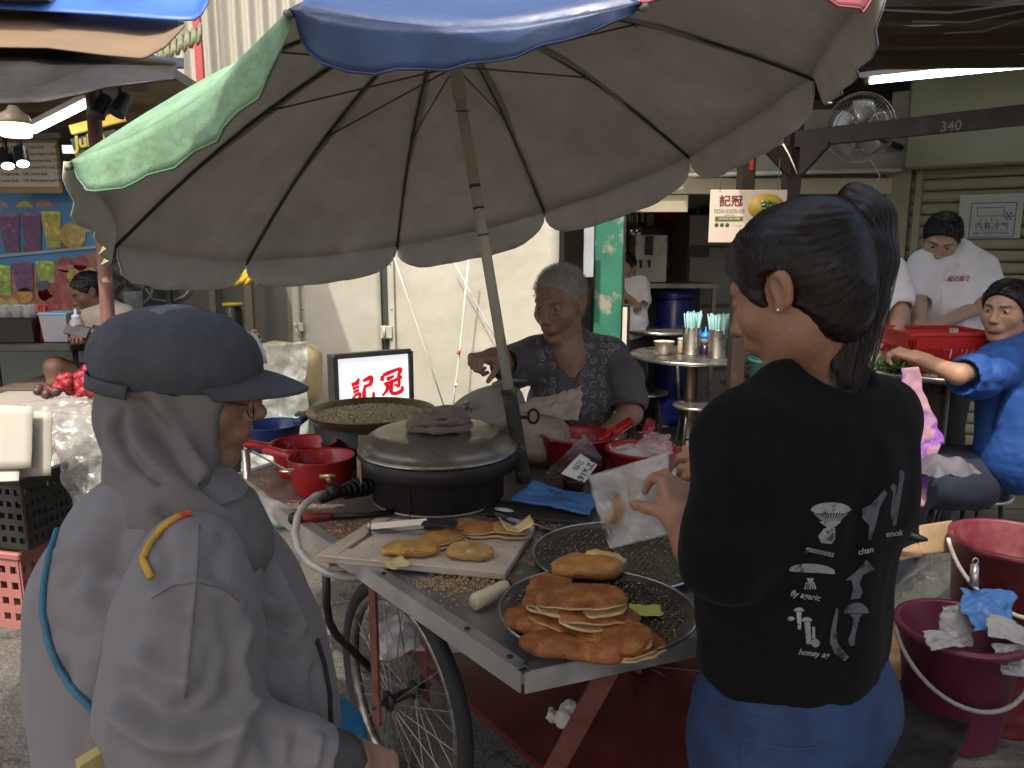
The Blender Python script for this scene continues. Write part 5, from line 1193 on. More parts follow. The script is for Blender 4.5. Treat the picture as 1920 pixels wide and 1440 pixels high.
s = SDF(); tcn = ZP(1064, 1362, .305); rr_ = random.Random(3)
for k in range(9): s.ball((tcn + Vector((rr_.uniform(-.04, .04), rr_.uniform(-.03, .03), rr_.uniform(.01, .045))))[:], (rr_.uniform(.012, .03), rr_.uniform(.012, .025), rr_.uniform(.01, .025)), .01)
me = s.mesh(.003, lambda P, n: .006 * fnoise(P, 50, 4, 3) - .006 * np.abs(vnoise(P, 70, 9)))
tag(link('crumpled_tissue', me, M('tissue', (.62, .55, .46), .9, var=.08, bump=.3)), 'crumpled white tissue lying on the red lower board', 'tissue')
bag('plastic_bag', 'cloudy plastic bag stuffed on the lower board behind the wheel', Vector((-.20, 2.12, .42)), (.22, .16, .10), film('cloudy_film', (.62, .58, .54), .25), 4, .3, .04, 9)
bag('plastic_bag', 'clear plastic bags heaped by the farther wheel', Vector((.62, 2.02, .12)), (.22, .2, .1), film('clear_film2', (.55, .6, .52), .35), 9, .3, .04, 9)
# ================================================================== PEOPLE
def skinmat(): return M('skin', vc=True, rough=.46, var=.13, vs=24, bump=.16, bs=320, bdist=.002, spec=.45, rvar=.1)
def hairmat(): return M('black_hair', (.009, .0065, .005), .42, var=.3, vs=50, bump=.2, bs=300, spec=.35)
def add_head(s, m, sk, face=True, ears=True, female=False, age=0.0, lips=None, brow=(.02, .015, .012), eye=1.0, jaw=1.0, closed=False):
 k = sm(m); A = dict(col=sk, m=k)
 dkk = tuple(c * .72 for c in sk); lip = lips or (sk[0] * .95, sk[1] * .68, sk[2] * .66)
 s.ball((0, -.012, .028), (.0745, .094, .084), .01, sk, 'u', k)
 s.ball((0, .022, -.028), (.061 * jaw, .070, .078), .03, sk, 'u', k)
 s.cone((-.036 * jaw, .012, -.070), (-.016, .056, -.104), .024, .018, .03, sk, 'u', k)
 s.cone((.036 * jaw, .012, -.070), (.016, .056, -.104), .024, .018, .03, sk, 'u', k)
 s.ball((0, .063, -.103), (.020, .018, .016), .018, sk, 'u', k)
 for e in (-1, 1):
  s.ball((e * .040, .052, -.026), (.024, .024, .024), .03, sk, 'u', k)
  s.cone((e * .012, .083, .026), (e * .043, .068, .026), .0105, .008, .016, sk, 'u', k)
  s.ball((e * .031, .096, .004), (.017, .016, .0115), .014, None, 's', k)
  s.ball((e * .0315, .0735, .005), (.0165, .0125, .0115), .004, sk, 'u', k)
  if ears:
   s.ball((e * .0745, -.012, -.004), (.0075, .0165, .027), .008, sk, 'u', k); s.ball((e * .080, -.020, .006), (.006, .013, .021), .006, sk, 'u', k)
   s.ball((e * .073, .0, -.026), (.006, .008, .010), .006, sk, 'u', k)
   s.ball((e * .0835, -.008, .000), (.0055, .0085, .015), .004, None, 's', k)
 s.cone((0, .086, .018), (0, .106, -.028), .0075, .0115, .012, sk, 'u', k)
 s.ball((0, .109, -.031), (.0115, .011, .0095), .008, sk, 'u', k)
 for e in (-1, 1): s.ball((e * .0125, .099, -.034), (.0078, .010, .0075), .006, sk, 'u', k)
 s.ball((0, .083, -.062), (.030, .016, .018), .02, sk, 'u', k)
 s.cone((-.017, .092, -.0595), (.017, .092, -.0595), .0048, .0048, .006, lip, 'u', k)
 s.cone((-.013, .0915, -.0695), (.013, .0915, -.0695), .0062, .0062, .006, lip, 'u', k)
 s.cone((-.022, .091, -.0645), (.022, .091, -.0645), .0012, .0012, .004, (sk[0] * .3, sk[1] * .22, sk[2] * .22), 'p', k)
 for e in (-1, 1):
  s.cone((e * .016, .091, .0245), (e * .048, .076, .0275), .0042, .0028, .005, brow, 'p', k)
  if closed:
   s.cone((e * .019, .086, -.001), (e * .044, .077, .0), .0016, .0016, .003, (.015, .01, .008), 'p', k)
  else:
   s.ball((e * .0315, .085, .0045), (.0125, .012, .0056 * eye), .003, (.42, .38, .34), 'p', k)
   s.ball((e * .0315, .086, .0045), (.0058, .012, .0062 * eye), .002, (.012, .008, .006), 'p', k)
   s.cone((e * .019, .086, .0085), (e * .045, .077, .009), .0018, .0018, .003, (.02, .014, .012), 'p', k)
  s.ball((e * .0055, .110, -.0405), (.0030, .006, .0024), .003, (sk[0] * .25, sk[1] * .2, sk[2] * .2), 'p', k)
 if age:
  for e in (-1, 1):
   s.chain([(e * .020, .094, -.036), (e * .030, .086, -.055), (e * .030, .080, -.072)], [.0022, .0025, .002], .004, None, 's', k)
   s.ball((e * .031, .085, -.010), (.014, .008, .005), .008, sk, 'u', k)
   s.chain([(e * .018, .092, -.008), (e * .033, .088, -.017), (e * .045, .076, -.012)], [.0014, .0016, .0014], .003, None, 's', k)
  for j in range(3): s.chain([(-.035, .078 - j * .006, .048 + j * .012), (0, .088 - j * .006, .046 + j * .012), (.035, .078 - j * .006, .048 + j * .012)], [.0012] * 3, .004, None, 's', k)
def add_hand(s, m, sk, side=1, curl=(.5, .5, .5, .5), thumb=.4, spread=.06, base=.3, k=.006):
 kk = sm(m)
 s.box((0, .045, 0), (.036, .046, .0125), .011, .01, sk, 'u', kk); s.ball((side * .022, .026, -.006), (.017, .026, .014), .012, sk, 'u', kk)
 s.cone((0, -.035, 0), (0, .02, 0), .0245, .027, .014, sk, 'u', kk)
 xs = [.028, .0095, -.0095, -.027]; ls = [.070, .078, .072, .056]
 for i in range(4):
  a = base * curl[i] / .5 * .6; x = side * xs[i]; p = Vector((x, .086 - .004 * abs(i - 1), .002)); sx = side * spread * (1.4 - i)
  rr = [.0092, .0085, .0078, .0066]
  for j, f in enumerate((.45, .31, .24)):
   a += curl[i] * (.6, 1.0, .8)[j]
   q = p + Vector((sx * ls[i] * f, math.cos(a) * ls[i] * f, -math.sin(a) * ls[i] * f))
   s.cone(p[:], q[:], rr[j], rr[j + 1], .004 if j else k, sk, 'u', kk);
   if j == 2: s.ball((q + Vector((0, 0.002 * math.cos(a), .0048 * math.cos(a) + 0.001)))[:], (.0042, .0056, .002), .002, (min(1, sk[0] * 1.35), sk[1] * 1.3, sk[2] * 1.3), 'p', kk)
   p = q
 p = Vector((side * .030, .022, -.004)); d = Vector((side * .72, .62, -.25 - thumb * .5)).normalized()
 for j, (l, r0, r1) in enumerate(((.036, .0125, .0105), (.030, .0105, .0092), (.024, .0092, .0072))):
  q = p + d * l; s.cone(p[:], q[:], r0, r1, .008 if j == 0 else .004, sk, 'u', kk); p = q
  d = (d + Vector((-side * .45 * thumb, .25, -.35 * thumb))).normalized()
def folds(lines):
 """creases: (points, width, height) -> displacement"""
 L = [(np.array([tuple(p) for p in pts]), w_, a) for pts, w_, a in lines]
 def f(P, n):
  r = np.zeros(len(P))
  for pts, w_, a in L:
   best = np.full(len(P), 9.0)
   for i in range(len(pts) - 1):
    b = pts[i + 1] - pts[i]; t = np.clip(((P - pts[i]) @ b) / (b @ b), 0, 1)
    best = np.minimum(best, np.sqrt(((P - pts[i] - t[:, None] * b) ** 2).sum(1)))
   r += a * np.exp(-(best / w_) ** 2)
  return r
 return f
def sculpt(s, h, pf=(), disp=None, clip=None, **kw):
 """sculpt with creases whose course is given in the picture and laid on the surface found there"""
 if not pf: return s.mesh(h, disp, clip=clip, **kw)
 b = bvh_of(s.mesh(h * 2.2, None, clip=clip)); L = []
 for pts, w_, a in pf:
  out = []
  for i in range(len(pts) - 1):
   for j in range(4):
    t = j / 4; hh = b.ray_cast(CAM, ray(pts[i][0] + (pts[i + 1][0] - pts[i][0]) * t, pts[i][1] + (pts[i + 1][1] - pts[i][1]) * t).normalized(), 9)
    if hh[0] is not None: out.append(hh[0])
  if len(out) > 1: L.append((out, w_, a))
 f = folds(L)
 return s.mesh(h, (lambda P, n: f(P, n) + (disp(P, n) if disp else 0)), clip=clip, **kw)
def strands(name, mat, par, lines, r=.0006, n=3):
 m_ = MB()
 for L in lines: m_.tube(L, [r] * (len(L) - 1) + [r * .3], n, caps=False)
 o = m_.build(name, mat, par); o['kind'] = 'stuff'; return o
def short_hair(par, m, mat, spike=.004, front=(0, .066, .058), nrm=(0, .80, -.60), nstr=0, seed=1, grow=.010, side=0.0, sl=.018, smat=None, low=-.05):
 k = sm(m); s = SDF(); s.ball((0, -.013, .032), (.0745 + grow, .094 + grow, .084 + grow), .01, None, 'u', k)
 s.ball((0, -.055, -.015), (.056 + grow * .5, .046 + grow * .5, .060), .02, None, 'u', k)
 s.half(front, nrm, .006, k); s.half((0, 0, low), (0, .35, -.9), .006, k)
 for e in (-1, 1): s.ball((e * .080, -.004, -.012), (.02, .022, .034), .006, None, 's', k)
 sc_ = m.to_scale()[0]
 me = s.mesh(.0034 * sc_, lambda P, n: spike * sc_ * fnoise(P, 90 / sc_, seed, 3))
 o = link('hair', me, mat, par)
 if nstr:
  r_ = random.Random(seed); pl = me.polygons; lines = []
  for i in range(nstr):
   p = pl[r_.randrange(len(pl))]; n_ = p.normal
   if n_.dot(m.to_3x3() @ Vector(nrm)) > .85 * sc_: continue
   up = (m.to_3x3() @ Vector((0, .25, .6))) / sc_
   if smat is None:
    cr = (m @ Vector((0, -.03, .12))) - p.center; tg = -(cr - n_ * cr.dot(n_)).normalized(); d_ = (tg * .9 + n_ * .12 + Vector((r_.uniform(-.25, .25), r_.uniform(-.25, .25), r_.uniform(-.25, .25)))).normalized(); L_ = sl * r_.uniform(.7, 1.5); lines.append([p.center, p.center + d_ * L_ * .5 + n_ * .001, p.center + d_ * L_]); continue
   d_ = (n_ * .8 + up * .35 + Vector((r_.uniform(-.3, .3), r_.uniform(-.3, .3), r_.uniform(-.2, .3)))).normalized(); L_ = sl * r_.uniform(.4, 1.1)
   lines.append([p.center - n_ * .002, p.center + d_ * L_ * .5, p.center + d_ * L_ + up * .2 * L_])
  strands('hair_strands', smat or mat, o, lines, .0007)
 return o
def cloth(name, col, rough=.8, bump=.35, bs=320, **kw): return M(name, col, rough, bump=bump, bs=bs, bdist=.0025, sheen=kw.pop('sheen', .15), **kw)
wm = thing('person', 'customer in grey hooded jacket and dark cap standing beside the cart', 'person', (-.62, 1.05, 0))
SKW = (.34, .19, .125)
hm = frame(D(347, 724, 1.15), (.98, .13, -.12))
s = SDF(); add_head(s, hm, SKW, ears=False, female=True, closed=False)
hk = sm(hm)
s.cone((0, -.02, -.07), (0, -.04, -.17), .05, .055, .02, SKW, 'u', hk)
hR = D(683, 1424, .98); eR = D(300, 1385, .90)
hmH = frame(D(632, 1422, .972), (D(715, 1450, 1.0) - D(632, 1420, .972)), (0, -.35, .9))
add_hand(s, hmH, SKW, 1, (.75, .8, .85, .9), .7)
s.chain([(hm @ Vector((0, -.04, -.15)))[:], D(360, 1040, 1.08)[:], D(345, 1385, .975)[:], D(632, 1422, .974)[:]], [.05, .035, .020, .018], .02, SKW)
link('body', s.mesh(.0028, lambda P, n: .0006 * fnoise(P, 120, 3, 2)), skinmat(), wm)
grey = M('grey_jacket_cloth', (.215, .20, .197), .66, var=.08, vs=3, bump=.22, bs=500, bdist=.0015, sheen=.1, spec=.3)
dgrey = M('grey_hood_cloth', (.175, .158, .152), .66, var=.08, vs=4, bump=.2, bs=450, bdist=.0015, spec=.3)
s = SDF()
s.ball((0, -.012, .022), (.086, .105, .096), .01, None, 'u', hk); s.ball((0, .010, -.030), (.083, .120, .098), .02, None, 'u', hk)
s.ball((0, -.05, -.03), (.074, .068, .095), .02, None, 'u', hk)
s.chain([(hm @ Vector((0, -.012, -.07)))[:], D(335, 885, 1.13)[:], D(372, 960, 1.11)[:], D(415, 1035, 1.09)[:]], [.062, .062, .074, .068], .02)
s.chain([(hm @ Vector((0, -.06, -.06)))[:], D(284, 880, 1.12)[:], D(296, 960, 1.10)[:]], [.058, .056, .064], .02)
s.chain([D(305, 890, 1.11)[:], D(330, 960, 1.075)[:], D(372, 1030, 1.06)[:]], [.066, .066, .060], .03)
s.chain([(hm @ Vector((-.005, .020, -.135)))[:], D(425, 940, 1.13)[:], D(450, 1010, 1.13)[:], D(466, 1070, 1.13)[:]], [.026, .036, .040, .034], .02)
s.half((0, .060, -.03), (0, 1, .10), .006, (hk[0], hk[1])) if False else None
s.box((0, .132, -.02), (.14, .066, .118), .01, .008, None, 's', hk); s.ball((0, .075, -.035), (.060, .055, .085), .006, None, 's', hk)
HF = [([(230, 775), (222, 810), (258, 868), (310, 910)], .007, -.010), ([(262, 760), (300, 800), (350, 870), (395, 930)], .014, -.013), ([(305, 770), (345, 835), (390, 905)], .016, .009),
      ([(208, 790), (206, 840), (250, 900)], .012, .008), ([(405, 745), (415, 800), (405, 870)], .010, .005), ([(320, 740), (370, 810), (400, 880)], .014, -.006), ([(245, 790), (255, 840), (300, 890)], .014, .008), ([(300, 960), (380, 1010), (450, 1070)], .010, -.010)]
me = sculpt(s, .0042, HF, lambda P, n: .003 * fnoise(P * np.array([1, 1, .5]), 18, 5, 2))
link('hood', me, dgrey, wm)
s = SDF()
s.chain([D(330, 1000, 1.13)[:], D(318, 1090, 1.13)[:], D(328, 1200, 1.12)[:], D(345, 1320, 1.12)[:], D(358, 1440, 1.12)[:], D(360, 1640, 1.12)[:]], [.115, .155, .17, .172, .17, .17], .05)
s.chain([D(232, 1010, 1.10)[:], D(206, 1120, 1.10)[:], D(215, 1250, 1.10)[:], D(245, 1420, 1.1)[:]], [.066, .082, .084, .084], .05)
s.chain([D(420, 1000, 1.18)[:], D(452, 1100, 1.18)[:], D(492, 1210, 1.17)[:], D(508, 1330, 1.16)[:], D(508, 1460, 1.15)[:]], [.05, .075, .082, .088, .088], .05)
JF = [([(100, 1040), (150, 1020), (215, 1030)], .012, .008), ([(95, 1180), (140, 1200), (190, 1190)], .014, -.007), ([(480, 1250), (530, 1290), (580, 1360)], .016, .008), ([(470, 1200), (520, 1230), (575, 1240)], .012, -.008), ([(520, 1060), (545, 1120), (560, 1150)], .01, .008), ([(295, 1105), (258, 1185), (225, 1270), (212, 1340), (205, 1440)], .012, -.024), ([(110, 1260), (140, 1340), (180, 1440)], .02, -.012), ([(130, 1080), (190, 1055), (260, 1060)], .014, -.010), ([(150, 1120), (210, 1090), (270, 1100)], .016, .008),
      ([(470, 1120), (530, 1140), (575, 1185)], .012, .012), ([(455, 1160), (510, 1165), (560, 1180)], .010, -.012), ([(500, 1010), (510, 1070), (505, 1110)], .010, -.012), ([(150, 1300), (175, 1370), (190, 1440)], .016, .012), ([(590, 1260), (596, 1340), (594, 1440)], .008, -.012),
      ([(190, 960), (160, 1030), (170, 1140), (200, 1260)], .02, .008), ([(230, 990), (200, 1060), (190, 1150)], .016, -.008), ([(250, 1200), (220, 1300), (225, 1400)], .014, -.010)]
me = sculpt(s, .0058, JF, lambda P, n: .006 * fnoise(P * np.array([1, 1, .6]), 7, 11, 3) + .002 * vnoise(P * np.array([1, 1, .4]), 30, 2), clip=((-9, -9, .35), (9, 9, 9)))
jk = link('jacket', me, grey, wm); jb = bvh_of(me)
s = SDF()
s.chain([D(358, 1050, 1.01)[:], D(352, 1130, .99)[:], D(350, 1230, .975)[:], D(340, 1330, .965)[:], D(345, 1392, .955)[:]], [.064, .076, .086, .088, .070], .04)
s.chain([D(345, 1395, .955)[:], D(440, 1402, .955)[:], D(540, 1410, .965)[:], D(606, 1414, .968)[:]], [.076, .058, .044, .034], .03)
AF = [([(290, 1160), (340, 1150), (400, 1165)], .010, -.005), ([(262, 1230), (300, 1270), (360, 1285)], .012, .007), ([(470, 1180), (455, 1240), (470, 1290)], .010, .007), ([(400, 1230), (380, 1290), (330, 1330)], .012, -.006), ([(300, 1000), (320, 1050), (310, 1090)], .012, -.007), ([(420, 1010), (400, 1050), (410, 1085)], .012, -.007), ([(455, 1130), (390, 1095), (330, 1090), (285, 1125)], .007, .005), ([(225, 1340), (290, 1385), (370, 1395), (440, 1370), (482, 1310)], .014, .020), ([(235, 1290), (300, 1340), (390, 1345), (460, 1290)], .016, -.010), ([(372, 1000), (368, 1100), (352, 1230), (342, 1345)], .004, .003),
      ([(500, 1370), (515, 1440)], .012, -.014), ([(560, 1380), (548, 1440)], .010, -.012), ([(250, 1180), (310, 1215), (400, 1200)], .02, -.006), ([(450, 1375), (430, 1440)], .012, .012), ([(300, 1130), (275, 1200), (262, 1270)], .014, .006), ([(420, 1150), (440, 1220), (430, 1290)], .016, -.007), ([(600, 1385), (590, 1440)], .006, .008)]
me = sculpt(s, .0042, AF, lambda P, n: .004 * fnoise(P, 11, 21, 3))
slv = link('sleeve', me, grey, wm); sb = bvh_of(me)
s = SDF(); s.chain([D(610, 1417, .970)[:], D(640, 1424, .974)[:]], [.034, .033], .01)
link('cuff', s.mesh(.004, lambda P, n: .003 * fnoise(P, 60, 3, 2)), M('dark_cuff', (.05, .048, .05), .8), wm)
def laid(bvh, pts, r, name, mat, par, lift=.002, n=8, flat=None, sub=6):
 """a cord or strap lying on a surface as seen from in front"""
 out = []
 for i in range(len(pts) - 1):
  for j in range(sub):
   t = j / sub; x = pts[i][0] + (pts[i + 1][0] - pts[i][0]) * t; y = pts[i][1] + (pts[i + 1][1] - pts[i][1]) * t
   d_ = ray(x, y).normalized(); h = bvh.ray_cast(CAM, d_, 5)
   if h[0] is not None: out.append(h[0] + h[1] * lift if h[1].dot(d_) < 0 else h[0] - d_ * lift)
 if len(out) < 2: return None
 m_ = MB(); m_.tube(out, r, n, flat=flat); return m_.build(name, mat, par)
bagm = M('blue_strap', (.035, .16, .24), .6, bump=.4, bs=200)
strap = laid(jb, [(113, 985), (95, 1040), (84, 1100), (83, 1150), (92, 1200), (112, 1250), (145, 1300), (180, 1335), (212, 1360)], .0045, 'bag_strap', bagm, None, .002)
if strap: tag(strap, 'thin blue bag strap across the back of the grey jacket', 'strap')
laid(sb, [(285, 1085), (270, 1050), (283, 1020), (305, 992), (335, 972), (362, 965)], .0045, 'shoulder_piping', M('yellow_piping', (.58, .34, .05), .7, var=.3, vs=60, col2=(.55, .04, .03), c2=(.55, .6), c2s=30), wm, .003)
laid(jb, [(430, 985), (446, 1040), (460, 1090), (466, 1150)], .003, 'scarf_edge', M('yellow_piping'), wm, .003)
smt = M('seam_thread', (.145, .135, .132), .8, bump=0)
laid(sb, [(374, 985), (372, 1040), (368, 1100), (358, 1200), (345, 1330)], .0008, 'seam', smt, wm, .0006, 5)
laid(sb, [(285, 1122), (325, 1098), (370, 1092), (420, 1105), (455, 1132)], .0008, 'seam', smt, wm, .0006, 5)
laid(jb, [(592, 1200), (606, 1245), (616, 1300), (619, 1380), (618, 1436)], .004, 'zip', M('black_zip', (.02, .02, .022), .5, bump=.8, bs=400), wm, .002)
capm = M('faded_navy_cap', (.06, .064, .076), .8, var=.16, vs=9, bump=.5, bs=420, bdist=.002, col2=(.085, .088, .096), c2s=7)
cpt = thing('cap', 'faded navy baseball cap worn over the grey hood', 'cap', hm @ Vector((0, 0, .06)))
cm = hm @ Matrix.Translation((0, -.006, .024)) @ Matrix.Rotation(R(-3), 4, 'X')
k = sm(cm); s = SDF()
s.ball((0, -.006, .012), (.095, .122, .080), .01, None, 'u', k); s.ball((0, .020, .024), (.080, .085, .066), .02, None, 'u', k); s.ball((0, -.045, .005), (.086, .076, .066), .02, None, 'u', k)
s.half((0, .0, -.022), (0, .10, -1), .004, k)
FC = folds([([cm @ Vector((-.105, -.01, .0)), cm @ Vector((-.085, -.01, .045)), cm @ Vector((-.045, -.01, .082)), cm @ Vector((0, -.01, .092))], .0035, -.006), ([cm @ Vector((-.06, -.10, -.01)), cm @ Vector((-.045, -.08, .045)), cm @ Vector((0, -.01, .092))], .003, -.002),
   ([cm @ Vector((-.08, .08, -.01)), cm @ Vector((-.055, .06, .055)), cm @ Vector((0, -.01, .092))], .003, -.002), ([cm @ Vector((-.098, .035, .01)), cm @ Vector((-.085, .045, .04)), cm @ Vector((-.06, .03, .075))], .02, -.006), ([cm @ Vector((-.10, -.06, -.01)), cm @ Vector((-.095, -.04, .03))], .012, .004)])
me = s.mesh(.0032, lambda P, n: FC(P, n) + .0036 * fnoise(P, 24, 4, 3)); crown = link('crown', me, capm, cpt); cbv = bvh_of(me)
mb = MB(); mb.lathe(cm @ Vector((0, -.012, .088)), [(.013, 0), (.0135, .003), (.010, .007), (0, .008)], 16, axis=cm.to_3x3() @ Vector((0, 0, 1))); mb.build('top_button', M('grey_button', (.28, .28, .29), .7), cpt)
def brim(u, v):
 a = -1.15 + 2.3 * u; r0 = .093; L_ = .076 * (math.cos(a * 1.25) ** .6 if abs(a * 1.25) < 1.57 else 0)
 x0_, y0_ = .094 * math.sin(a), .112 * math.cos(a) - .002
 y1 = y0_ + L_ * v; x1 = x0_ * (1 - .10 * v)
 z = .002 - .002 * v - .22 * (x1 ** 2) / .094 - .014 * v * v + .012 * math.cos(a)
 return cm @ Vector((x1, y1, z))
mb = MB(); mb.sheet(brim, 32, 12); mb.build('brim', capm, cpt, solid=.005)
def capside(pts): return [cm @ Vector(p) for p in pts]
stp = [(-.094 * math.cos(a), -.118 * math.sin(a) - .006, -.022 - .006 * math.sin(a)) for a in [R(18 + 9 * k) for k in range(17)]]
mb = MB()
def strapfn(u, v):
 i = min(int(u * 16), 15); t = u * 16 - i; p = Vector(stp[i]).lerp(Vector(stp[i + 1]), t); return cm @ (p + Vector((0, 0, .010 - .020 * v)) + Vector((p.x, p.y, 0)).normalized() * .004)
mb.sheet(strapfn, 34, 4); mb.build('back_strap', capm, cpt, solid=.003)
p = cm @ Vector((-.094 * math.cos(R(24)) - .008, -.118 * math.sin(R(24)) - .004, -.024)); mb = MB(); mb.box(p, (.006, .016, .022), Matrix.Rotation(.1, 3, 'Z'), bev=.002); mb.build('buckle', M('brass_buckle', (.42, .30, .18), .35, metal=.8), cpt)
for q in ((-.088, -.03, .055), (-.088, .045, .052), (-.06, -.09, .05)):
 h = cbv.find_nearest(cm @ Vector(q)); mb = MB(); mb.lathe(h[0] + h[1] * .0005, [(.0022, .0), (.0042, .0012), (.0052, .0004)], 10, axis=h[1]); mb.build('eyelet', capm, cpt)
h = cbv.find_nearest(cm @ Vector((-.02, .105, .05)))
q0 = [cm @ Vector((-.025 + .012 * (k / 5), .095 + .016 * (k / 5), .075 - .05 * k / 5)) for k in range(6)]
q1 = []
for p in q0:
 hh_ = cbv.find_nearest(p); q1.append(hh_[0] + hh_[1] * .002)
mb = MB(); mb.tube(q1, .004, 6); mb.build('embroidery', M('white_embroidery', (.7, .7, .7), .8), cpt)
def on_cap(pts, nm, r_=.0012, mt=None):
 L_ = []
 for i in range(len(pts) - 1):
  for j in range(5):
   h_ = cbv.find_nearest(cm @ Vector(pts[i]).lerp(Vector(pts[i + 1]), j / 5)); L_.append(h_[0] + h_[1] * .0006)
 m_ = MB(); m_.tube(L_, r_, 5); m_.build(nm, mt or M('cap_thread', (.045, .05, .065), .9, bump=0), cpt)
for dx in (-.004, .004):
 on_cap([(-.095, -.012 + dx, -.015), (-.09, -.012 + dx, .03), (-.065, -.012 + dx, .068), (-.03, -.012 + dx, .088), (0, -.012 + dx, .092)], 'seam')
on_cap([(-.075, .085, -.012), (-.068, .068, .035), (-.045, .04, .075), (0, -.012, .092)], 'seam'); on_cap([(-.06, -.10, -.012), (-.055, -.088, .03), (-.035, -.05, .075), (0, -.012, .092)], 'seam')
on_cap([(-.094, .03, -.018), (-.09, -.03, -.018), (-.07, -.08, -.018)], 'seam')
gl = thing('spectacles', 'thin metal framed spectacles on the capped customer', 'spectacles', hm @ Vector((0, .1, .0)))
mb = MB()
for e in (-1, 1):
 mb.tube([hm @ Vector((e * .033 + .024 * math.cos(a), .108 - .006 * abs(math.cos(a)), -.012 + .019 * math.sin(a))) for a in [k * math.pi / 12 for k in range(24)]], .0011, 6, closed=True)
 mb.tube([hm @ Vector((e * .057, .102, -.008)), hm @ Vector((e * .074, .07, -.002)), hm @ Vector((e * .080, .0, .002))], .0012, 6)
mb.tube([hm @ Vector((-.009, .110, -.010)), hm @ Vector((0, .114, -.006)), hm @ Vector((.009, .110, -.010))], .0011, 6); mb.build('wire_frame', M('dark_gold_wire', (.12, .09, .05), .3, metal=.9, bump=0), gl)
mb = MB(); mb.bar(D(150, 1455, .90), D(215, 1412, .93), .012, .05, (0, -.5, .8)); tag(mb.build('yellow_packet', M('yellow_packet', (.55, .46, .16), .5)), 'pale yellow packet under the grey sleeve at the picture edge', 'packet')
s = SDF(); s.ball(D(640, 1395, 1.28)[:], (.045, .05, .06), .02); s.ball(D(625, 1350, 1.3)[:], (.03, .03, .05), .02); s.ball(D(660, 1425, 1.3)[:], (.03, .03, .03), .02)
tag(link('teal_bag', s.mesh(.005, lambda P, n: .008 * fnoise(P, 30, 3, 3)), M('teal_blue_fabric', (.01, .14, .28), .5, bump=.3, bs=40)), 'bright teal blue bag in front of the grey jacket', 'bag')
gw = thing('person', 'young woman with black ponytail in black printed shirt filling a paper bag', 'person', (.45, 1.16, 0))
SKG = (.36, .185, .11)
gm = frame(D(1490, 540, 1.18), (-.68, .63, -.40), (0, 0, 1), 1.02); gk = sm(gm)
s = SDF(); add_head(s, gm, SKG, female=True, closed=True, jaw=.95)
s.chain([(gm @ Vector((0, -.022, -.06)))[:], D(1540, 690, 1.21)[:], D(1558, 770, 1.21)[:]], [.048, .046, .07], .03, SKG)
eL = D(1340, 1064, 1.12); wL = D(1282, 985, 1.27); hL = D(1283, 940, 1.315)
s.chain([eL[:], eL.lerp(wL, .5)[:], wL[:]], [.040, .036, .027], .02, SKG)
lm = frame(wL, D(1262, 870, 1.36) - D(1282, 985, 1.27), (.25, -.92, .35))
add_hand(s, lm, SKG, -1, (.75, .55, .7, .8), .9, .05)
wR = D(1385, 900, 1.42); rm_ = frame(wR, D(1318, 872, 1.42) - wR, (.1, -.75, .65))
s.chain([D(1470, 1000, 1.40)[:], wR[:]], [.036, .026], .02, SKG); add_hand(s, rm_, SKG, 1, (.9, .9, .95, 1.0), .9)
link('body', s.mesh(.0027, lambda P, n: .0005 * fnoise(P, 120, 5, 2)), skinmat(), gw)
mb = MB(); mb.ball(gm @ Vector((-.079, .001, -.030)), .0032, 8); tag(mb.build('earring', M('silver', (.8, .8, .78), .15, metal=1, bump=0)), 'tiny silver ear stud of the young woman', 'earring')
hairb = hairmat()
s = SDF(); s.ball((0, -.014, .034), (.0855, .105, .094), .01, None, 'u', gk); s.ball((0, -.058, -.012), (.066, .052, .068), .03, None, 'u', gk); s.ball((0, -.050, -.062), (.052, .036, .045), .03, None, 'u', gk)
s.half((0, .052, .022), (0, .80, -.60), .006, gk); s.half((0, -.03, -.095), (0, .5, -.9), .01, gk)
for e in (-1, 1): s.ball((e * .086, -.002, -.014), (.028, .024, .040), .006, None, 's', gk)
for e in (-1, 1): s.chain([(e * .068, .040, .018), (e * .071, .030, -.002), (e * .070, .025, -.016)], [.010, .007, .003], .010, None, 'u', gk)
tie = D(1580, 402, 1.26); tie_l = gm.inverted() @ tie
def hairdisp(P, n):
 q = P - np.array(tie[:]); d_ = np.linalg.norm(q, axis=1); an = np.arctan2(q[:, 2], q[:, 0] + .4 * q[:, 1]); return .0004 * np.sin(an * 90 + 3 * vnoise(P, 20, 2)) + .0012 * fnoise(P, 40, 2, 2)
s.chain([(gm @ Vector((0, -.07, .055)))[:], tie[:]], [.045, .028], .03)
me = s.mesh(.003, hairdisp); hcap = link('hair', me, hairb, gw); hb = bvh_of(me)
pt_ = [tie, D(1606, 386, 1.245), D(1628, 416, 1.225), D(1630, 490, 1.20), D(1616, 570, 1.175), D(1598, 645, 1.155), D(1588, 716, 1.145)]
s = SDF(); s.chain([p[:] for p in pt_], [.022, .032, .037, .038, .033, .024, .010], .02); s.chain([D(1622, 420, 1.23)[:], D(1584, 500, 1.19)[:], D(1568, 600, 1.16)[:], D(1566, 690, 1.145)[:]], [.03, .028, .020, .006], .02)
tail_ax = np.array([p[:] for p in pt_])
def taild(P, n): return .0009 * np.sin((P[:, 0] * .9 + P[:, 1] * .5) * 700 + 4 * vnoise(P, 14, 1)) + .003 * vnoise(P * np.array([1, 1, .25]), 40, 4)
link('ponytail', s.mesh(.003, taild), hairb, gw)
mb = MB(); ax_ = (pt_[1] - tie).normalized(); mb.lathe(tie + ax_ * .006, [(.020, -.012), (.029, -.006), (.030, .004), (.022, .012)], 18, axis=ax_); mb.build('hair_tie', M('black_band', (.01, .01, .011), .8), gw)
r_ = random.Random(8); lines = []
ctr = gm @ Vector((0, -.012, .02))
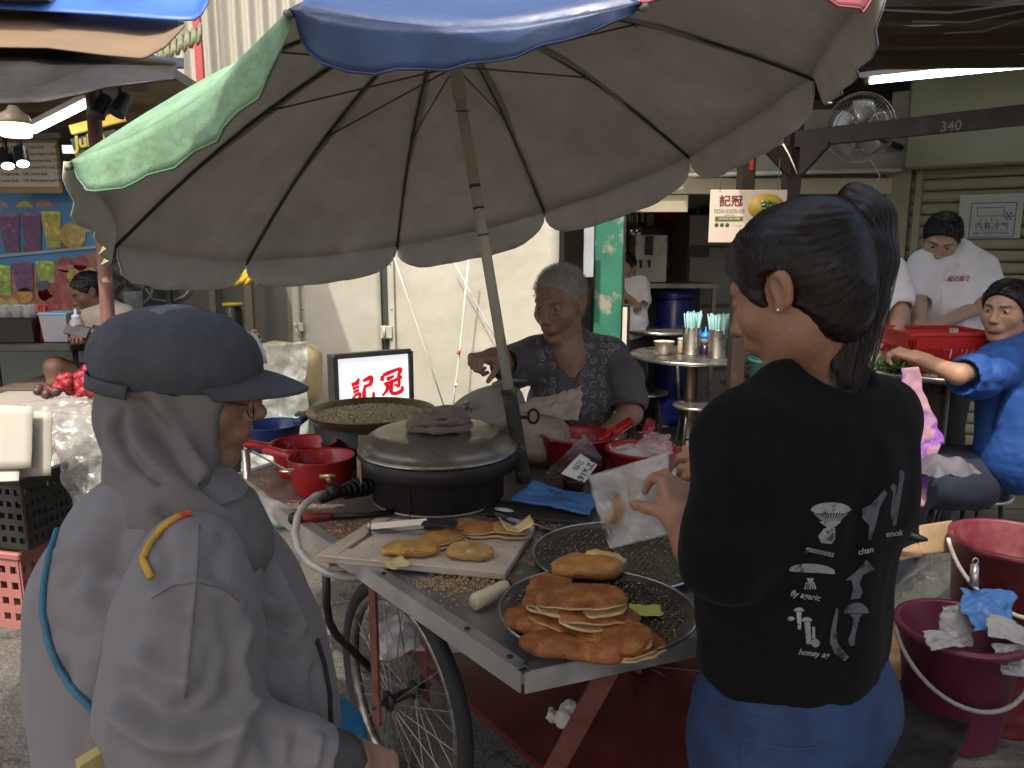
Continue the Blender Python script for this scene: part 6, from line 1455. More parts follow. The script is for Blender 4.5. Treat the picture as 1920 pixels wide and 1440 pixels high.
for i in range(2600):
 a = r_.uniform(-2.6, 2.6)      # around the hairline
 st_ = gm @ Vector((.082 * math.sin(a), .055 + .03 * math.cos(a) - .085 * abs(a) / 2.6 * (1 if abs(a) < 1.6 else 1.1), .075 * math.cos(a) ** 1 + r_.uniform(-.015, .01)))
 L_ = []
 for j in range(12):
  t = j / 11; p = st_.lerp(tie, t); d_ = (p - ctr).normalized(); h = hb.ray_cast(ctr + d_ * .3, -d_, .3)
  q = (h[0] + d_ * (.0008 + .0015 * r_.random())) if h[0] is not None else p
  L_.append(q)
 if (L_[0] - L_[1]).length < .06: lines.append(L_)
for i in range(40):                # flyaway hairs
 d_ = Vector((r_.gauss(0, 1), r_.gauss(0, 1), abs(r_.gauss(.3, 1)))).normalized(); h = hb.ray_cast(ctr + d_ * .3, -d_, .3)
 if h[0] is None: continue
 tg_ = (tie - h[0]).normalized(); lines.append([h[0], h[0] + tg_ * .02 + d_ * .003, h[0] + tg_ * .05 + d_ * r_.uniform(.002, .007)])
strands('hair_strands', M('hair_sheen', (.030, .018, .012), .32, bump=0, var=.3, spec=.5), hcap, lines, .00034)
lines = []
for i in range(900):
 o_ = Vector((r_.gauss(0, .5), r_.gauss(0, .5), r_.gauss(0, .5))); o_ = o_ / max(1, o_.length / 1.06); L_ = []
 rr = [.022, .034, .040, .041, .037, .030, .020]
 for j, p in enumerate(pt_): L_.append(p + o_ * rr[j] * (1.0 if j < 5 else 1.2) + Vector((0, 0, -.012 * r_.random() * (j == 6))))
 lines.append(L_)
strands('hair_strands', M('hair_sheen'), hcap, lines, .00034)
blackc = M('black_cotton', (.0065, .0062, .0068), .9, var=.25, vs=5, bump=.3, bs=480, bdist=.0015, sheen=.03, spec=.12)
fd2 = Vector((-.5, .85, 0)).normalized(); lf = Vector((-.85, -.5, 0)).normalized()
tc0 = Vector((.462, 1.17, .028))
def T(l, f, z): return (tc0 + lf * l + fd2 * f + Vector((0, 0, z)))[:]
s = SDF()
for sd in (-1, 1):
 s.chain([T(sd * .055, .0, 1.265), T(sd * .150, -.005, 1.215)], [.052, .058], .05)
s.chain([T(0, -.02, 1.245), T(0, -.025, 1.16), T(0, -.01, 1.05), T(0, 0, .92), T(0, .0, .84)], [.075, .105, .112, .118, .13], .06)
for sd in (-1, 1): s.chain([T(sd * .095, -.02, 1.19), T(sd * .10, -.02, 1.10), T(sd * .085, 0, .95), T(sd * .09, 0, .84)], [.085, .088, .085, .092], .05)
s.chain([T(.160, 0, 1.21), D(1398, 900, 1.10)[:], D(1364, 1010, 1.10)[:], D(1348, 1062, 1.11)[:]], [.060, .066, .062, .050], .04)
s.chain([D(1348, 1062, 1.11)[:], D(1340, 1022, 1.17)[:]], [.050, .046], .03)
s.chain([T(-.160, 0, 1.21), T(-.19, .08, 1.10), D(1480, 1010, 1.38)[:]], [.066, .065, .05], .04)
s.ball((gm @ Vector((0, -.02, -.125)))[:], (.058, .058, .05), .012, None, 's')
s.cone(D(1322, 1010, 1.20)[:], D(1285, 960, 1.30)[:], .040, .05, .01, None, 's')
s.half((0, 0, .862), (-.05, .0, -1), .012)
FG = ([([(1400, 800), (1380, 900), (1400, 1010)], .016, -.012), ([(1330, 980), (1370, 1060), (1400, 1150)], .014, -.010), ([(1650, 850), (1620, 960), (1600, 1080)], .02, -.008), ([(1300, 1130), (1420, 1180), (1560, 1170)], .02, .008), ([(1290, 1200), (1450, 1230), (1620, 1240)], .018, -.008), ([(1440, 760), (1500, 800), (1600, 790)], .02, .006)])
me = sculpt(s, .005, FG, lambda P, n: .006 * fnoise(P * np.array([1, 1, .7]), 9, 31, 3)); shirt = link('shirt', me, blackc, gw); gsb = bvh_of(me)
prm = M('grey_print', (.30, .285, .29), .8, var=.35, vs=40, bump=.2, bs=300, col2=(.06, .055, .06), c2=(.58, .63), c2s=55)
prd = M('dark_print', (.10, .095, .12), .8, var=.3, vs=40, bump=.2, bs=300, col2=(.02, .02, .025), c2=(.55, .6), c2s=55)
def printed(name, polys, mat, par, bvh, dens=10, lift=.0022):
 """flat print: filled outlines in picture units, laid on the cloth along the line of sight of one viewpoint"""
 m_ = MB()
 for poly in polys:
  bm = bmesh.new(); vv = [bm.verts.new((x, y, 0)) for x, y in poly]
  try: bm.faces.new(vv)
  except Exception: bm.free(); continue
  bmesh.ops.triangulate(bm, faces=bm.faces[:])
  for _ in range(4):
   lg = [e for e in bm.edges if e.calc_length() > dens]
   if not lg: break
   bmesh.ops.subdivide_edges(bm, edges=lg, cuts=1); bmesh.ops.triangulate(bm, faces=bm.faces[:])
  bm.verts.index_update(); P = []; ok = {}
  for v in bm.verts:
   d_ = ray(v.co.x, v.co.y).normalized(); h = bvh.ray_cast(CAM, d_, 6)
   if h[0] is not None: ok[v.index] = len(P); P.append(h[0] - d_ * lift)
  F = [[ok[v.index] for v in f.verts] for f in bm.faces if all(v.index in ok for v in f.verts)]
  m_.add(P, F, 0, True); bm.free()
 return m_.build(name, mat, par) if m_.v else None
def ell(cx, cy, rx, ry, a0=0, a1=360, n=18, rot=0):
 o = []
 for i in range(n + (0 if a1 - a0 >= 360 else 1)):
  a = R(a0 + (a1 - a0) * i / n); x, y = rx * math.cos(a), -ry * math.sin(a); o.append((cx + x * math.cos(rot) - y * math.sin(rot), cy + x * math.sin(rot) + y * math.cos(rot)))
 return o
def ribs(cx, cy, w0, w1, h, n, wd=2.2): return [[(cx + w0 * t - wd / 2, cy), (cx + w0 * t + wd / 2, cy), (cx + w1 * t + wd / 2, cy + h), (cx + w1 * t - wd / 2, cy + h)] for t in [-1 + 2 * i / (n - 1) for i in range(n)]]
printed('printed_mushroom', [ell(1558, 957, 38, 15, 0, 180) + [(1530, 962), (1585, 962)][::1], [(1536, 978), (1578, 978), (1562, 990), (1552, 990)], [(1546, 990), (1566, 990), (1566, 1010), (1560, 1020), (1540, 1018), (1534, 1005)]] + ribs(1558, 962, 32, 14, 16, 12), prm, gw, gsb)
printed('printed_mushroom', [ell(1523, 1071, 43, 14, -12, 192, rot=.06), [(1512, 1084), (1526, 1084), (1524, 1092), (1516, 1092)]] + ribs(1519, 1092, 7, 10, 13, 5, 3), prm, gw, gsb)
printed('printed_mushroom', [ell(1498, 1146, 10, 7, 0, 180), [(1493, 1147), (1503, 1147), (1502, 1180), (1496, 1180)], ell(1513, 1165, 10, 8, 0, 180), [(1508, 1166), (1519, 1166), (1522, 1208), (1512, 1208)], ell(1529, 1206, 8, 8), [(1523, 1175), (1528, 1175), (1529, 1198), (1523, 1198)], ell(1483, 1160, 7, 4)], prm, gw, gsb)
printed('printed_mushroom', [[(1658, 918), (1664, 925), (1650, 950), (1642, 985), (1634, 1012), (1628, 1012), (1630, 985), (1617, 972), (1616, 955), (1634, 945), (1648, 930)]], prd, gw, gsb)
printed('printed_mushroom', [[(1690, 885), (1696, 888), (1690, 930), (1680, 985), (1674, 985), (1680, 930)], [(1676, 910), (1681, 912), (1677, 960), (1672, 975), (1670, 960)], ell(1675, 914, 5, 7), ell(1690, 890, 5, 8)], prd, gw, gsb)
printed('printed_mushroom', [[(1585, 1088), (1605, 1072), (1625, 1050), (1640, 1068), (1618, 1078), (1612, 1095), (1618, 1110), (1612, 1122), (1595, 1124), (1600, 1105), (1597, 1088)]], prd, gw, gsb)
printed('printed_mushroom', [ell(1606, 1150, 23, 20, 0, 180), [(1592, 1152), (1618, 1152), (1606, 1162)], [(1598, 1160), (1612, 1160), (1604, 1190), (1602, 1210), (1594, 1212), (1590, 1200), (1598, 1180)]], prd, gw, gsb)
printed('printed_mushroom', [[(1568, 1140), (1572, 1142), (1568, 1180), (1570, 1205), (1585, 1225), (1592, 1232), (1584, 1240), (1565, 1225), (1556, 1205), (1558, 1180)]], prd, gw, gsb)
def printed_text(txt, px, py, size, ang, bvh, mat, par, name='lettering', bold=0.3, lift=.0024):
 me = textmesh(txt, size, ((0, 0, 0), (1, 0, 0), (0, 1, 0)), bold=bold, align='LEFT', shear=.25); P = []; m_ = MB(); ok = {}
 for i, v in enumerate(me.vertices):
  x = px + v.co.x * math.cos(ang) + v.co.y * math.sin(ang); y = py + v.co.x * math.sin(ang) - v.co.y * math.cos(ang)
  d_ = ray(x, y).normalized(); h = bvh.ray_cast(CAM, d_, 9)
  if h[0] is not None: ok[i] = len(P); P.append(h[0] - d_ * lift)
 m_.add(P, [[ok[i] for i in p.vertices] for p in me.polygons if all(i in ok for i in p.vertices)])
 return m_.build(name, mat, par) if P else None
for t_, x, y, a_ in (('gsensess', 1510, 1028, .22), ('fly agaric', 1482, 1112, .18), ('honey ag', 1497, 1222, .12), ('chan', 1608, 1036, -.2), ('enok', 1660, 1002, -.1)): printed_text(t_, x, y, 16, a_, gsb, prm, gw)
s = SDF()
jc = lambda l, f, z: (tc0 + lf * l + fd2 * f + Vector((0, 0, z)))[:]
s.chain([jc(0, 0, .90), jc(0, -.01, .76), jc(0, 0, .66)], [.085, .125, .12], .06)
for sd in (-1, 1): s.chain([jc(sd * .075, -.01, .84), jc(sd * .092, -.015, .73), jc(sd * .10, 0, .55), jc(sd * .10, 0, .10)], [.085, .095, .085, .06], .05)
FJn = ([([(1320, 1320), (1420, 1360), (1600, 1400)], .012, .004), ([(1390, 1400), (1395, 1440)], .006, .003)])
me = sculpt(s, .006, FJn, lambda P, n: .004 * fnoise(P, 20, 7, 3)); jns = link('jeans', me, M('blue_denim', (.026, .056, .15), .85, var=.35, vs=9, bump=.5, bs=520, bdist=.002, col2=(.013, .024, .065), c2s=4), gw); jnb = bvh_of(me)
thr = M('denim_thread', (.055, .07, .115), .8)
laid(jnb, [(1318, 1316), (1370, 1335), (1440, 1352), (1530, 1362)], .0011, 'seam', thr, gw, .0012, 5)
laid(jnb, [(1393, 1440), (1394, 1402), (1398, 1386), (1430, 1394), (1480, 1404), (1520, 1402), (1560, 1390)], .0012, 'pocket_seam', thr, gw, .0012, 5)
for sd in (-1, 1):
 s = SDF(); s.cone(jc(sd * .10, -.02, .05), jc(sd * .10, .14, .04), .045, .04, .02); o = link('shoe', s.mesh(.006), M('black_shoe', (.02, .02, .02), .6), gw)
pb = thing('food_bag', 'white translucent food bag held open by the young woman with a pancake inside', 'bag', D(1180, 950, 1.42))
c4 = [D(1143, 1030, 1.40), D(1262, 1000, 1.38), D(1252, 848, 1.44), D(1100, 893, 1.46)]
pbm = film('waxed_white_bag', (.66, .64, .62), .78, .2, .6, 9)
hi_sheet('front_sheet', None, c4, pbm, 3, .009, 9, par=pb, n=30)
hi_sheet('back_sheet', None, [p + ray(1180, 940).normalized() * .035 for p in c4], pbm, 8, .008, 9, par=pb, n=30)
mb = MB(); mb.tube([c4[0].lerp(c4[3], t) + Vector((.008, 0, 0)) for t in (0, .25, .5, .75, 1)], .0007, 5); mb.build('seam_line', M('seam_grey', (.35, .34, .33), .6), pb)
s = SDF(); pm_ = Matrix.Translation(D(1205, 945, 1.455)) @ Matrix.Rotation(.5, 4, 'Y'); kq_ = sm(pm_)
s.box((0, 0, -.01), (.045, .012, .05), .010, .004, (.42, .20, .07), 'u', kq_); s.ball((-.03, 0, -.04), (.03, .012, .03), .02, (.45, .22, .08), 'u', kq_); s.box((.02, 0, .05), (.025, .010, .028), .008, .01, (.60, .46, .2), 'u', kq_)
o = link('pancake_wedge', s.mesh(.003, lambda P, n: .002 * fnoise(P, 60, 3, 2)), pk); tag(o, 'pancake wedge inside the white bag held by the young woman', 'pancake')
mb = MB(); mb.bar(D(1252, 1012, 1.46), D(1262, 1008, 1.46), .02, .03);
ov = thing('person', 'white haired old vendor in patterned grey shirt reaching out behind the cart', 'person', (.25, 2.95, 0))
SKO = (.30, .17, .115)
om = frame(D(1050, 568, 2.80), (-.52, -.82, -.22), (0, 0, 1), 1.12); ok_ = sm(om)
s = SDF(); add_head(s, om, SKO, age=1.0, eye=.6, brow=(.12, .10, .085))
s.chain([(om @ Vector((0, -.02, -.06)))[:], D(1068, 665, 2.84)[:], D(1074, 700, 2.84)[:]], [.056, .058, .05], .03, SKO)
sR = D(985, 668, 2.86); eR_ = D(952, 690, 2.80); wR_ = D(928, 668, 2.66);
s.chain([sR[:], eR_[:], wR_[:]], [.05, .042, .030], .02, SKO)
add_hand(s, frame(wR_, D(893, 672, 2.60) - wR_, (-.2, -.35, 1), 1.08), SKO, -1, (1.1, 1.25, 1.3, 1.35), .7, .05, base=.5)
sL = D(1148, 690, 2.89); eL_ = D(1182, 775, 2.78); wL_ = D(1140, 812, 2.64)
s.chain([sL[:], eL_[:], wL_[:]], [.042, .042, .03], .02, SKO); add_hand(s, frame(wL_, D(1112, 832, 2.58) - wL_, (0, -.3, 1), 1.05), SKO, 1, (.9, 1, 1, 1), .6)
link('body', s.mesh(.0034, lambda P, n: .0012 * fnoise(P, 60, 9, 3)), skinmat(), ov)
short_hair(ov, om, M('white_grey_hair', (.34, .33, .30), .6, var=.3, vs=60, bump=.4, bs=200), .0015, nstr=3600, seed=4, grow=.002, sl=.017, smat=M('white_hair_strand', (.48, .46, .42), .5, bump=0), front=(0, .060, .062))
s = SDF()
s.chain([D(1070, 690, 2.92)[:], D(1068, 760, 2.93)[:], D(1062, 860, 2.95)[:], D(1062, 980, 2.95)[:]], [.12, .155, .165, .16], .06)
s.chain([D(1010, 668, 2.90)[:], D(1068, 655, 2.92)[:], D(1130, 668, 2.92)[:]], [.075, .085, .08], .05)
s.chain([D(1002, 668, 2.90)[:], D(968, 688, 2.84)[:], D(948, 684, 2.76)[:]], [.078, .072, .060], .04)
s.chain([D(1140, 672, 2.90)[:], D(1166, 715, 2.86)[:], D(1178, 748, 2.80)[:]], [.076, .078, .074], .04)
s.ball(D(1072, 668, 2.78)[:], (.055, .06, .075), .02, None, 's'); s.cone(D(1072, 680, 2.76)[:], D(1064, 706, 2.75)[:], .03, .008, .01, None, 's')
s.cone(D(948, 684, 2.76)[:], D(920, 670, 2.62)[:], .05, .05, .008, None, 's'); s.cone(D(1177, 760, 2.80)[:], D(1180, 800, 2.75)[:], .058, .06, .01, None, 's')
FO = ([([(1130, 690), (1150, 760), (1160, 800)], .02, -.015), ([(1090, 700), (1085, 760), (1060, 800)], .014, .010), ([(1050, 700), (1055, 770)], .012, .008), ([(975, 670), (990, 710)], .014, -.010), ([(1160, 740), (1200, 752)], .012, .008)])
me = sculpt(s, .006, FO, lambda P, n: .007 * fnoise(P, 11, 14, 3), clip=((-9, -9, .4), (9, 9, 9)))
osh = link('shirt', me, M('dark_grey_shirt', (.085, .078, .082), .75, var=.12, vs=6, bump=.3, bs=350, sheen=.1), ov); obv = bvh_of(me)
def scroll(cx, cy, r0, turns, rot, w_=1.3, mir=1):
 n = int(16 * turns); a, b = [], []
 for i in range(n + 1):
  t = i / n; an = rot + mir * turns * 2 * math.pi * t; r_ = r0 * (1 - .82 * t); x, y = cx + r_ * math.cos(an), cy + r_ * math.sin(an)
  nx, ny = math.cos(an), math.sin(an); ww = w_ * (.5 + .6 * math.sin(math.pi * min(1, t * 1.4 + .15))); a.append((x + nx * ww / 2, y + ny * ww / 2)); b.append((x - nx * ww / 2, y - ny * ww / 2))
 return [[a[i], a[i + 1], b[i + 1], b[i]] for i in range(n)]
rs = random.Random(2); polys = []
for col_ in ([(1015, 632 + 14 * k) for k in range(12)], [(1033, 640 + 14 * k) for k in range(11)], [(1112, 618 + 15 * k) for k in range(13)], [(1130, 632 + 15 * k) for k in range(12)], [(1096, 650 + 17 * k) for k in range(9)], [(1146, 648 + 10 * k) for k in range(3)], [(1124, 610), (1145, 632), (1158, 648), (1010, 640)]):
 for (x, y) in col_:
  if rs.random() < .9: polys += scroll(x + rs.uniform(-3, 3), y + rs.uniform(-3, 3), rs.uniform(5, 9), rs.uniform(1.0, 1.6), rs.uniform(0, 6.28), 1.2, rs.choice((-1, 1)))
m_ = MB()
for q in polys:
 P = []
 for x, y in q:
  h = obv.ray_cast(CAM, ray(x, y).normalized(), 6)
  if h[0] is None: break
  P.append(h[0] - ray(x, y).normalized() * .003)
 if len(P) == 4 and max((P[0] - p).length for p in P) < .03: m_.add(P, [(0, 1, 2, 3)])
m_.build('scroll_print', M('pale_scroll_print', (.40, .385, .375), .8, bump=0), ov)['kind'] = 'stuff'
laid(obv, [(1092, 690), (1082, 720), (1068, 745), (1060, 765), (1058, 800)], .0022, 'placket_edge', M('pale_placket', (.15, .14, .145), .8), ov, .002, 6)
s = SDF()
for sd in (-1, 1): s.chain([(.22 + sd * .09, 3.0, .82), (.22 + sd * .10, 2.98, .45), (.22 + sd * .10, 3.0, .05)], [.10, .085, .06], .04)
link('trousers', s.mesh(.012), M('dark_trousers', (.03, .03, .035), .8), ov)
def seated_or_standing(label, head_px, hd, facing, up, hs, skin, joints, shirt_parts, shirt_mat, legs, legs_mat, hairmat_, neck_to, hres=.0042, hands=(), cuts=(), hairkw=None, sfold=None, loc=None, closed=False, sres=.007, brow=(.02, .015, .012)):
 t_ = thing('person', label, 'person', loc or (D(*head_px, hd).x, D(*head_px, hd).y, 0))
 m_ = frame(D(*head_px, hd), facing, up, hs); s_ = SDF(); add_head(s_, m_, skin, closed=closed, brow=brow)
 s_.chain([(m_ @ Vector((0, -.02, -.06)))[:], neck_to[:]], [.054, .058], .03, skin)
 for pts, rs_ in joints: s_.chain([p[:] for p in pts], rs_, .02, skin)
 for (w_, f_, up_, side, curl, th, sc_) in hands: add_hand(s_, frame(w_, f_, up_, sc_), skin, side, curl, th)
 link('body', s_.mesh(hres), skinmat(), t_)
 short_hair(t_, m_, hairmat_, **(hairkw or {}))
 s_ = SDF()
 for pts, rs_ in shirt_parts: s_.chain([p[:] for p in pts], rs_, .05)
 for c_ in cuts: s_.cone(c_[0][:], c_[1][:], c_[2], c_[3], .01, None, 's')
 s_.ball((m_ @ Vector((0, .01, -.135)))[:], (.055 * hs, .055 * hs, .05 * hs), .012, None, 's')
 me_ = sculpt(s_, sres, sfold or (), lambda P, n: .007 * fnoise(P, 12, int(head_px[0]), 3)); sh__ = link('shirt', me_, shirt_mat, t_)
 if legs:
  s_ = SDF()
  for pts, rs_ in legs: s_.chain([Vector(p)[:] for p in pts], rs_, .04)
  link('trousers', s_.mesh(.012, lambda P, n: .006 * fnoise(P, 10, 5, 2)), legs_mat, t_)
 return t_, m_, bvh_of(me_)
white = M('white_cotton_shirt', (.70, .68, .70), .75, var=.05, vs=5, bump=.25, bs=350, sheen=.1)
d = 4.0
wp, wmx, wbv = seated_or_standing('young man in white shirt with red chest lettering looking down over the red basket', (1765, 448), d, (-.42, -.72, -.55), (0, -.3, 1), 1.08, (.40, .25, .17),
 [([D(1830, 500, 4.05), D(1828, 578, 3.95), D(1752, 612, 3.72)], [.045, .039, .028]), ([D(1722, 505, 4.05), D(1722, 570, 3.95), D(1722, 618, 3.72)], [.044, .038, .028])],
 [([D(1785, 515, 4.06), D(1780, 580, 4.07), D(1782, 680, 4.08)], [.15, .165, .165]), ([D(1735, 500, 4.06), D(1790, 482, 4.08), D(1838, 508, 4.08)], [.085, .09, .09]), ([D(1735, 505, 4.05), D(1720, 540, 4.03), D(1716, 560, 4.0)], [.085, .082, .078]), ([D(1835, 510, 4.07), D(1845, 540, 4.03), D(1842, 556, 4.0)], [.09, .088, .085])],
 white, [([(2.15, 4.0, .95), (2.15, 4.0, .5), (2.15, 4.0, .03)], [.11, .09, .06]), ([(2.32, 4.0, .95), (2.32, 4.0, .5), (2.32, 4.0, .03)], [.11, .09, .06])], M('black_trousers', (.012, .012, .014), .8), hairmat(), D(1775, 492, 4.05),
 hands=[(D(1752, 612, 3.72), D(1725, 628, 3.66) - D(1752, 612, 3.72), (0, -.4, 1), 1, (.6, .6, .6, .6), .5, 1.05), (D(1722, 618, 3.72), Vector((-.02, -.06, -.05)), (0, -.4, 1), -1, (.6, .6, .6, .6), .5, 1.05)],
 cuts=[(D(1842, 562, 4.0), D(1838, 600, 3.9), .07, .07), (D(1718, 566, 4.0), D(1720, 600, 3.9), .066, .07)], sfold=[([(1770, 500), (1764, 620)], .012, .008), ([(1810, 520), (1800, 600)], .02, -.012)], hairkw=dict(spike=.003, seed=3, nstr=2200, sl=.016))
mb = MB()
for a_, b_ in ((D(1772, 494, 3.84), D(1760, 520, 3.82)), (D(1760, 520, 3.82), D(1752, 498, 3.84)), (D(1806, 478, 3.9), D(1786, 505, 3.84))): pass
printed_text('冠记面食', 1775, 524, 11, -.03, wbv, M('red_embroidery', (.35, .03, .05), .7), wp, bold=.2, lift=.004)
mb = MB() if False else MB(); mb.tube([D(1800, 484, 3.98), D(1792, 500, 3.90), D(1780, 512, 3.86), D(1770, 526, 3.86)], .008, 6, flat=.5); mb.build('collar', white, wp)
bl = M('royal_blue_shirt', (.008, .058, .24), .75, var=.1, vs=5, bump=.25, bs=350)
bp, bmx, bbv = seated_or_standing('seated young man in royal blue shirt looking round at the camera', (1886, 582), 3.2, (-.80, -.58, -.05), (.05, 0, 1), 1.05, (.37, .215, .14),
 [([D(1850, 690, 3.1), D(1795, 702, 3.0), D(1722, 672, 3.12)], [.044, .039, .027])],
 [([D(1930, 700, 3.25), D(1925, 760, 3.25), D(1915, 850, 3.25)], [.16, .18, .18]), ([D(1875, 680, 3.15), D(1930, 655, 3.25), D(1990, 670, 3.35)], [.085, .10, .09]), ([D(1868, 690, 3.12), D(1835, 705, 3.05), D(1812, 706, 3.02)], [.088, .084, .076])],
 bl, [([(1.98, 3.2, .52), (1.62, 3.05, .55), (1.58, 2.98, .1)], [.13, .10, .07]), ([(2.1, 3.3, .52), (1.75, 3.3, .55), (1.7, 3.25, .1)], [.13, .10, .07])], M('navy_trousers', (.012, .016, .03), .8), hairmat(), D(1915, 660, 3.25),
 hands=[(D(1722, 672, 3.12), D(1690, 662, 3.16) - D(1722, 672, 3.12), (0, -.3, 1), 1, (.8, .9, .9, .9), .6, 1.05)], cuts=[(D(1806, 706, 3.01), D(1770, 698, 3.0), .066, .06)],
 sfold=[([(1860, 660), (1870, 740), (1850, 820)], .02, -.015), ([(1830, 690), (1850, 720)], .012, .012), ([(1900, 740), (1860, 810)], .02, .014)], hairkw=dict(spike=.002, seed=6, nstr=2600, sl=.013), hres=.0034)
hp_, hmx, hbv = seated_or_standing('helper in white shirt mostly hidden behind the ponytail, one arm showing', (1628, 455), 3.75, (-.2, -.9, -.3), (0, 0, 1), 1.05, (.36, .22, .15),
 [([D(1678, 540, 3.72), D(1686, 590, 3.66), D(1678, 640, 3.55)], [.05, .044, .032])],
 [([D(1635, 520, 3.75), D(1630, 600, 3.75), D(1628, 690, 3.75)], [.13, .14, .14]), ([D(1600, 510, 3.75), D(1662, 512, 3.75)], [.08, .08]), ([D(1665, 512, 3.74), D(1678, 545, 3.72), D(1682, 566, 3.70)], [.078, .076, .074])],
 white, [([(1.6, 3.7, .9), (1.6, 3.7, .5), (1.6, 3.7, .03)], [.11, .09, .06]), ([(1.76, 3.7, .9), (1.76, 3.7, .5), (1.76, 3.7, .03)], [.11, .09, .06])], M('black_trousers'), hairmat(), D(1632, 495, 3.75),
 hands=[(D(1678, 640, 3.55), Vector((-.02, -.04, -.06)), (.3, -.9, .2), 1, (.5, .5, .5, .5), .5, 1.0)], cuts=[(D(1683, 575, 3.69), D(1682, 610, 3.6), .06, .06)])
kp, kmx, kbv = seated_or_standing('kitchen worker in white shirt standing beside the green pillar', (1172, 502), 6.3, (-.55, -.8, -.1), (0, 0, 1), 1.0, (.42, .25, .18),
 [([D(1198, 545, 6.3), D(1192, 572, 6.22), D(1168, 552, 6.1)], [.05, .042, .03])],
 [([D(1182, 560, 6.3), D(1182, 600, 6.3), D(1182, 618, 6.3)], [.13, .135, .14]), ([D(1158, 533, 6.3), D(1202, 535, 6.3)], [.07, .07]), ([D(1200, 538, 6.3), D(1206, 562, 6.28)], [.072, .07])],
 white, [([D(1176, 620, 6.3), D(1176, 700, 6.3), (D(1176, 700, 6.3).x, D(1176, 700, 6.3).y, .03)], [.11, .09, .06]), ([D(1194, 620, 6.3), D(1194, 700, 6.3), (D(1194, 700, 6.3).x, D(1194, 700, 6.3).y, .03)], [.11, .09, .06])], M('navy_trousers'), hairmat(), D(1178, 528, 6.3),
 hands=[(D(1168, 552, 6.1), Vector((-.06, -.02, .05)), (0, -1, 0), 1, (.6, .6, .6, .6), .5, 1.0)], cuts=[(D(1202, 568, 6.26), D(1196, 585, 6.2), .055, .055)])
yp_, ymx, ybv = seated_or_standing('boy in cream lettered shirt sitting at the drinks stall reading a phone', (168, 547), 5.0, (-.72, -.45, -.42), (0, 0, 1), 1.05, (.20, .105, .07),
 [([D(232, 605, 5.0), D(225, 650, 4.8), D(170, 632, 4.6)], [.05, .042, .03]), ([D(165, 610, 5.1), D(150, 645, 4.9), D(138, 628, 4.7)], [.05, .042, .03]), ([D(210, 720, 4.9), D(105, 690, 4.6), D(112, 760, 4.6)], [.08, .065, .05]), ([D(210, 730, 5.0), D(150, 722, 4.55), D(145, 800, 4.6)], [.08, .06, .05])],
 [([D(202, 605, 5.05), D(205, 650, 5.05), D(208, 720, 5.05)], [.14, .15, .15]), ([D(172, 592, 5.05), D(200, 585, 5.08), D(228, 595, 5.08)], [.075, .08, .08]), ([D(230, 598, 5.05), D(238, 628, 5.0)], [.08, .075])],
 M('cream_tshirt', (.55, .47, .36), .8, bump=.2), [([D(208, 715, 5.05), D(150, 710, 4.75)], [.12, .10]), ([D(215, 720, 5.05), D(170, 722, 4.7)], [.12, .10])], M('dark_shorts', (.02, .02, .025), .8), hairmat(), D(190, 582, 5.05),
 hands=[(D(170, 632, 4.6), D(150, 628, 4.52) - D(170, 632, 4.6), (0, -.6, .8), 1, (.8, .9, .9, .9), .5, 1.0), (D(138, 628, 4.7), D(128, 620, 4.6) - D(138, 628, 4.7), (0, -.6, .8), -1, (.8, .9, .9, .9), .5, 1.0)])
printed_text('PARA', 172, 613, 11, .12, ybv, M('black_print', (.02, .015, .02), .8), yp_, bold=.35, lift=.006)
mb = MB(); mb.box(D(145, 620, 4.52), (.15, .012, .075), Matrix.Rotation(-.5, 3, 'X') @ Matrix.Rotation(.25, 3, 'Y'), bev=.005); tag(mb.build('mobile_phone', M('black_phone', (.012, .012, .014), .25)), 'black mobile phone held by the boy at the drinks stall', 'phone')
# ================================================================== STALLS AT THE LEFT
rn = random.Random(21)
stw = M('grey_green_panel', (.14, .145, .12), .8, var=.2, vs=3, bump=.2)
stall = thing('drinks_stall', 'roofed drinks stall with grey panelled wall at the left of the lane', 'stall', (-3.2, 5.8, 0))
mb = MB(); mb.box((-3.6, 6.5, 1.25), (5.0, .08, 2.5)); mb.build('back_wall', stw, stall)
mb = MB(); mb.box((-4.3, 4.95, 2.52), (4.6, 3.1, .06), Matrix.Rotation(R(-3), 3, 'X')); mb.build('roof', M('stall_soffit', (.28, .235, .17), .8, var=.2), stall)
for k in range(4):
 mb = MB(); mb.bar((-5.6, 3.7 + .85 * k, 2.44 - .045 * k), (-2.05, 3.7 + .85 * k, 2.46 - .045 * k), .05, .07); mb.build('rafter', M('brown_rafter', (.09, .065, .045), .8), stall)
for px, y, w_ in ((318, 6.3, .04), (467, 6.2, .06), (548, 5.9, .07), (400, 6.35, .05)):
 x = YP(px, 560, y).x; mb = MB(); mb.box((x, y, 1.2), (w_, .05, 2.4)); mb.build('post', M('dark_green_paint', (.03, .055, .03), .6) if px < 330 else M('worn_wood_post', (.20, .18, .13), .8, var=.3), stall)
mb = MB(); a, b = D(170, 120, 3.6), D(207, 660, 3.75); mb.tube([a, b, b + (b - a).normalized() * .9], .032, 12); tag(mb.build('rusty_pole', M('rusty_flaking_pole', (.16, .07, .055), .7, var=.4, vs=14, bump=.6, bs=40, col2=(.42, .36, .32), c2=(.58, .64), c2s=9)), 'rusty flaking iron pole in front of the drinks stall', 'pole')
PYY = 5.75
po = YP(-20, 612, PYY); pw = YP(196, 612, PYY).x - po.x; ph = YP(0, 352, PYY).z - po.z
post_ = thing('drinks_poster', 'bright blue poster of fruit drinks behind the stall counter', 'poster', po)
X_, Y_ = Vector((1, 0, 0)), Vector((0, 0, 1))
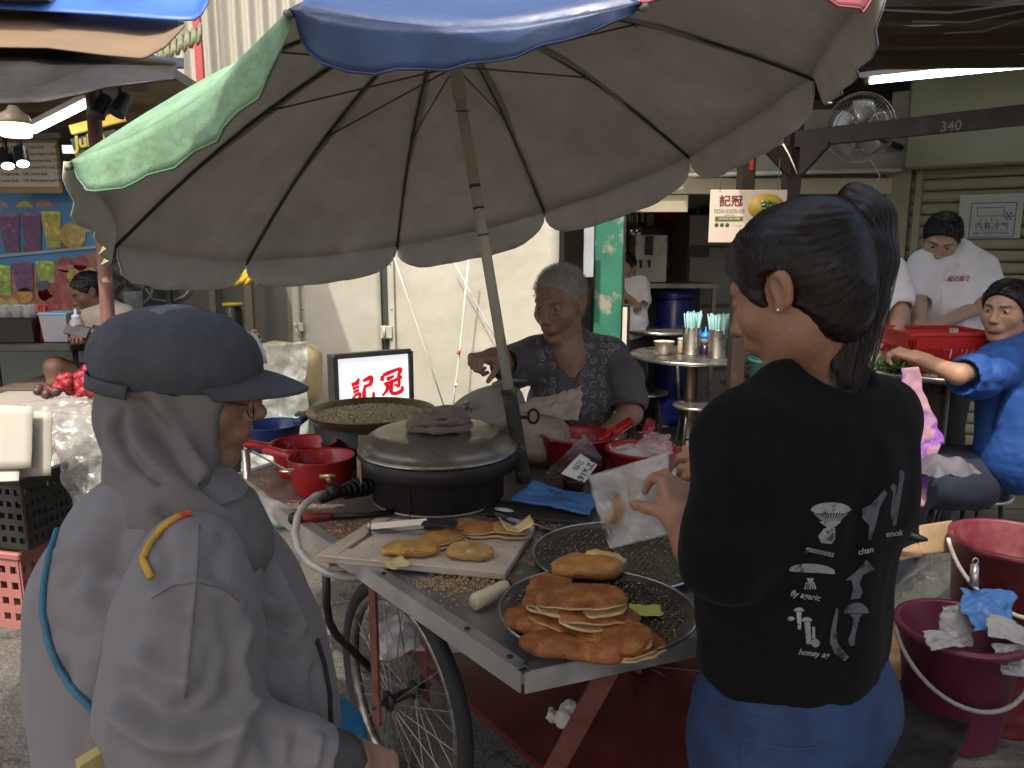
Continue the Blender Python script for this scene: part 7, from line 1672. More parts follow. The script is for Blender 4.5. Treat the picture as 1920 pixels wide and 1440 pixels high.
mb = MB(); mb.box((po.x + pw / 2, PYY + .012, po.z + ph / 2), (pw, .02, ph)); mb.build('board', M('poster_blue', (.05, .20, .42), .35, var=.3, vs=3, bump=0, emit=(.05, .2, .42), es=.02), post_)
def pxy(x, y): return ((x + 20) / 216 * pw, (612 - y) / 260 * ph)
_lay = [0]
def flat(name, poly, col, e=.02):
 _lay[0] += 1; z = .0015 + .0006 * (_lay[0] % 14)
 m_ = MB(); pts = [pxy(*p) for p in poly]
 m_.prism(pts, -.0004, (Vector((po.x, PYY - z, po.z)), X_, Y_))
 return m_.build(name, M('print_%d_%d_%d' % tuple(int(c * 99) for c in col), tuple(.05 + c * .55 for c in col), .4, var=.5, vs=26, bump=0, emit=col, es=e), post_)
def disc(cx, cy, r, n=16, sy=1.0): return [(cx + r * math.cos(2 * math.pi * k / n), cy + r * sy * math.sin(2 * math.pi * k / n)) for k in range(n)]
flat('printed_ground', [(-20, 520), (196, 470), (196, 612), (-20, 612)], (.42, .12, .05))
G_, P_, Yw = (.35, .50, .03), (.16, .015, .16), (.60, .52, .04)
for x, y0, y1, w0, w1, c in ((0, 405, 482, 20, 14, G_), (40, 402, 470, 20, 13, P_), (80, 400, 468, 20, 13, P_), (117, 398, 462, 19, 12, Yw), (15, 498, 552, 19, 14, G_), (56, 492, 545, 19, 15, P_), (97, 490, 528, 18, 13, G_), (150, 500, 520, 30, 26, (.45, .05, .03))):
 flat('printed_cup', [(x - w0, y0), (x + w0, y0), (x + w1, y1), (x - w1, y1)], c); flat('printed_cup_rim', disc(x, y0, w0, 16, .18), tuple(min(1, k * 1.6 + .1) for k in c))
 for k in range(3): q = disc(x + rn.uniform(-.5, .5) * w0, y0 + (y1 - y0) * rn.uniform(.15, .7), 5, 4); flat('printed_ice', q, tuple(min(1, k_ * 1.5 + .08) for k_ in c))
for x, y, c in ((28, 384, (.4, .3, .4)), (72, 384, (.55, .5, .05)), (108, 382, (.6, .25, .15))):
 flat('printed_parasol', [(x - 16, y + 4)] + [(x + 16 * math.cos(math.pi - math.pi * k / 8), y + 4 - 12 * math.sin(math.pi * k / 8)) for k in range(9)] + [(x + 16, y + 4)], c)
 flat('printed_parasol_stick', [(x - 1, y + 4), (x + 1, y + 4), (x + 3, y + 20), (x + 1, y + 20)], (.5, .4, .3))
flat('printed_orange', disc(154, 440, 24), (.62, .36, .03)); flat('printed_orange_half', disc(160, 438, 18), (.75, .55, .15)); flat('printed_orange_core', disc(160, 438, 13), (.65, .42, .05))
for x, y, r_, c in ((134, 494, 15, (.40, .03, .04)), (163, 492, 14, (.42, .04, .05)), (150, 516, 14, (.55, .5, .08)), (180, 512, 13, (.5, .5, .1)), (55, 552, 15, (.60, .28, .02)), (75, 568, 15, (.62, .30, .02)), (92, 550, 14, (.40, .02, .02)), (110, 540, 13, (.42, .02, .02)), (122, 555, 14, (.45, .03, .02)), (126, 522, 12, (.45, .03, .02)), (86, 534, 10, (.04, .04, .10)), (95, 532, 8, (.05, .05, .12)), (5, 570, 13, (.6, .45, .03)), (28, 570, 13, (.6, .42, .03)), (105, 570, 14, (.45, .03, .02)), (140, 560, 14, (.42, .03, .03)), (180, 420, 14, (.5, .5, .06)), (175, 540, 13, (.42, .04, .03)), (185, 575, 16, (.45, .1, .03)), (160, 585, 14, (.5, .25, .03))): flat('printed_fruit', disc(x, y, r_), c)
mb = MB(); q0 = YP(-20, 482, PYY - .015); q1 = YP(190, 462, PYY - .015); mb.bar(q0, q1, .012, .02); mb.build('shelf_edge', M('glassy_edge', (.35, .42, .42), .2), post_)
for x, y in ((72, 463), (133, 457)):
 flat('printed_tag', [(x - 13, y - 8), (x + 13, y - 8), (x + 13, y + 8), (x - 13, y + 8)], (.10, .05, .12))
MY = 5.5
mo = YP(-22, 362, MY); mw = YP(116, 362, MY).x - mo.x; mh = YP(0, 262, MY).z - mo.z
mbd = thing('menu_board', 'wood framed price board with columns of drinks above the poster', 'board', mo)
mb = MB(); mb.box((mo.x + mw / 2, MY + .015, mo.z + mh / 2), (mw, .02, mh), bev=.003); mb.build('backing', M('pale_wood', (.40, .28, .16), .6, var=.2), mbd)
mb = MB(); mb.box((mo.x + mw * .56, MY, mo.z + mh * .53), (mw * .84, .006, mh * .82)); mb.build('sheet', M('menu_paper', (.66, .62, .53), .6, var=.04), mbd)
inkd = M('dark_menu_ink', (.10, .07, .06), .7, bump=0)
names_ = ['Grape Soda', 'Green Apple Soda', 'Honeydew Soda', 'Passion Fruit Soda', 'Lychee Soda', 'Blue Lemon Soda']; n2 = ['Lemon Soda', 'Lime Soda', 'Mango Soda', 'Watermelon Soda', 'Orange Soda', 'Lemon Soda']
for k in range(6):
 z = mo.z + mh * (.86 - .125 * k)
 for x_, t_ in ((.20, n2[k]), (.60, names_[k])):
  link('lettering', textmesh(t_, mh * .085, (Vector((mo.x + mw * x_, MY - .006, z)), X_, Y_), align='LEFT', sxy=(.8, 1)), inkd, mbd)
 for x_ in (.50, .93):
  link('price', textmesh('7.00', mh * .085, (Vector((mo.x + mw * x_, MY - .006, z)), X_, Y_), align='LEFT', sxy=(.8, 1)), inkd, mbd)
ys = thing('juice_sign', 'yellow and black juice sign behind the rusty pole', 'sign', YP(175, 280, 4.6))
mb = MB(); a, b = YP(138, 282, 4.6), YP(222, 248, 4.6); mb.box(((a.x + b.x) / 2, 4.6, (a.z + b.z) / 2 - .01), (b.x - a.x, .02, b.z - a.z), Matrix.Rotation(R(-12), 3, 'Y')); mb.build('panel', M('dark_green_sign', (.05, .06, .03), .5), ys)
mb = MB(); a, b = YP(134, 244, 4.58), YP(232, 218, 4.58); mb.bar(a, b, .03, .05); mb.build('yellow_band', M('lit_yellow', (.65, .42, .03), .4, emit=(.7, .45, .04), es=.35), ys)
link('lettering', textmesh('Juice', .095, (YP(168, 262, 4.57), Vector((.97, 0, .22)), Y_), bold=.004), M('yellow_letter', (.62, .5, .08), .5, bump=0), ys)
tube_lamp(D(62, 246, 4.3), D(168, 193, 4.1), 'fluorescent_lamp', 'slanting lit fluorescent tube under the drinks stall roof', 6.0)
lt = thing('hanging_lantern', 'frosted bottle shaped lamp hanging under the black awning', 'lamp', D(28, 226, 3.6))
c = D(28, 232, 3.6); mb = MB(); mb.lathe(c, [(.058, -.06), (.066, -.055), (.066, .0)], 24); mb.build('lit_globe', glow('lantern_glow', (1.0, .78, .42), 2.2), lt)
mb = MB(); mb.lathe(c, [(.067, .0), (.068, .015), (.06, .04), (.03, .06), (.02, .08), (.0, .085)], 24); mb.build('cap', M('tan_glass', (.45, .38, .28), .3), lt)
mb = MB(); mb.tube([c + Vector((0, 0, .08)), c + Vector((0, 0, .35))], .006, 6); mb.build('cord', M('black_cable', (.01, .01, .01), .6), lt)
def spot(px, py, d_, lit, label, k):
 t_ = thing('spotlight', label, 'lamp', D(px, py, d_), group='black spotlights of the drinks stall'); c = D(px, py, d_); ax = Vector((.35 if lit else -.3, -.45, -.82)).normalized()
 m_ = MB(); m_.lathe(c, [(.03, -.05), (.034, -.04), (.036, .05), (.038, .055), (.032, .056)] if True else [], 16, axis=ax); m_.build('can', M('black_spot', (.012, .012, .012), .45), t_)
 m_ = MB(); m_.tube([c, c + Vector((0, 0, .12))], .012, 8); m_.box(c + Vector((0, 0, .13)), (.03, .06, .03)); m_.build('bracket', M('black_spot'), t_)
 if lit:
  lp = bpy.data.lights.new('spot_lamp', 'SPOT'); lp.energy = 9; lp.color = (1, .85, .62); lp.spot_size = R(70); lp.spot_blend = .6; lp.shadow_soft_size = .03; lo = bpy.data.objects.new('spot_lamp', lp); COL.objects.link(lo); lo.location = c + ax * .075; lo.rotation_euler = (Vector((.25, 1.2, -.05))).to_track_quat('-Z', 'Y').to_euler(); lo.parent = t_; lo.matrix_parent_inverse = Matrix.Translation(-t_.location)
  m_ = MB(); m_.lathe(c + ax * .056, [(.031, .0), (.022, .006), (0, .008)], 14, axis=ax); m_.build('lit_lens', glow('spot_glow', (1, .86, .6), 9.0), t_)
spot(192, 198, 3.55, False, 'unlit black spotlight nearer the rusty pole', 0); spot(228, 196, 3.55, False, 'unlit black spotlight nearer the umbrella', 1)
spot(12, 296, 4.2, True, 'lit black spotlight at the very edge over the price board', 2); spot(40, 292, 4.2, True, 'lit black spotlight in front of the price board columns', 3)
mb = MB(); mb.bar(D(-20, 262, 4.2), D(110, 254, 4.2), .03, .03); tag(mb.build('lamp_rail', M('black_spot')), 'black rail carrying the two lit spotlights', 'rail')
mb = MB(); mb.box(D(133, 280, 4.9), (.10, .02, .05)); tag(mb.build('small_monitor', M('pale_screen', (.5, .55, .6), .3, emit=(.8, .9, 1), es=.6)), 'small bright screen behind the umbrella edge', 'screen')
ct_ = thing('stall_counter', 'dark counter table in front of the drinks poster', 'counter', YP(80, 640, 4.7).xy.to_3d())
a = YP(80, 636, 4.75); mb = MB(); mb.box((a.x - .25, 4.75, a.z - .02), (1.15, .55, .04), bev=.006); mb.build('top', M('dark_counter', (.05, .047, .043), .35, var=.2), ct_)
mb = MB(); mb.box((a.x - .72, 4.75, (a.z - .04) / 2), (.12, .45, a.z - .05)); mb.build('side_panel', M('grey_panel', (.22, .20, .17), .7), ct_)
for sx in (-.2, .28): mb = MB(); mb.tube([(a.x + sx, 4.6, 0.01), (a.x + sx, 4.6, a.z - .04)], .016, 8); mb.build('leg', M('black_tube'), ct_)
zt_ = a.z + .001
def at_counter(px, y=4.62): return Vector((YP(px, 620, y).x, y, zt_))
ch_ = thing('cup_holder', 'black box of clear plastic cups on the stall counter', 'holder', at_counter(34)); c = at_counter(36)
mb = MB(); mb.box(c + Vector((0, 0, .075)), (.27, .16, .15), bev=.006); mb.build('box', M('black_acrylic', (.012, .012, .012), .25), ch_)
for k, px in enumerate((16, 38, 60)):
 q = at_counter(px) + Vector((0, 0, .10)); mb = MB(); mb.lathe(q, [(.03, 0), (.042, .12), (.044, .122), (.041, .12), (.029, .004)], 16); o = mb.build('clear_cup', film('cup_film', (.7, .72, .72), .6, .1, .05), None); tag(o, ['clear plastic cup at the edge end of the black holder', 'clear plastic cup in the middle of the black holder', 'clear plastic cup at the straw end of the black holder'][k], 'cup', 'cups in the black holder')
q = at_counter(84); st_ = thing('straw_bundle', 'bundle of red straws standing on the stall counter', 'straws', q)
for k in range(16):
 mb = MB(); p0 = q + Vector((rn.uniform(-.02, .02), rn.uniform(-.02, .02), .0)); mb.tube([p0, p0 + Vector((rn.uniform(-.02, .02), rn.uniform(-.02, .02), .22))], .004, 5); mb.build('straw', M('red_straw', (.5, .05, .03), .35), st_)
q = at_counter(112); tb_ = thing('storage_tub', 'frosted storage tub with a light blue lid on the stall counter', 'tub', q)
mb = MB(); mb.box(q + Vector((0, .02, .085)), (.14, .14, .16), taper=1.15); mb.build('tub', M('frosted_tub', (.42, .42, .45), .35, transl=.3), tb_); mb = MB(); mb.box(q + Vector((0, .02, .172)), (.172, .172, .016), bev=.005); mb.build('lid', M('light_blue_lid', (.20, .40, .55), .4), tb_)
q = at_counter(145, 4.55); sqb = thing('squeeze_bottle', 'translucent white squeeze bottle beside the storage tub', 'bottle', q)
mb = MB(); mb.lathe(q, [(.038, 0), (.04, .01), (.04, .12), (.03, .14), (.02, .15), (0, .151)], 18); mb.build('bottle', M('frosted_white', (.55, .55, .54), .35, transl=.3), sqb); mb = MB(); mb.lathe(q, [(.024, .148), (.024, .165), (.008, .175), (.006, .205), (0, .206)], 14); mb.build('nozzle', M('white_plastic'), sqb)
def cage_fan(c, r_, ax, name, label, mesh_m, blade_m, nb=5, wires=36):
 t_ = thing(name, label, 'fan', c); q = Vector((0, 0, 1)).rotation_difference(Vector(ax).normalized()).to_matrix()
 for z0, s_ in ((.045, 1), (-.045, -1)):
  wm_ = MB()
  wm_.tube([(0.02, 0, z0 * 1.25), (r_ * .6, 0, z0 * 1.15), (r_ * .9, 0, z0 * .7), (r_, 0, 0)], .0016, 4, caps=False); wmesh = wm_.mesh('wire')
  for k in range(wires):
   o = link('cage_wire', wmesh, mesh_m, t_, local=True); o.rotation_mode = 'QUATERNION'; o.rotation_quaternion = (q @ Matrix.Rotation(2 * math.pi * k / wires + .05 * s_, 3, 'Z')).to_quaternion()
 for rr_, z in ((r_, 0), (r_ * .62, .052), (r_ * .62, -.052), (r_ * .95, .028), (r_ * .95, -.028)):
  m_ = MB(); m_.tube([c + q @ Vector((rr_ * math.cos(2 * math.pi * k / 40), rr_ * math.sin(2 * math.pi * k / 40), z)) for k in range(40)], .0035 if z == 0 else .002, 6, closed=True); m_.build('cage_ring', mesh_m, t_)
 for k in range(nb):
  an = 2 * math.pi * k / nb + .5
  def bf(u, v):
   rr_ = .03 + (r_ * .82 - .03) * u; w_ = (.35 + .75 * math.sin(math.pi * min(1, u * .8 + .1))) * (v - .5) * 1.1; return c + q @ Vector((rr_ * math.cos(an + w_ + .25 * u), rr_ * math.sin(an + w_ + .25 * u), .022 * (v - .5) * 2 * (1 - .3 * u)))
  m_ = MB(); m_.sheet(bf, 10, 8); m_.build('blade', blade_m, t_, solid=.003)
 m_ = MB(); m_.lathe(c, [(0, .06), (.02, .055), (.03, .045), (.03, -.02), (.055, -.05), (.058, -.14), (.03, -.17), (0, -.17)], 18, axis=ax); m_.build('motor', M('dark_motor', (.03, .03, .03), .5), t_)
 return t_
cage_fan(YP(235, 530, 6.0), .20, (.5, -.8, .1), 'stand_fan', 'grey caged fan behind the boy at the drinks stall', M('grey_wire_cage', (.25, .25, .24), .4, metal=.5), M('grey_blade', (.15, .15, .15), .5), 4, 20)
bl_ = thing('blender', 'glass jug blender on the stall shelf near the fan', 'blender', YP(250, 590, 5.6)); q = YP(252, 585, 5.6)
mb = MB(); mb.lathe(q, [(.05, 0), (.055, .01), (.07, .14), (.068, .15), (0, .151)], 18); mb.build('jug', film('jug_film', (.3, .32, .32), .5, .1, .1), bl_); mb = MB(); mb.lathe(q, [(.075, -.12), (.07, -.02), (.05, 0)], 18); mb.build('base', M('dark_motor'), bl_)
mb = MB(); mb.tube([YP(270, 535, 6.4), YP(285, 560, 6.4), YP(318, 566, 6.4), YP(345, 555, 6.4), YP(362, 535, 6.4)], .007, 6); tag(mb.build('cable', M('white_cable', (.6, .6, .56), .6)), 'white cable drooping on the stall wall', 'cable')
ft = thing('fruit_table', 'low fruit table covered with plastic behind the capped customer', 'table', (-1.55, 4.4, 0))
mb = MB(); mb.box((-2.1, 4.75, .70), (1.7, .9, .04), bev=.006); mb.build('top', M('old_timber'), ft)
for x in (-2.85, -1.35):
 for y in (4.4, 5.1): mb = MB(); mb.bar((x, y, 0), (x, y, .69), .05, .05, (0, 1, 0)); mb.build('leg', M('old_timber'), ft)
ban = M('banana_skin', (.62, .42, .03), .5, var=.2, vs=20, bump=.1, col2=(.35, .22, .03), c2=(.62, .75), c2s=12)
bn = thing('banana_bunch', 'hanging bunch of yellow bananas at the umbrella edge', 'bananas', YP(500, 500, 5.0)); q = YP(492, 492, 5.0)
for k in range(12):
 a0 = -1.1 + .2 * k; row = k % 2
 L_ = []; rr_ = []
 for j in range(7):
  t = j / 6; L_.append(q + Vector((.05 * math.sin(a0) + .16 * t * math.sin(a0) + .0, -.02 - .05 * row, -.02 - .14 * t + .05 * t * t * (1 if True else 0) - .03 * row))); rr_.append(.019 * math.sin(math.pi * (.12 + .8 * t)) + .003)
 mb = MB(); mb.tube(L_, rr_, 8); mb.build('banana', ban, bn)
mb = MB(); mb.tube([q, q + Vector((0, 0, .25))], .014, 8); mb.build('stalk', M('green_stalk', (.12, .16, .04), .7), bn)
jr = thing('tall_jar', 'dark tall jar with a yellow lid on the fruit stall', 'jar', YP(440, 620, 5.4)); q = YP(440, 625, 5.4); mb = MB(); mb.lathe(q, [(.06, 0), (.065, .02), (.065, .16), (.05, .19), (.05, .2), (0, .2)], 18); mb.build('jar', M('dark_glass_jar', (.03, .028, .02), .15), jr); mb = MB(); mb.lathe(q, [(.072, .195), (.072, .215), (0, .217)], 18); mb.build('lid', M('yellow_lid', (.5, .42, .03), .4), jr)
def pile(name, label, cat, cx, cy, y, w_, n, r_, mat, spiky=False, grp=None, seed=1, dy=.2, h=.12):
 rr = random.Random(seed); m0 = MB(); m0.ball((0, 0, 0), (r_, r_, r_ * 1.05), 10)
 if spiky:
  for k in range(46):
   d_ = Vector((rr.gauss(0, 1), rr.gauss(0, 1), rr.gauss(0, 1))).normalized(); m0.tube([d_ * r_ * .95, d_ * r_ * 1.3 + Vector((rr.uniform(-.2, .2), rr.uniform(-.2, .2), 0)) * r_, d_ * r_ * 1.5 + Vector((0, 0, -.1)) * r_], [r_ * .09, r_ * .05, r_ * .01], 3, caps=False)
 me_ = m0.mesh(name); base = YP(cx, cy, y)
 for k in range(n):
  o = link(name, me_, mat); u = rr.gauss(0, .4); v = rr.gauss(0, .4)
  o.location = base + Vector((u * w_, v * dy, h * max(0, 1 - (u * u + v * v) * 1.1) * rr.random() + r_)); o.rotation_euler = (rr.uniform(0, 6), rr.uniform(0, 6), rr.uniform(0, 6)); s_ = rr.uniform(.85, 1.15); o.scale = (s_,) * 3
  tag(o, label, cat, grp or label)
pile('rambutan', 'hairy red rambutan in the heap behind the plastic sheet', 'fruit', 150, 742, 3.75, .16, 34, .022, M('rambutan_red', (.36, .03, .045), .6, var=.3, vs=40), True, 'heap of rambutans', 4, .14, .10)
pile('mangosteen', 'dark brown mangosteen beside the rambutan heap', 'fruit', 98, 745, 3.7, .10, 18, .022, M('mangosteen_brown', (.055, .03, .022), .5, var=.4, vs=30, col2=(.25, .16, .07), c2=(.6, .7), c2s=30), False, 'heap of mangosteens', 7, .12, .05)
pile('longan', 'tan longan in the heap behind the brim of the cap', 'fruit', 470, 645, 4.9, .08, 26, .018, M('longan_tan', (.30, .20, .09), .7, var=.3, vs=40), False, 'heap of longans', 9, .12, .07)
tbz = YP(140, 752, 3.75).z - .015
mb = MB(); mb.box((YP(120, 752, 3.75).x, 3.75, tbz - .03), (1.05, .75, .05), bev=.005); o = mb.build('display_board', M('stall_board', (.30, .27, .23), .7)); tag(o, 'pale display board under the rambutan heap', 'board')
mb = MB(); mb.box((YP(120, 752, 3.75).x, 3.78, (tbz - .06) / 2), (.9, .6, tbz - .06)); tag(mb.build('display_boxes', M('dark_base', (.05, .047, .045), .8)), 'dark boxes stacked under the fruit display', 'box')
cf = film('wrap_film', (.34, .31, .28), .5, .10, .5, 11)
hi_sheet('plastic_sheet', 'crinkled clear plastic sheet draped over the front of the fruit display', [YP(30, 745, 3.3), YP(205, 742, 3.3), YP(225, 860, 3.05), YP(60, 900, 3.05)], cf, 3, .05, 5, 'sheet', 40)
hi_sheet('plastic_sheet', 'second clear plastic sheet hanging beside the black crate', [YP(88, 770, 3.0), YP(170, 775, 3.0), YP(215, 930, 2.85), YP(130, 960, 2.85)], film('wrap_film2', (.30, .30, .27), .6, .10, .5, 12), 8, .03, 6, 'sheet', 30)
cardm = M('cream_card', (.38, .36, .30), .7, var=.05, bump=.05)
cd = thing('white_cards', 'blank cream cards hanging over the crate at the picture edge', 'cards', YP(40, 890, 2.75))
for k, (x0_, y0_, x1_, y1_, dd) in enumerate(((-60, 758, 62, 878, 2.70), (-30, 768, 98, 892, 2.74), (-60, 870, 38, 902, 2.67))):
 c4 = [YP(x0_, y0_, dd + .06), YP(x1_, y0_ + 4, dd + .06), YP(x1_ - 3, y1_, dd), YP(x0_, y1_ + 4, dd)]
 hi_sheet('card', None, c4, cardm, k, .004, 2, par=cd, n=8, solid=.003)
def crate(name, label, c, size, mat, rows, cols, rz=0.0, rim=True):
 t_ = thing(name, label, 'crate', c, rz); w_, d_, h_ = size
 def panel(nm, cx, cy, L_, ax):
  m_ = MB(); bh = h_ / (rows * 2 + 1)
  for r_ in range(rows + 1):          # horizontal bars
   z = r_ * 2 * bh + bh / 2; m_.box((cx, cy, z), (L_ if ax == 'x' else .008, .008 if ax == 'x' else L_, bh * 1.0))
  n = cols
  for k in range(n + 1):
   o_ = -L_ / 2 + L_ * k / n; wv = L_ / n * .42
   m_.box((cx + (o_ if ax == 'x' else 0), cy + (o_ if ax != 'x' else 0), h_ / 2), (wv if ax == 'x' else .0072, .0072 if ax == 'x' else wv, h_ - .002))
  m_.build(nm, mat, t_, local=True)
 panel('side', 0, -d_ / 2, w_, 'x'); panel('side', 0, d_ / 2, w_, 'x'); panel('end', -w_ / 2, 0, d_, 'y'); panel('end', w_ / 2, 0, d_, 'y')
 m_ = MB(); m_.box((0, 0, .006), (w_ - .01, d_ - .01, .01)); m_.build('floor', mat, t_, local=True)
 if rim:
  for (x, y, lx_, ly_) in ((0, -d_ / 2, w_ + .03, .028), (0, d_ / 2, w_ + .03, .028), (-w_ / 2, 0, .028, d_ - .03), (w_ / 2, 0, .028, d_ - .03)):
   m_ = MB(); m_.box((x, y, h_ + .012), (lx_, ly_, .03), bev=.006); m_.build('rim', mat, t_, local=True)
 return t_
pkc = ZP(30, 1168, 0)
crate('pink_crate', 'faded pink plastic crate on the ground under the black crate', Vector((pkc.x - .12, pkc.y + .18, .0)), (.50, .36, .30), M('faded_pink_plastic', (.30, .115, .10), .55, var=.12, vs=8, bump=.08), 4, 9, R(-14))
crate('black_crate', 'black slotted plastic crate stacked on the pink crate', Vector((pkc.x - .10, pkc.y + .18, .345)), (.58, .38, .27), M('black_crate_plastic', (.014, .0135, .013), .4, var=.2), 5, 14, R(-14))
a = Vector((pkc.x - .28, pkc.y - .06, .40)); mb = MB(); mb.box(a, (.06, .002, .10), Matrix.Rotation(R(-14), 3, 'Z') @ Matrix.Rotation(.1, 3, 'Y')); tag(mb.build('price_tag', cardm), 'small white paper tag tied to the black crate', 'tag')
bag('dark_goods', 'dark produce heaped inside the black crate', Vector((pkc.x - .1, pkc.y + .18, .58)), (.25, .16, .08), M('dark_produce', (.05, .025, .025), .5, var=.5, vs=20), 5, 0, .03, 12, cat='produce')
wb = thing('wrapped_bundle', 'tall bundle of sacks wrapped in crinkled clear plastic beside the hoarding', 'bundle', YP(520, 900, 3.9).xy.to_3d()); q = YP(520, 760, 4.0)
for nm, dz, h_, mt in (('sack', .14, .17, M('yellowish_sack', (.40, .33, .16), .7, var=.2, bump=.3, bs=14)), ('sack', -.17, .19, M('teal_sack', (.20, .34, .30), .6, var=.2, bump=.3, bs=14)), ('sack', -.5, .2, M('teal_sack', (.20, .34, .30)))):
 s = SDF(); s.box((q.x, q.y + .12, q.z + dz), (.20, .16, h_), .08, .02); link(nm, s.mesh(.014, lambda P, n: .014 * fnoise(P * np.array([1, 1, .5]), 9, 5, 2)), mt, wb)
hi_sheet('film', None, [YP(465, 648, 3.78), YP(575, 640, 3.8), YP(580, 900, 3.72), YP(455, 900, 3.72)], film('bundle_film', (.55, .58, .54), .5, .08, .8, 10), 4, .035, 6, par=wb, n=44)
bn_ = thing('green_bin', 'green plastic bin between the bundle and the hoarding', 'bin', YP(553, 830, 4.1).xy.to_3d()); q = YP(553, 800, 4.1)
mb = MB(); mb.lathe((q.x, q.y, 0), [(.11, 0), (.12, .02), (.14, q.z + .03), (.15, q.z + .035), (.15, q.z + .06), (.135, q.z + .06), (.12, .03), (0, .025)], 28); mb.build('bin_body', M('green_plastic', (.02, .22, .07), .4), bn_)
mb = MB(); q = YP(178, 690, 4.2); mb.ball(q, (.07, .05, .035), 10); mb.ball(q + Vector((.05, 0, -.03)), (.05, .04, .03), 10); tag(mb.build('pink_bag', M('hot_pink_plastic', (.62, .03, .22), .35, bump=.4, bs=30)), 'small hot pink plastic bag near the boy\'s legs', 'bag')
mb = MB(); mb.sheet(lambda u, v: YP(150 + 55 * u, 700 + 12 * u + 14 * v, 4.15 - .1 * v) + Vector((0, .03 * math.sin(3 * u), 0)), 8, 5); tag(mb.build('banana_leaf', M('dark_leaf', (.03, .10, .03), .45), solid=.003), 'dark green leaf under the hot pink bag', 'leaf')
# ================================================================== COFFEE SHOP AND RIGHT SIDE
ss = M('brushed_stainless', (.50, .47, .43), .28, metal=.9, var=.12, vs=6, bump=.05)
ssd = M('satin_steel_leg', (.30, .26, .21), .35, metal=.85, var=.15)
TY = ZP(1300, 665, .75); TX = YP(1298, 660, 5.5).x; TBL = Vector((TX, 5.5, 0))
rt = thing('round_table', 'round stainless steel dining table with straws and bowls behind the steel post', 'table', TBL)
mb = MB(); mb.lathe(TBL, [(0, .755), (.425, .757), (.447, .752), (.455, .742), (.450, .728), (.43, .724), (0, .722)], 56); mb.build('top', ss, rt)
mb = MB(); mb.lathe(TBL, [(.20, .0), (.20, .02), (.06, .05), (.048, .06), (.048, .72), (.10, .724)], 24); mb.build('pedestal', ssd, rt)
def stool(loc, label):
 t_ = thing('stool', label, 'stool', loc, group='round steel stools at the dining table')
 m_ = MB(); m_.lathe((0, 0, 0), [(0, .452), (.148, .450), (.160, .444), (.160, .432), (.150, .430), (0, .430)], 36); m_.build('seat', ss, t_, local=True)
 for k in range(4):
  a_ = math.pi / 4 + k * math.pi / 2; m_ = MB(); m_.tube([(.11 * math.cos(a_), .11 * math.sin(a_), .43), (.165 * math.cos(a_), .165 * math.sin(a_), .0)], .0105, 8); m_.build('leg', M('black_tube'), t_, local=True)
 m_ = MB(); m_.tube([(.14 * math.cos(a_), .14 * math.sin(a_), .16) for a_ in [k * math.pi / 12 for k in range(24)]], .007, 6, closed=True); m_.build('foot_ring', M('black_tube'), t_, local=True)
 return t_
st0 = stool(ZP(1305, 757, .45).xy.to_3d(), 'round steel stool in front of the dining table pedestal')
for px, py, lab in ((1212, 733, 'round steel stool beside the old vendor\'s shoulder'), (1388, 714, 'round steel stool behind the brown post')):
 c = copy_tree(st0); c.location = ZP(px, py, .45).xy.to_3d(); c['label'] = lab
chp = ZP(1432, 716, .45).xy.to_3d() + Vector((.1, .25, 0)); chr_ = thing('tube_chair', 'bent tubular steel chair frame by the teal bin', 'chair', chp)
for k in range(2):
 r_ = .17 - .03 * k; mb = MB(); mb.tube([chp + Vector((-r_, .1, 0)), chp + Vector((-r_, .1, .72 - .05 * k)), chp + Vector((-r_ * .7, .1, .80 - .05 * k)), chp + Vector((0, .1, .82 - .05 * k)), chp + Vector((r_ * .7, .1, .80 - .05 * k)), chp + Vector((r_, .1, .72 - .05 * k)), chp + Vector((r_, .1, 0))], .012, 8); mb.build('back_tube', M('pale_bronze_tube', (.38, .29, .19), .3, metal=.8), chr_)
for k in range(3):
 mb = MB(); mb.tube([chp + Vector((-.08 + .08 * k, .1, .45)), chp + Vector((-.08 + .08 * k, .1, .80))], .006, 6); mb.build('back_rod', M('pale_bronze_tube'), chr_)
mb = MB(); mb.box(chp + Vector((0, -.08, .45)), (.36, .36, .03), bev=.01); mb.build('seat', M('dark_seat', (.03, .03, .03), .5), chr_)
for sx in (-1, 1): mb = MB(); mb.tube([chp + Vector((sx * .16, -.24, 0)), chp + Vector((sx * .16, -.24, .44))], .012, 8); mb.build('leg', M('pale_bronze_tube'), chr_)
zt_ = .758
def ont(px, y): v = YP(px, 650, y); return Vector((v.x, y, zt_))
def bowl(c, r_, h_, mat, label, fill):
 t_ = thing('bowl', label, 'bowl', c); m_ = MB(); m_.lathe(c, [(r_ * .42, 0), (r_ * .45, .006), (r_ * .75, h_ * .45), (r_ * .97, h_), (r_, h_ + .001), (r_ * .93, h_), (r_ * .7, h_ * .45), (r_ * .3, .012), (0, .012)], 32); m_.build('bowl', mat, t_)
 m_ = MB(); m_.lathe(c, [(0, h_ * .86), (r_ * .88, h_ * .85)], 24); m_.build('contents', fill, t_); return t_
bw = ont(1245, 5.42); bowl(bw, .075, .095, M('cream_china', (.70, .62, .48), .25, var=.04, bump=0), 'cream bowl with red chillies on the steel table', M('pale_soup', (.5, .4, .3), .3))
mb = MB()
for k in range(5): mb.ball(bw + Vector((.01 + rn.uniform(-.02, .02), rn.uniform(-.02, .02), .086)), (.010, .006, .005), 8)
mb.build('chilli', M('red_chilli', (.55, .02, .02), .3), [o for o in bpy.data.objects if o.name.startswith('bowl') and o.type == 'EMPTY'][-1])
gb = ont(1404, 5.40); bowl(gb, .085, .095, M('green_melamine', (.08, .30, .14), .3, var=.05, bump=0), 'green bowl on the steel table just past the post', M('dark_soup', (.2, .15, .08), .3))
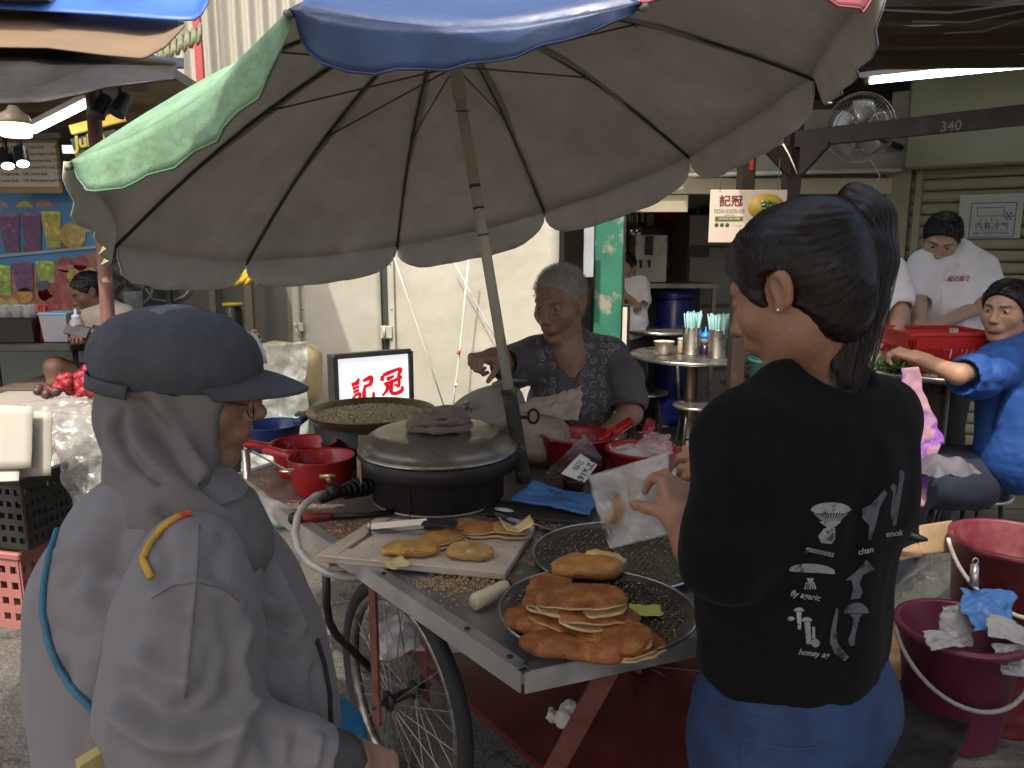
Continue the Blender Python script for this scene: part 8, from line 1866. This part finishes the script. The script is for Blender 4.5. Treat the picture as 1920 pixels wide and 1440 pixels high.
def straws(c, label):
 t_ = thing('straw_canister', label, 'canister', c); m_ = MB(); m_.lathe(c, [(.066, 0), (.068, .004), (.067, .19), (.069, .194), (.065, .194), (.064, .01), (0, .008)], 32); m_.build('can', ss, t_)
 sm_ = MB(); sm_.tube([(0, 0, 0), (0, 0, .26)], .0046, 6); sme = sm_.mesh('straw')
 for k in range(46):
  a_, r_ = rn.uniform(0, 6.28), .056 * math.sqrt(rn.random()); o = link('straw', sme, M('teal_straw', (.28, .52, .50), .4, var=.1, vs=30, bump=0), t_); o.matrix_parent_inverse = Matrix.Translation(-c)
  o.location = c + Vector((r_ * .75 * math.cos(a_), r_ * .75 * math.sin(a_), .03 + rn.uniform(-.01, .02))); o.rotation_euler = (-math.sin(a_) * r_ * 2.6 + rn.uniform(-.03, .03), math.cos(a_) * r_ * 2.6 + rn.uniform(-.03, .03), 0)
straws(ont(1297, 5.45), 'steel canister of pale teal straws beside the cream bowl'); straws(ont(1346, 5.30), 'steel canister of pale teal straws next to the brown post')
q = ont(1322, 5.42); sc_ = thing('sauce_bottle', 'soy sauce bottle with a bright blue cap between the straw canisters', 'bottle', q)
mb = MB(); mb.lathe(q, [(.034, 0), (.036, .006), (.036, .075)], 20); mb.build('sauce', M('dark_sauce', (.02, .012, .03), .2), sc_); mb = MB(); mb.lathe(q, [(.036, .075), (.036, .12), (.03, .13)], 20); mb.build('clear_part', M('frosted_tub'), sc_)
mb = MB(); mb.lathe(q, [(.037, .118), (.037, .14), (.018, .158), (.007, .165), (.004, .20), (0, .2)], 18); mb.build('cap', M('bright_blue_cap', (.03, .26, .62), .3, bump=0), sc_)
q = ont(1276, 5.50); sk_ = thing('spice_shaker', 'small labelled spice shaker beside the straw canister', 'shaker', q); mb = MB(); mb.lathe(q, [(.02, 0), (.022, .004), (.022, .085), (.02, .09)], 14); mb.build('jar', M('label_mix', (.5, .38, .22), .5, var=.4, vs=60), sk_); mb = MB(); mb.lathe(q, [(.021, .09), (.021, .11), (0, .112)], 14); mb.build('lid', M('white_plastic'), sk_)
def bucket(c, r0, r1, h_, mat, name, label, cat='bucket', handle=None, hm_=None, hz=None, grp=None):
 t_ = thing(name, label, cat, c, group=grp); m_ = MB(); m_.lathe(c, [(0, 0), (r0, 0), (r0 + .003, .005), (r1, h_ - .02), (r1 + .012, h_ - .018), (r1 + .013, h_), (r1, h_ + .001), (r1 - .003, h_ - .004), (r0 - .004, .01), (0, .008)], 48); m_.build('pail', mat, t_)
 if handle is not None:
  a0, drop = handle; L_ = []
  for k in range(25):
   t = math.pi * k / 24; q_ = Matrix.Rotation(a0, 3, 'Z') @ Vector(((r1 + .018) * math.cos(t), -(r1 * .8 + .045) * math.sin(t), 0)); L_.append(c + q_ + Vector((0, 0, h_ - .014 - drop * math.sin(t) ** 1.0))); continue
   L_.append(c + Vector(((r1 + .018) * math.cos(t) * math.cos(a0) - (r1 + .03) * math.sin(t) * math.sin(a0) * math.cos(drop), (r1 + .018) * math.cos(t) * math.sin(a0) + (r1 + .03) * math.sin(t) * math.cos(a0) * math.cos(drop), h_ - .012 + (r1 + .03) * math.sin(t) * math.sin(drop))))
  m_ = MB(); m_.tube(L_, .006, 8); m_.build('handle', hm_, t_)
 return t_
tb = D(1462, 705, 5.2); bucket(Vector((tb.x, tb.y, 0)), .16, .20, YP(1460, 672, tb.y).z, M('teal_bin_plastic', (.16, .42, .40), .4), 'teal_bin', 'pale teal plastic bin partly behind the young woman\'s chin', 'bin')
rb = D(1372, 780, 3.3); bucket(Vector((rb.x, rb.y, 0)), .10, .125, D(1372, 778, 3.3).z, M('coral_bin_plastic', (.60, .10, .07), .35), 'coral_bin', 'coral red plastic pail behind the young woman\'s shoulder', 'bucket')
mb = MB(); q = D(1345, 818, 2.9); mb.box(q, (.16, .12, .05), Matrix.Rotation(.3, 3, 'Z'), bev=.015); tag(mb.build('navy_bag', M('navy_bag', (.012, .014, .07), .5)), 'dark navy bag below the coral pail', 'bag')
SGY = 4.2
ko = YP(1328, 455, SGY); kw = YP(1470, 455, SGY).x - ko.x; kh = YP(1400, 356, SGY).z - ko.z
ks = thing('shop_sign', 'pinkish cream noodle shop signboard hanging above the dining table', 'sign', ko)
mb = MB(); mb.box((ko.x + kw / 2, SGY, ko.z + kh / 2), (kw, .012, kh), bev=.003); mb.build('board', M('pink_cream_board', (.58, .47, .38), .35, var=.08, vs=8, bump=0, emit=(.6, .5, .4), es=.10), ks)
def kp(x, y): return Vector((ko.x + (x - 1328) / 142 * kw, SGY - .008, ko.z + (455 - y) / 99 * kh))
u_ = kw / 142; brn = M('brown_sign_ink', (.18, .04, .03), .6, bump=0); grn = M('green_sign_ink', (.05, .10, .03), .6, bump=0)
link('lettering', textmesh('記冠', 21 * u_, (kp(1366, 378), X_, Y_), bold=.5 * u_, sxy=(1.05, 1)), brn, ks)
link('lettering', textmesh('KEDAI KOON KEE', 8.6 * u_, (kp(1364, 396), X_, Y_), bold=.0, sxy=(.82, 1.15)), grn, ks)
link('lettering', textmesh('(SINCE 1950)', 3.2 * u_, (kp(1364, 403), X_, Y_)), grn, ks)
mb = MB(); mb.prism([(0, 0), (52 * u_, 0), (52 * u_, 8 * u_), (0, 8 * u_)], .001, (kp(1338, 414), X_, Y_)); mb.build('green_label', M('olive_label', (.10, .13, .03), .6, bump=0), ks)
link('lettering', textmesh('WANTAN MEE', 6.0 * u_, (kp(1364, 410) + Vector((0, -.003, 0)), X_, Y_), bold=.1 * u_), M('cream_ink', (.6, .55, .3), .6, bump=0), ks)
for k in range(3):
 mb = MB(); mb.lathe(kp(1341 + 10 * k, 421), [(0, 0), (3.6 * u_, 0), (3.6 * u_, .001), (0, .001)], 16, axis=(0, -1, 0)); mb.build('printed_seal', grn, ks)
 link('lettering', textmesh('HALAL', 2.2 * u_, (kp(1341 + 10 * k, 428), X_, Y_)), grn, ks) if False else None
link('lettering', textmesh('一个字', 5 * u_, (kp(1380, 424), X_, Y_), shear=.3), brn, ks)
link('lettering', textmesh('老字号', 4.0 * u_, (kp(1336, 376), Vector((1, 0, 0)), Y_), sxy=(.8, 1)), brn, ks) if False else None
mb = MB(); mb.lathe(kp(1432, 388), [(0, 0), (34 * u_, 0), (34 * u_, .001), (0, .001)], 28, axis=(0, -1, 0), sy=.72); mb.build('printed_bowl', M('yellow_bowl_print', (.55, .38, .05), .5, bump=0), ks)
for k in range(16):
 a_ = rn.uniform(0, 6.28); r_ = rn.uniform(0, 20); mb = MB(); mb.lathe(kp(1432 + r_ * math.cos(a_), 386 + .55 * r_ * math.sin(a_)) + Vector((0, -.0015 - .0002 * k, 0)), [(0, 0), (rn.uniform(3, 7) * u_, 0), (0, .0006)], 9, axis=(0, -1, 0), sy=.6); mb.build('printed_garnish', M('print_green', (.10, .28, .04), .6, bump=0) if k % 2 else M('print_cream', (.6, .5, .3), .6, bump=0), ks)
mb = MB(); mb.tube([kp(1345, 358), kp(1345, 300)], .002, 5); mb.tube([kp(1452, 358), kp(1452, 300)], .002, 5); mb.build('hanging_wire', M('grey_wire'), ks)
fy = 7.0; fa_, fb_ = YP(1294, 402, fy), YP(1480, 402, fy)
fg = thing('fridge', 'tall grey beige fridge with several doors in the kitchen', 'fridge', ((fa_.x + fb_.x) / 2, fy, 0)); frm = M('grey_beige_enamel', (.22, .20, .165), .45, var=.08, vs=3, bump=.02)
for nm, ya, yb in (('upper_door', 402, 462), ('lower_door', 463, 572), ('lower_door', 575, 690)):
 a, b = YP(1294, ya, fy), YP(1480, yb, fy); mb = MB(); mb.box(((a.x + b.x) / 2, fy + .03, (a.z + b.z) / 2), (b.x - a.x, .05, a.z - b.z - .008), bev=.006); mb.build(nm, frm, fg)
mb = MB(); mb.box(((fa_.x + fb_.x) / 2, fy + .40, fa_.z / 2), (fb_.x - fa_.x - .01, .68, fa_.z)); mb.build('cabinet', frm, fg)
a = YP(1312, 473, fy - .002); mb = MB(); mb.box(a, (.17, .01, .08)); mb.build('sticker', M('black_sticker', (.015, .015, .015), .4), fg)
by = 6.6; a, b = YP(1192, 440, by), YP(1250, 530, by)
bo = thing('water_boiler', 'pale steel water boiler with two taps on the kitchen counter', 'boiler', ((a.x + b.x) / 2, by, b.z))
mb = MB(); mb.box(((a.x + b.x) / 2, by + .16, (a.z + b.z) / 2), (b.x - a.x, .3, a.z - b.z), bev=.008); mb.build('case', M('pale_boiler', (.42, .42, .36), .35, metal=.3, var=.05), bo)
q = YP(1217, 460, by - .006); mb = MB(); mb.box(q, (.07, .01, .16)); mb.build('control_panel', M('black_acrylic'), bo)
for px in (1202, 1218): q = YP(px, 490, by - .04); mb = MB(); mb.tube([q + Vector((0, .05, 0)), q], .012, 8); mb.tube([q + Vector((0, .0, .012)), q + Vector((0, -.01, -.05))], .010, 8); mb.build('tap', M('black_spot'), bo)
cz = b.z - .001
kc = thing('kitchen_counter', 'dark kitchen counter under the water boiler', 'counter', (1.35, by, 0)); mb = MB(); mb.box((1.35, by + .15, cz - .02), (.75, .6, .035)); mb.build('top', ssd, kc)
for x in (1.0, 1.7): mb = MB(); mb.bar((x, by - .1, 0), (x, by - .1, cz - .04), .03, .03, (0, 1, 0)); mb.build('leg', ssd, kc)
mb = MB(); mb.box((1.35, by + .4, (cz - .04) / 2), (.7, .05, cz - .06)); mb.build('back_panel', M('dark_wall', (.07, .065, .055)), kc)
shz = YP(1230, 425, 7.6).z; wsf = thing('wall_shelf', 'dark wall shelf of pots above the water boiler', 'shelf', (1.4, 7.7, shz)); mb = MB(); mb.box((1.45, 7.8, shz), (.9, .35, .025)); mb.build('board', M('old_timber'), wsf)
for k, (x, r_, h_, m__) in enumerate(((1.15, .05, .16, ss), (1.28, .05, .14, ss), (1.52, .12, .14, M('red_basin', (.30, .03, .03), .4)))):
 mb = MB(); mb.lathe((x, 7.75, shz + .014), [(r_ * .9, 0), (r_, .01), (r_, h_), (r_ * 1.05, h_ + .005), (r_ * .95, h_), (r_ * .9, .02), (0, .02)], 20); tag(mb.build(['steel_pot', 'steel_pot', 'red_basin'][k], m__), ['narrow steel pot at the pillar end of the wall shelf', 'second steel pot on the kitchen wall shelf', 'red basin on the kitchen wall shelf'][k], 'pot')
for k, px in enumerate((1184, 1194)): q = YP(px, 445, 6.9); mb = MB(); mb.lathe(q, [(.04, 0), (.045, .01), (.042, .09), (.0, .09)], 14); mb.tube([q + Vector((0, 0, .09)), q + Vector((0, 0, .22))], .005, 5); tag(mb.build('hanging_ladle', ss), ['hanging steel scoop nearer the green pillar', 'hanging steel scoop nearer the boiler'][k], 'ladle')
q = YP(1264, 612, 6.5); brl = thing('water_barrel', 'dark blue plastic barrel with a lid beside the fridge', 'barrel', (q.x, 6.5, 0)); zb_ = YP(1264, 553, 6.5).z
mb = MB(); mb.lathe((q.x, 6.5, 0), [(.13, 0), (.15, .03), (.165, zb_ * .5), (.15, zb_ - .03), (.14, zb_ - .02)], 30); mb.build('barrel_body', M('navy_plastic', (.008, .012, .10), .35), brl); mb = MB(); mb.lathe((q.x, 6.5, 0), [(.16, zb_ - .025), (.162, zb_ + .01), (.14, zb_ + .03), (0, zb_ + .04)], 30); mb.build('lid', M('navy_plastic'), brl)
q = YP(1235, 615, 6.35); t2 = thing('side_table', 'second steel table behind the kitchen worker', 'table', (q.x, 6.35, 0)); mb = MB(); mb.lathe((q.x, 6.35, 0), [(0, q.z), (.34, q.z), (.35, q.z - .01), (.34, q.z - .03), (0, q.z - .03)], 40); mb.build('top', ss, t2)
for k in range(4):
 a_ = .6 + k * math.pi / 2; mb = MB(); mb.tube([(q.x + .2 * math.cos(a_), 6.35 + .2 * math.sin(a_), q.z - .03), (q.x + .28 * math.cos(a_), 6.35 + .28 * math.sin(a_), 0)], .014, 8); mb.build('leg', ssd, t2)
q = YP(1321, 397, 8.0); ck = thing('wall_clock', 'small round wall clock at the top of the kitchen wall', 'clock', q); mb = MB(); mb.lathe(q, [(0, 0), (.055, 0), (.065, .01), (.065, .03), (.055, .03), (.05, .022), (0, .022)], 24, axis=(0, -1, 0)); mb.build('case', M('black_spot'), ck); mb = MB(); mb.lathe(q + Vector((0, -.023, 0)), [(0, .0), (.05, 0)], 24, axis=(0, -1, 0)); mb.build('dial', M('white_dial', (.6, .6, .58), .5), ck); mb = MB(); mb.bar(q + Vector((0, -.026, 0)), q + Vector((.025, -.026, .02)), .006, .002, (0, 1, 0)); mb.bar(q + Vector((0, -.026, 0)), q + Vector((0, -.026, .04)), .005, .002, (0, 1, 0)); mb.build('hands', M('black_spot'), ck)
wf = thing('wooden_frame', 'brown wooden window frame on the kitchen wall left of the fridge', 'frame', YP(1280, 420, 8.1))
for a_, b_ in (((1265, 395), (1305, 395)), ((1270, 385), (1270, 452)), ((1296, 395), (1296, 452)), ((1268, 450), (1298, 450))):
 A_, B_ = YP(*a_, 8.08), YP(*b_, 8.08); mb = MB(); mb.bar(A_, B_, .05, .05, (0, 1, 0)); mb.build('bar', M('red_brown_wood', (.10, .045, .025), .6), wf)
for k in range(3):
 mb = MB(); mb.tube([YP(1254 + 8 * k, 440, 7.9), YP(1262 + 10 * k, 480 + 8 * k, 7.9), YP(1256 + 5 * k, 520, 7.9)], .008, 5); tag(mb.build('wall_wire', M('black_cable')), ['first', 'second', 'third'][k] + ' black wire drooping on the kitchen wall beside the boiler', 'wire', 'wires on the kitchen wall')
a, b = YP(1096, 400, 5.0), YP(1113, 520, 5.0); mb = MB(); mb.box(((a.x + b.x) / 2, 5.02, (a.z + b.z) / 2), (b.x - a.x, .012, a.z - b.z), bev=.002); tag(mb.build('hanging_notice', M('bluish_white_sheet', (.55, .58, .62), .4, transl=.2)), 'narrow white sheet hanging beside the green pillar', 'notice')
mst = thing('menu_stand', 'small framed menu board leaning beside the green pillar', 'board', YP(1172, 650, 5.15)); a, b = YP(1165, 570, 5.12), YP(1179, 668, 5.12); mb = MB(); mb.box(((a.x + b.x) / 2, 5.12, (a.z + b.z) / 2), (b.x - a.x, .02, a.z - b.z), bev=.003); mb.build('frame', M('black_spot'), mst); mb = MB(); mb.box(((a.x + b.x) / 2 - .006, 5.106, (a.z + b.z) / 2), (b.x - a.x - .03, .006, a.z - b.z - .04)); mb.build('sheet', M('menu_paper', (.52, .48, .4)), mst); mb = MB(); mb.box(((a.x + b.x) / 2, 5.14, b.z / 2), (.03, .03, b.z)); mb.build('stand', M('black_spot'), mst)
fc = D(1612, 240, 4.9)
fan = cage_fan(fc, .215, (-.62, -.72, -.18), 'wall_fan', 'silver caged wall fan behind the numbered beam', M('chrome_cage', (.45, .44, .42), .25, metal=.9), M('silver_blade', (.52, .52, .50), .3, metal=.6, bump=0), 5, 56)
mb = MB(); q = fc - Vector((-.62, -.72, -.18)).normalized() * .16; mb.tube([q, q + Vector((.10, .12, -.05)), Vector((S0.x - .12, S0.y - .02, q.z - .08))], .022, 8); mb.build('bracket', M('dark_motor'), fan)
mb = MB(); mb.tube([D(1632, 300, 4.95), D(1650, 330, 5.0), D(1640, 352, 5.0)], .004, 5); mb.tube([D(1640, 352, 5.0), D(1634, 366, 5.0)], .006, 5); mb.build('pull_cord', M('white_cable'), fan)
tbz = D(1750, 690, 3.45).z
wt = thing('work_table', 'small steel work table under the red basket', 'table', D(1760, 700, 3.5).xy.to_3d()); q = D(1765, 695, 3.5)
mb = MB(); mb.lathe((q.x, q.y, 0), [(0, tbz), (.34, tbz), (.35, tbz - .012), (.34, tbz - .03), (0, tbz - .03)], 40); mb.build('top', ss, wt); mb = MB(); mb.lathe((q.x, q.y, 0), [(.16, 0), (.16, .02), (.045, .04), (.045, tbz - .03)], 20); mb.build('pedestal', ssd, wt)
rbk = thing('red_basket', 'red plastic vegetable basket between the two men', 'basket', Vector((q.x, q.y - .02, tbz)))
bz0, bz1 = tbz + .004, D(1750, 620, 3.4).z; bx0, bx1 = D(1690, 650, 3.4).x, D(1822, 650, 3.4).x; rp = M('bright_red_basket', (.40, .02, .018), .35, var=.08)
cy_ = q.y - .05
for (xa, xb, ya, yb, nm) in ((bx0, bx1, cy_ - .13, cy_ - .13, 'side'), (bx0, bx1, cy_ + .13, cy_ + .13, 'side'), (bx0, bx0, cy_ - .13, cy_ + .13, 'end'), (bx1, bx1, cy_ - .13, cy_ + .13, 'end')):
 A_, B_ = Vector((xa, ya, bz0)), Vector((xb, yb, bz0)); d_ = (B_ - A_); L_ = d_.length; d_.normalize(); c0 = Vector(((bx0 + bx1) / 2, cy_, 0)); outw = ((A_ + B_) / 2 - c0); outw.z = 0; outw.normalize(); H_ = bz1 - bz0
 m_ = MB(); fl = outw * .03
 for (t0, t1) in ((0, .35), (.62, 1.0)):
  P = [A_ + fl * t0 + Vector((0, 0, H_ * t0)), B_ + fl * t0 + Vector((0, 0, H_ * t0)), B_ + fl * t1 + Vector((0, 0, H_ * t1)), A_ + fl * t1 + Vector((0, 0, H_ * t1))]; P2 = [p + outw * .004 for p in P]; m_.add(P + P2, [(0, 1, 2, 3), (7, 6, 5, 4), (0, 4, 5, 1), (1, 5, 6, 2), (2, 6, 7, 3), (3, 7, 4, 0)])
 n = int(L_ / .016)
 for k in range(n + 1):
  p = A_ + d_ * L_ * k / n; m_.bar(p + fl * .34 + Vector((0, 0, H_ * .34)), p + fl * .63 + Vector((0, 0, H_ * .63)), .007, .004, outw)
 m_.bar(A_ + fl + Vector((0, 0, H_)) - d_ * .04, B_ + fl + Vector((0, 0, H_)) + d_ * .04, .014, .012); m_.build(nm, rp, rbk)
m_ = MB(); m_.box(((bx0 + bx1) / 2, cy_, bz0 + .003), (bx1 - bx0, .26, .005)); m_.build('floor', rp, rbk)
lv = MB()
for k in range(420):
 p = Vector((D(1675, 672, 3.35).x + rn.gauss(0, .05), D(1675, 672, 3.35).y + rn.gauss(0, .05), tbz + .01 + abs(rn.gauss(0, .025)))); r_ = Matrix.Rotation(rn.uniform(0, 6.28), 3, 'Z') @ Matrix.Rotation(rn.uniform(-1, 1), 3, 'X'); lv.add([p + r_ @ Vector(v) for v in ((-.004, 0, 0), (.004, 0, 0), (.003, .03, .004), (-.003, .03, .004))], [(0, 1, 2, 3)])
o = lv.build('greens', M('leafy_green', (.05, .14, .02), .5, var=.4, vs=60)); o['kind'] = 'stuff'; o['label'] = 'chopped green vegetables heaped in front of the red basket'
pc = M('purple_flower_cloth', (.34, .19, .24), .8, var=.1, bump=.2, col2=(.18, .05, .35), c2=(.50, .58), c2s=8)
hi_sheet('flowered_cloth', 'pink and purple flowered cloth hanging behind the young woman', [D(1690, 690, 3.0), D(1722, 688, 3.0), D(1768, 830, 2.95), D(1700, 860, 2.95)], pc, 3, .03, 7, 'cloth', 26, .003)
hi_sheet('flowered_cloth', 'lower end of the pink flowered cloth trailing down', [D(1700, 840, 2.95), D(1766, 825, 2.95), D(1730, 950, 2.9), D(1705, 945, 2.9)], pc, 7, .02, 7, 'cloth', 22, .003)
q = Vector((2.05, 3.28, 0)); c = copy_tree(st0); c.location = q; c['label'] = 'round stool under the man in the royal blue shirt';
bag('pale_sack', 'pale folded sack lying below the flowered cloth', D(1760, 880, 2.9), (.10, .10, .06), M('pale_sackcloth', (.09, .085, .10), .7, bump=.3), 6, .2, .02, 10, cat='sack')
tbg = D(1850, 950, 2.62)
s = SDF(); s.ball((tbg.x, tbg.y + .05, .28), (.24, .2, .17), .05); s.ball((tbg.x - .05, tbg.y, .20), (.26, .18, .09), .05); s.cone((tbg.x + .03, tbg.y, .38), (tbg.x + .1, tbg.y + .02, .56), .10, .03, .05)
me = s.mesh(.011, lambda P, n: .028 * fnoise(P * np.array([1, 1, .35]), 10, 15, 2) - .016 * np.abs(vnoise(P * np.array([1, 1, .5]), 22, 5)))
tag(link('rubbish_bag', me, film('grey_bag_film', (.10, .105, .095), .45, .12, .5, 9)), 'big clear rubbish bag behind the maroon pails', 'bag')
bxp = D(1715, 1075, 2.25); bx_ = thing('cardboard_box', 'crushed brown cardboard box with its flap up on the kerb', 'box', Vector((bxp.x, bxp.y, .142))); cbm = M('brown_cardboard', (.30, .20, .11), .85, var=.2, vs=6, bump=.2, bs=18, col2=(.20, .08, .05), c2=(.62, .75), c2s=6)
s = SDF(); s.box((bxp.x + .02, bxp.y + .12, .22), (.15, .12, .078), .012, .01); s.box((bxp.x + .05, bxp.y + .11, .30), (.10, .09, .035), .01, .03)
link('carton', s.mesh(.006, lambda P, n: .010 * fnoise(P, 12, 3, 3)), cbm, bx_)
hi_sheet('flap', None, [D(1722, 1040, 2.28), D(1790, 1035, 2.32), D(1786, 975, 2.36), D(1724, 985, 2.32)], cbm, 4, .006, 10, par=bx_, n=12, solid=.004)
hi_sheet('flap', None, [D(1680, 1052, 2.2), D(1730, 1042, 2.24), D(1720, 1020, 2.3), D(1692, 1032, 2.28)], M('brown_cardboard'), 9, .006, 10, par=bx_, n=12, solid=.004)
mar = M('maroon_pail_plastic', (.145, .018, .026), .4, var=.12, vs=10, bump=.08, col2=(.2, .05, .05), c2s=20); mar2 = M('plum_pail_plastic', (.12, .018, .042), .4, var=.12, vs=10, bump=.08)
pb1 = D(1905, 1010, 2.20); pb2 = D(1802, 1172, 1.98)
bucket(Vector((pb1.x, pb1.y, .142)), .125, .158, pb1.z - .142, mar, 'maroon_pail', 'empty maroon pail with a white handle on the kerb', 'bucket', (R(-12), .15), M('white_handle', (.62, .60, .55), .4), grp='maroon pails on the kerb')
blk_z = pb2.z - .30
bucket(Vector((pb2.x, pb2.y, blk_z)), .108, .142, .30, mar2, 'plum_pail', 'plum coloured pail stuffed with waste plastic and a blue bag', 'bucket', (R(-8), .13), M('grey_handle', (.22, .21, .20), .5), grp='maroon pails on the kerb')
if blk_z > .15:
 mb = MB(); mb.box((pb2.x, pb2.y, (.14 + blk_z) / 2 - .001), (.26, .26, blk_z - .14), bev=.01); tag(mb.build('stone_block', M('kerb_concrete')), 'rough stone block under the plum pail', 'block')
hi_sheet('blue_bag', 'bright blue plastic bag bulging out of the plum pail', [D(1822, 1185, 1.90), D(1905, 1200, 1.92), D(1895, 1115, 2.0), D(1795, 1105, 2.0)], bb, 5, .025, 12, 'bag', 30)
hi_sheet('tissue', 'wet white tissue hanging over the rim of the plum pail', [D(1745, 1222, 1.86), D(1808, 1215, 1.85), D(1790, 1185, 1.9), D(1728, 1185, 1.9)], M('wet_tissue', (.42, .42, .40), .6, bump=.5, bs=30, transl=.2), 3, .02, 16, 'tissue', 24, .003)
hi_sheet('tissue', 'white tissue crumpled on the blue bag in the plum pail', [D(1848, 1195, 1.86), D(1925, 1215, 1.86), D(1915, 1172, 1.9), D(1850, 1150, 1.9)], M('wet_tissue'), 7, .02, 16, 'tissue', 24, .003)
hi_sheet('clear_wrapper', 'clear plastic wrapper with green print inside the plum pail', [D(1755, 1200, 1.93), D(1820, 1215, 1.93), D(1822, 1130, 2.0), D(1770, 1135, 2.0)], film('wrapper_film', (.45, .47, .45), .6, .1, .4, 16), 5, .015, 12, 'wrapper', 22)
hi_sheet('clear_wrapper', 'clear bag with a yellow green label hanging off the plum pail', [D(1880, 1265, 1.84), D(1930, 1270, 1.84), D(1930, 1210, 1.86), D(1862, 1205, 1.86)], film('wrapper_film'), 9, .02, 12, 'wrapper', 22)
mb = MB(); a, b = D(1826, 1100, 1.99), D(1828, 1058, 2.0); mb.tube([a, b], [.011, .010], 12); mb.tube([b + Vector((0.007 * math.cos(t), 0, .008 + .009 * math.sin(t))) for t in [k * math.pi / 6 for k in range(12)]], .0022, 5, closed=True); tag(mb.build('steel_utensil', ss), 'steel utensil handle with a hanging loop in the plum pail', 'utensil')
bq = D(1740, 1330, 1.75)
lb = thing('low_bench', 'low black bench in the dark behind the young woman', 'bench', Vector((bq.x, bq.y, 0)))
P = [D(1655, 1262, 1.95), D(1828, 1335, 1.82), D(1745, 1475, 1.55), D(1600, 1420, 1.62)]; zb_ = sum(p.z for p in P) / 4; P = [ZP(1655, 1262, .36), ZP(1830, 1335, .36), ZP(1760, 1475, .36), ZP(1590, 1400, .36)]
mb = MB(); mb.add(P + [p - Vector((0, 0, .025)) for p in P], [(0, 3, 2, 1), (4, 5, 6, 7), (0, 1, 5, 4), (1, 2, 6, 5), (2, 3, 7, 6), (3, 0, 4, 7)]); mb.build('top', M('scuffed_black_board', (.016, .015, .014), .5, var=.3, vs=12, col2=(.06, .055, .05), c2=(.66, .74), c2s=9), lb)
for p in P: c_ = sum(P, Vector()) / 4; p2 = p + (c_ - p) * .15; mb = MB(); mb.bar(Vector((p2.x, p2.y, 0)), Vector((p2.x, p2.y, .335)), .03, .03, (0, 1, 0)); mb.build('leg', M('black_tube'), lb)
mb = MB(); mb.tube([D(1690, 1000, 2.2), D(1725, 1010, 2.18), D(1740, 1012, 2.17)], [.014, .012, .004], 8); tag(mb.build('black_tool', M('black_spot')), 'black tapered tool lying in front of the cardboard box', 'tool')
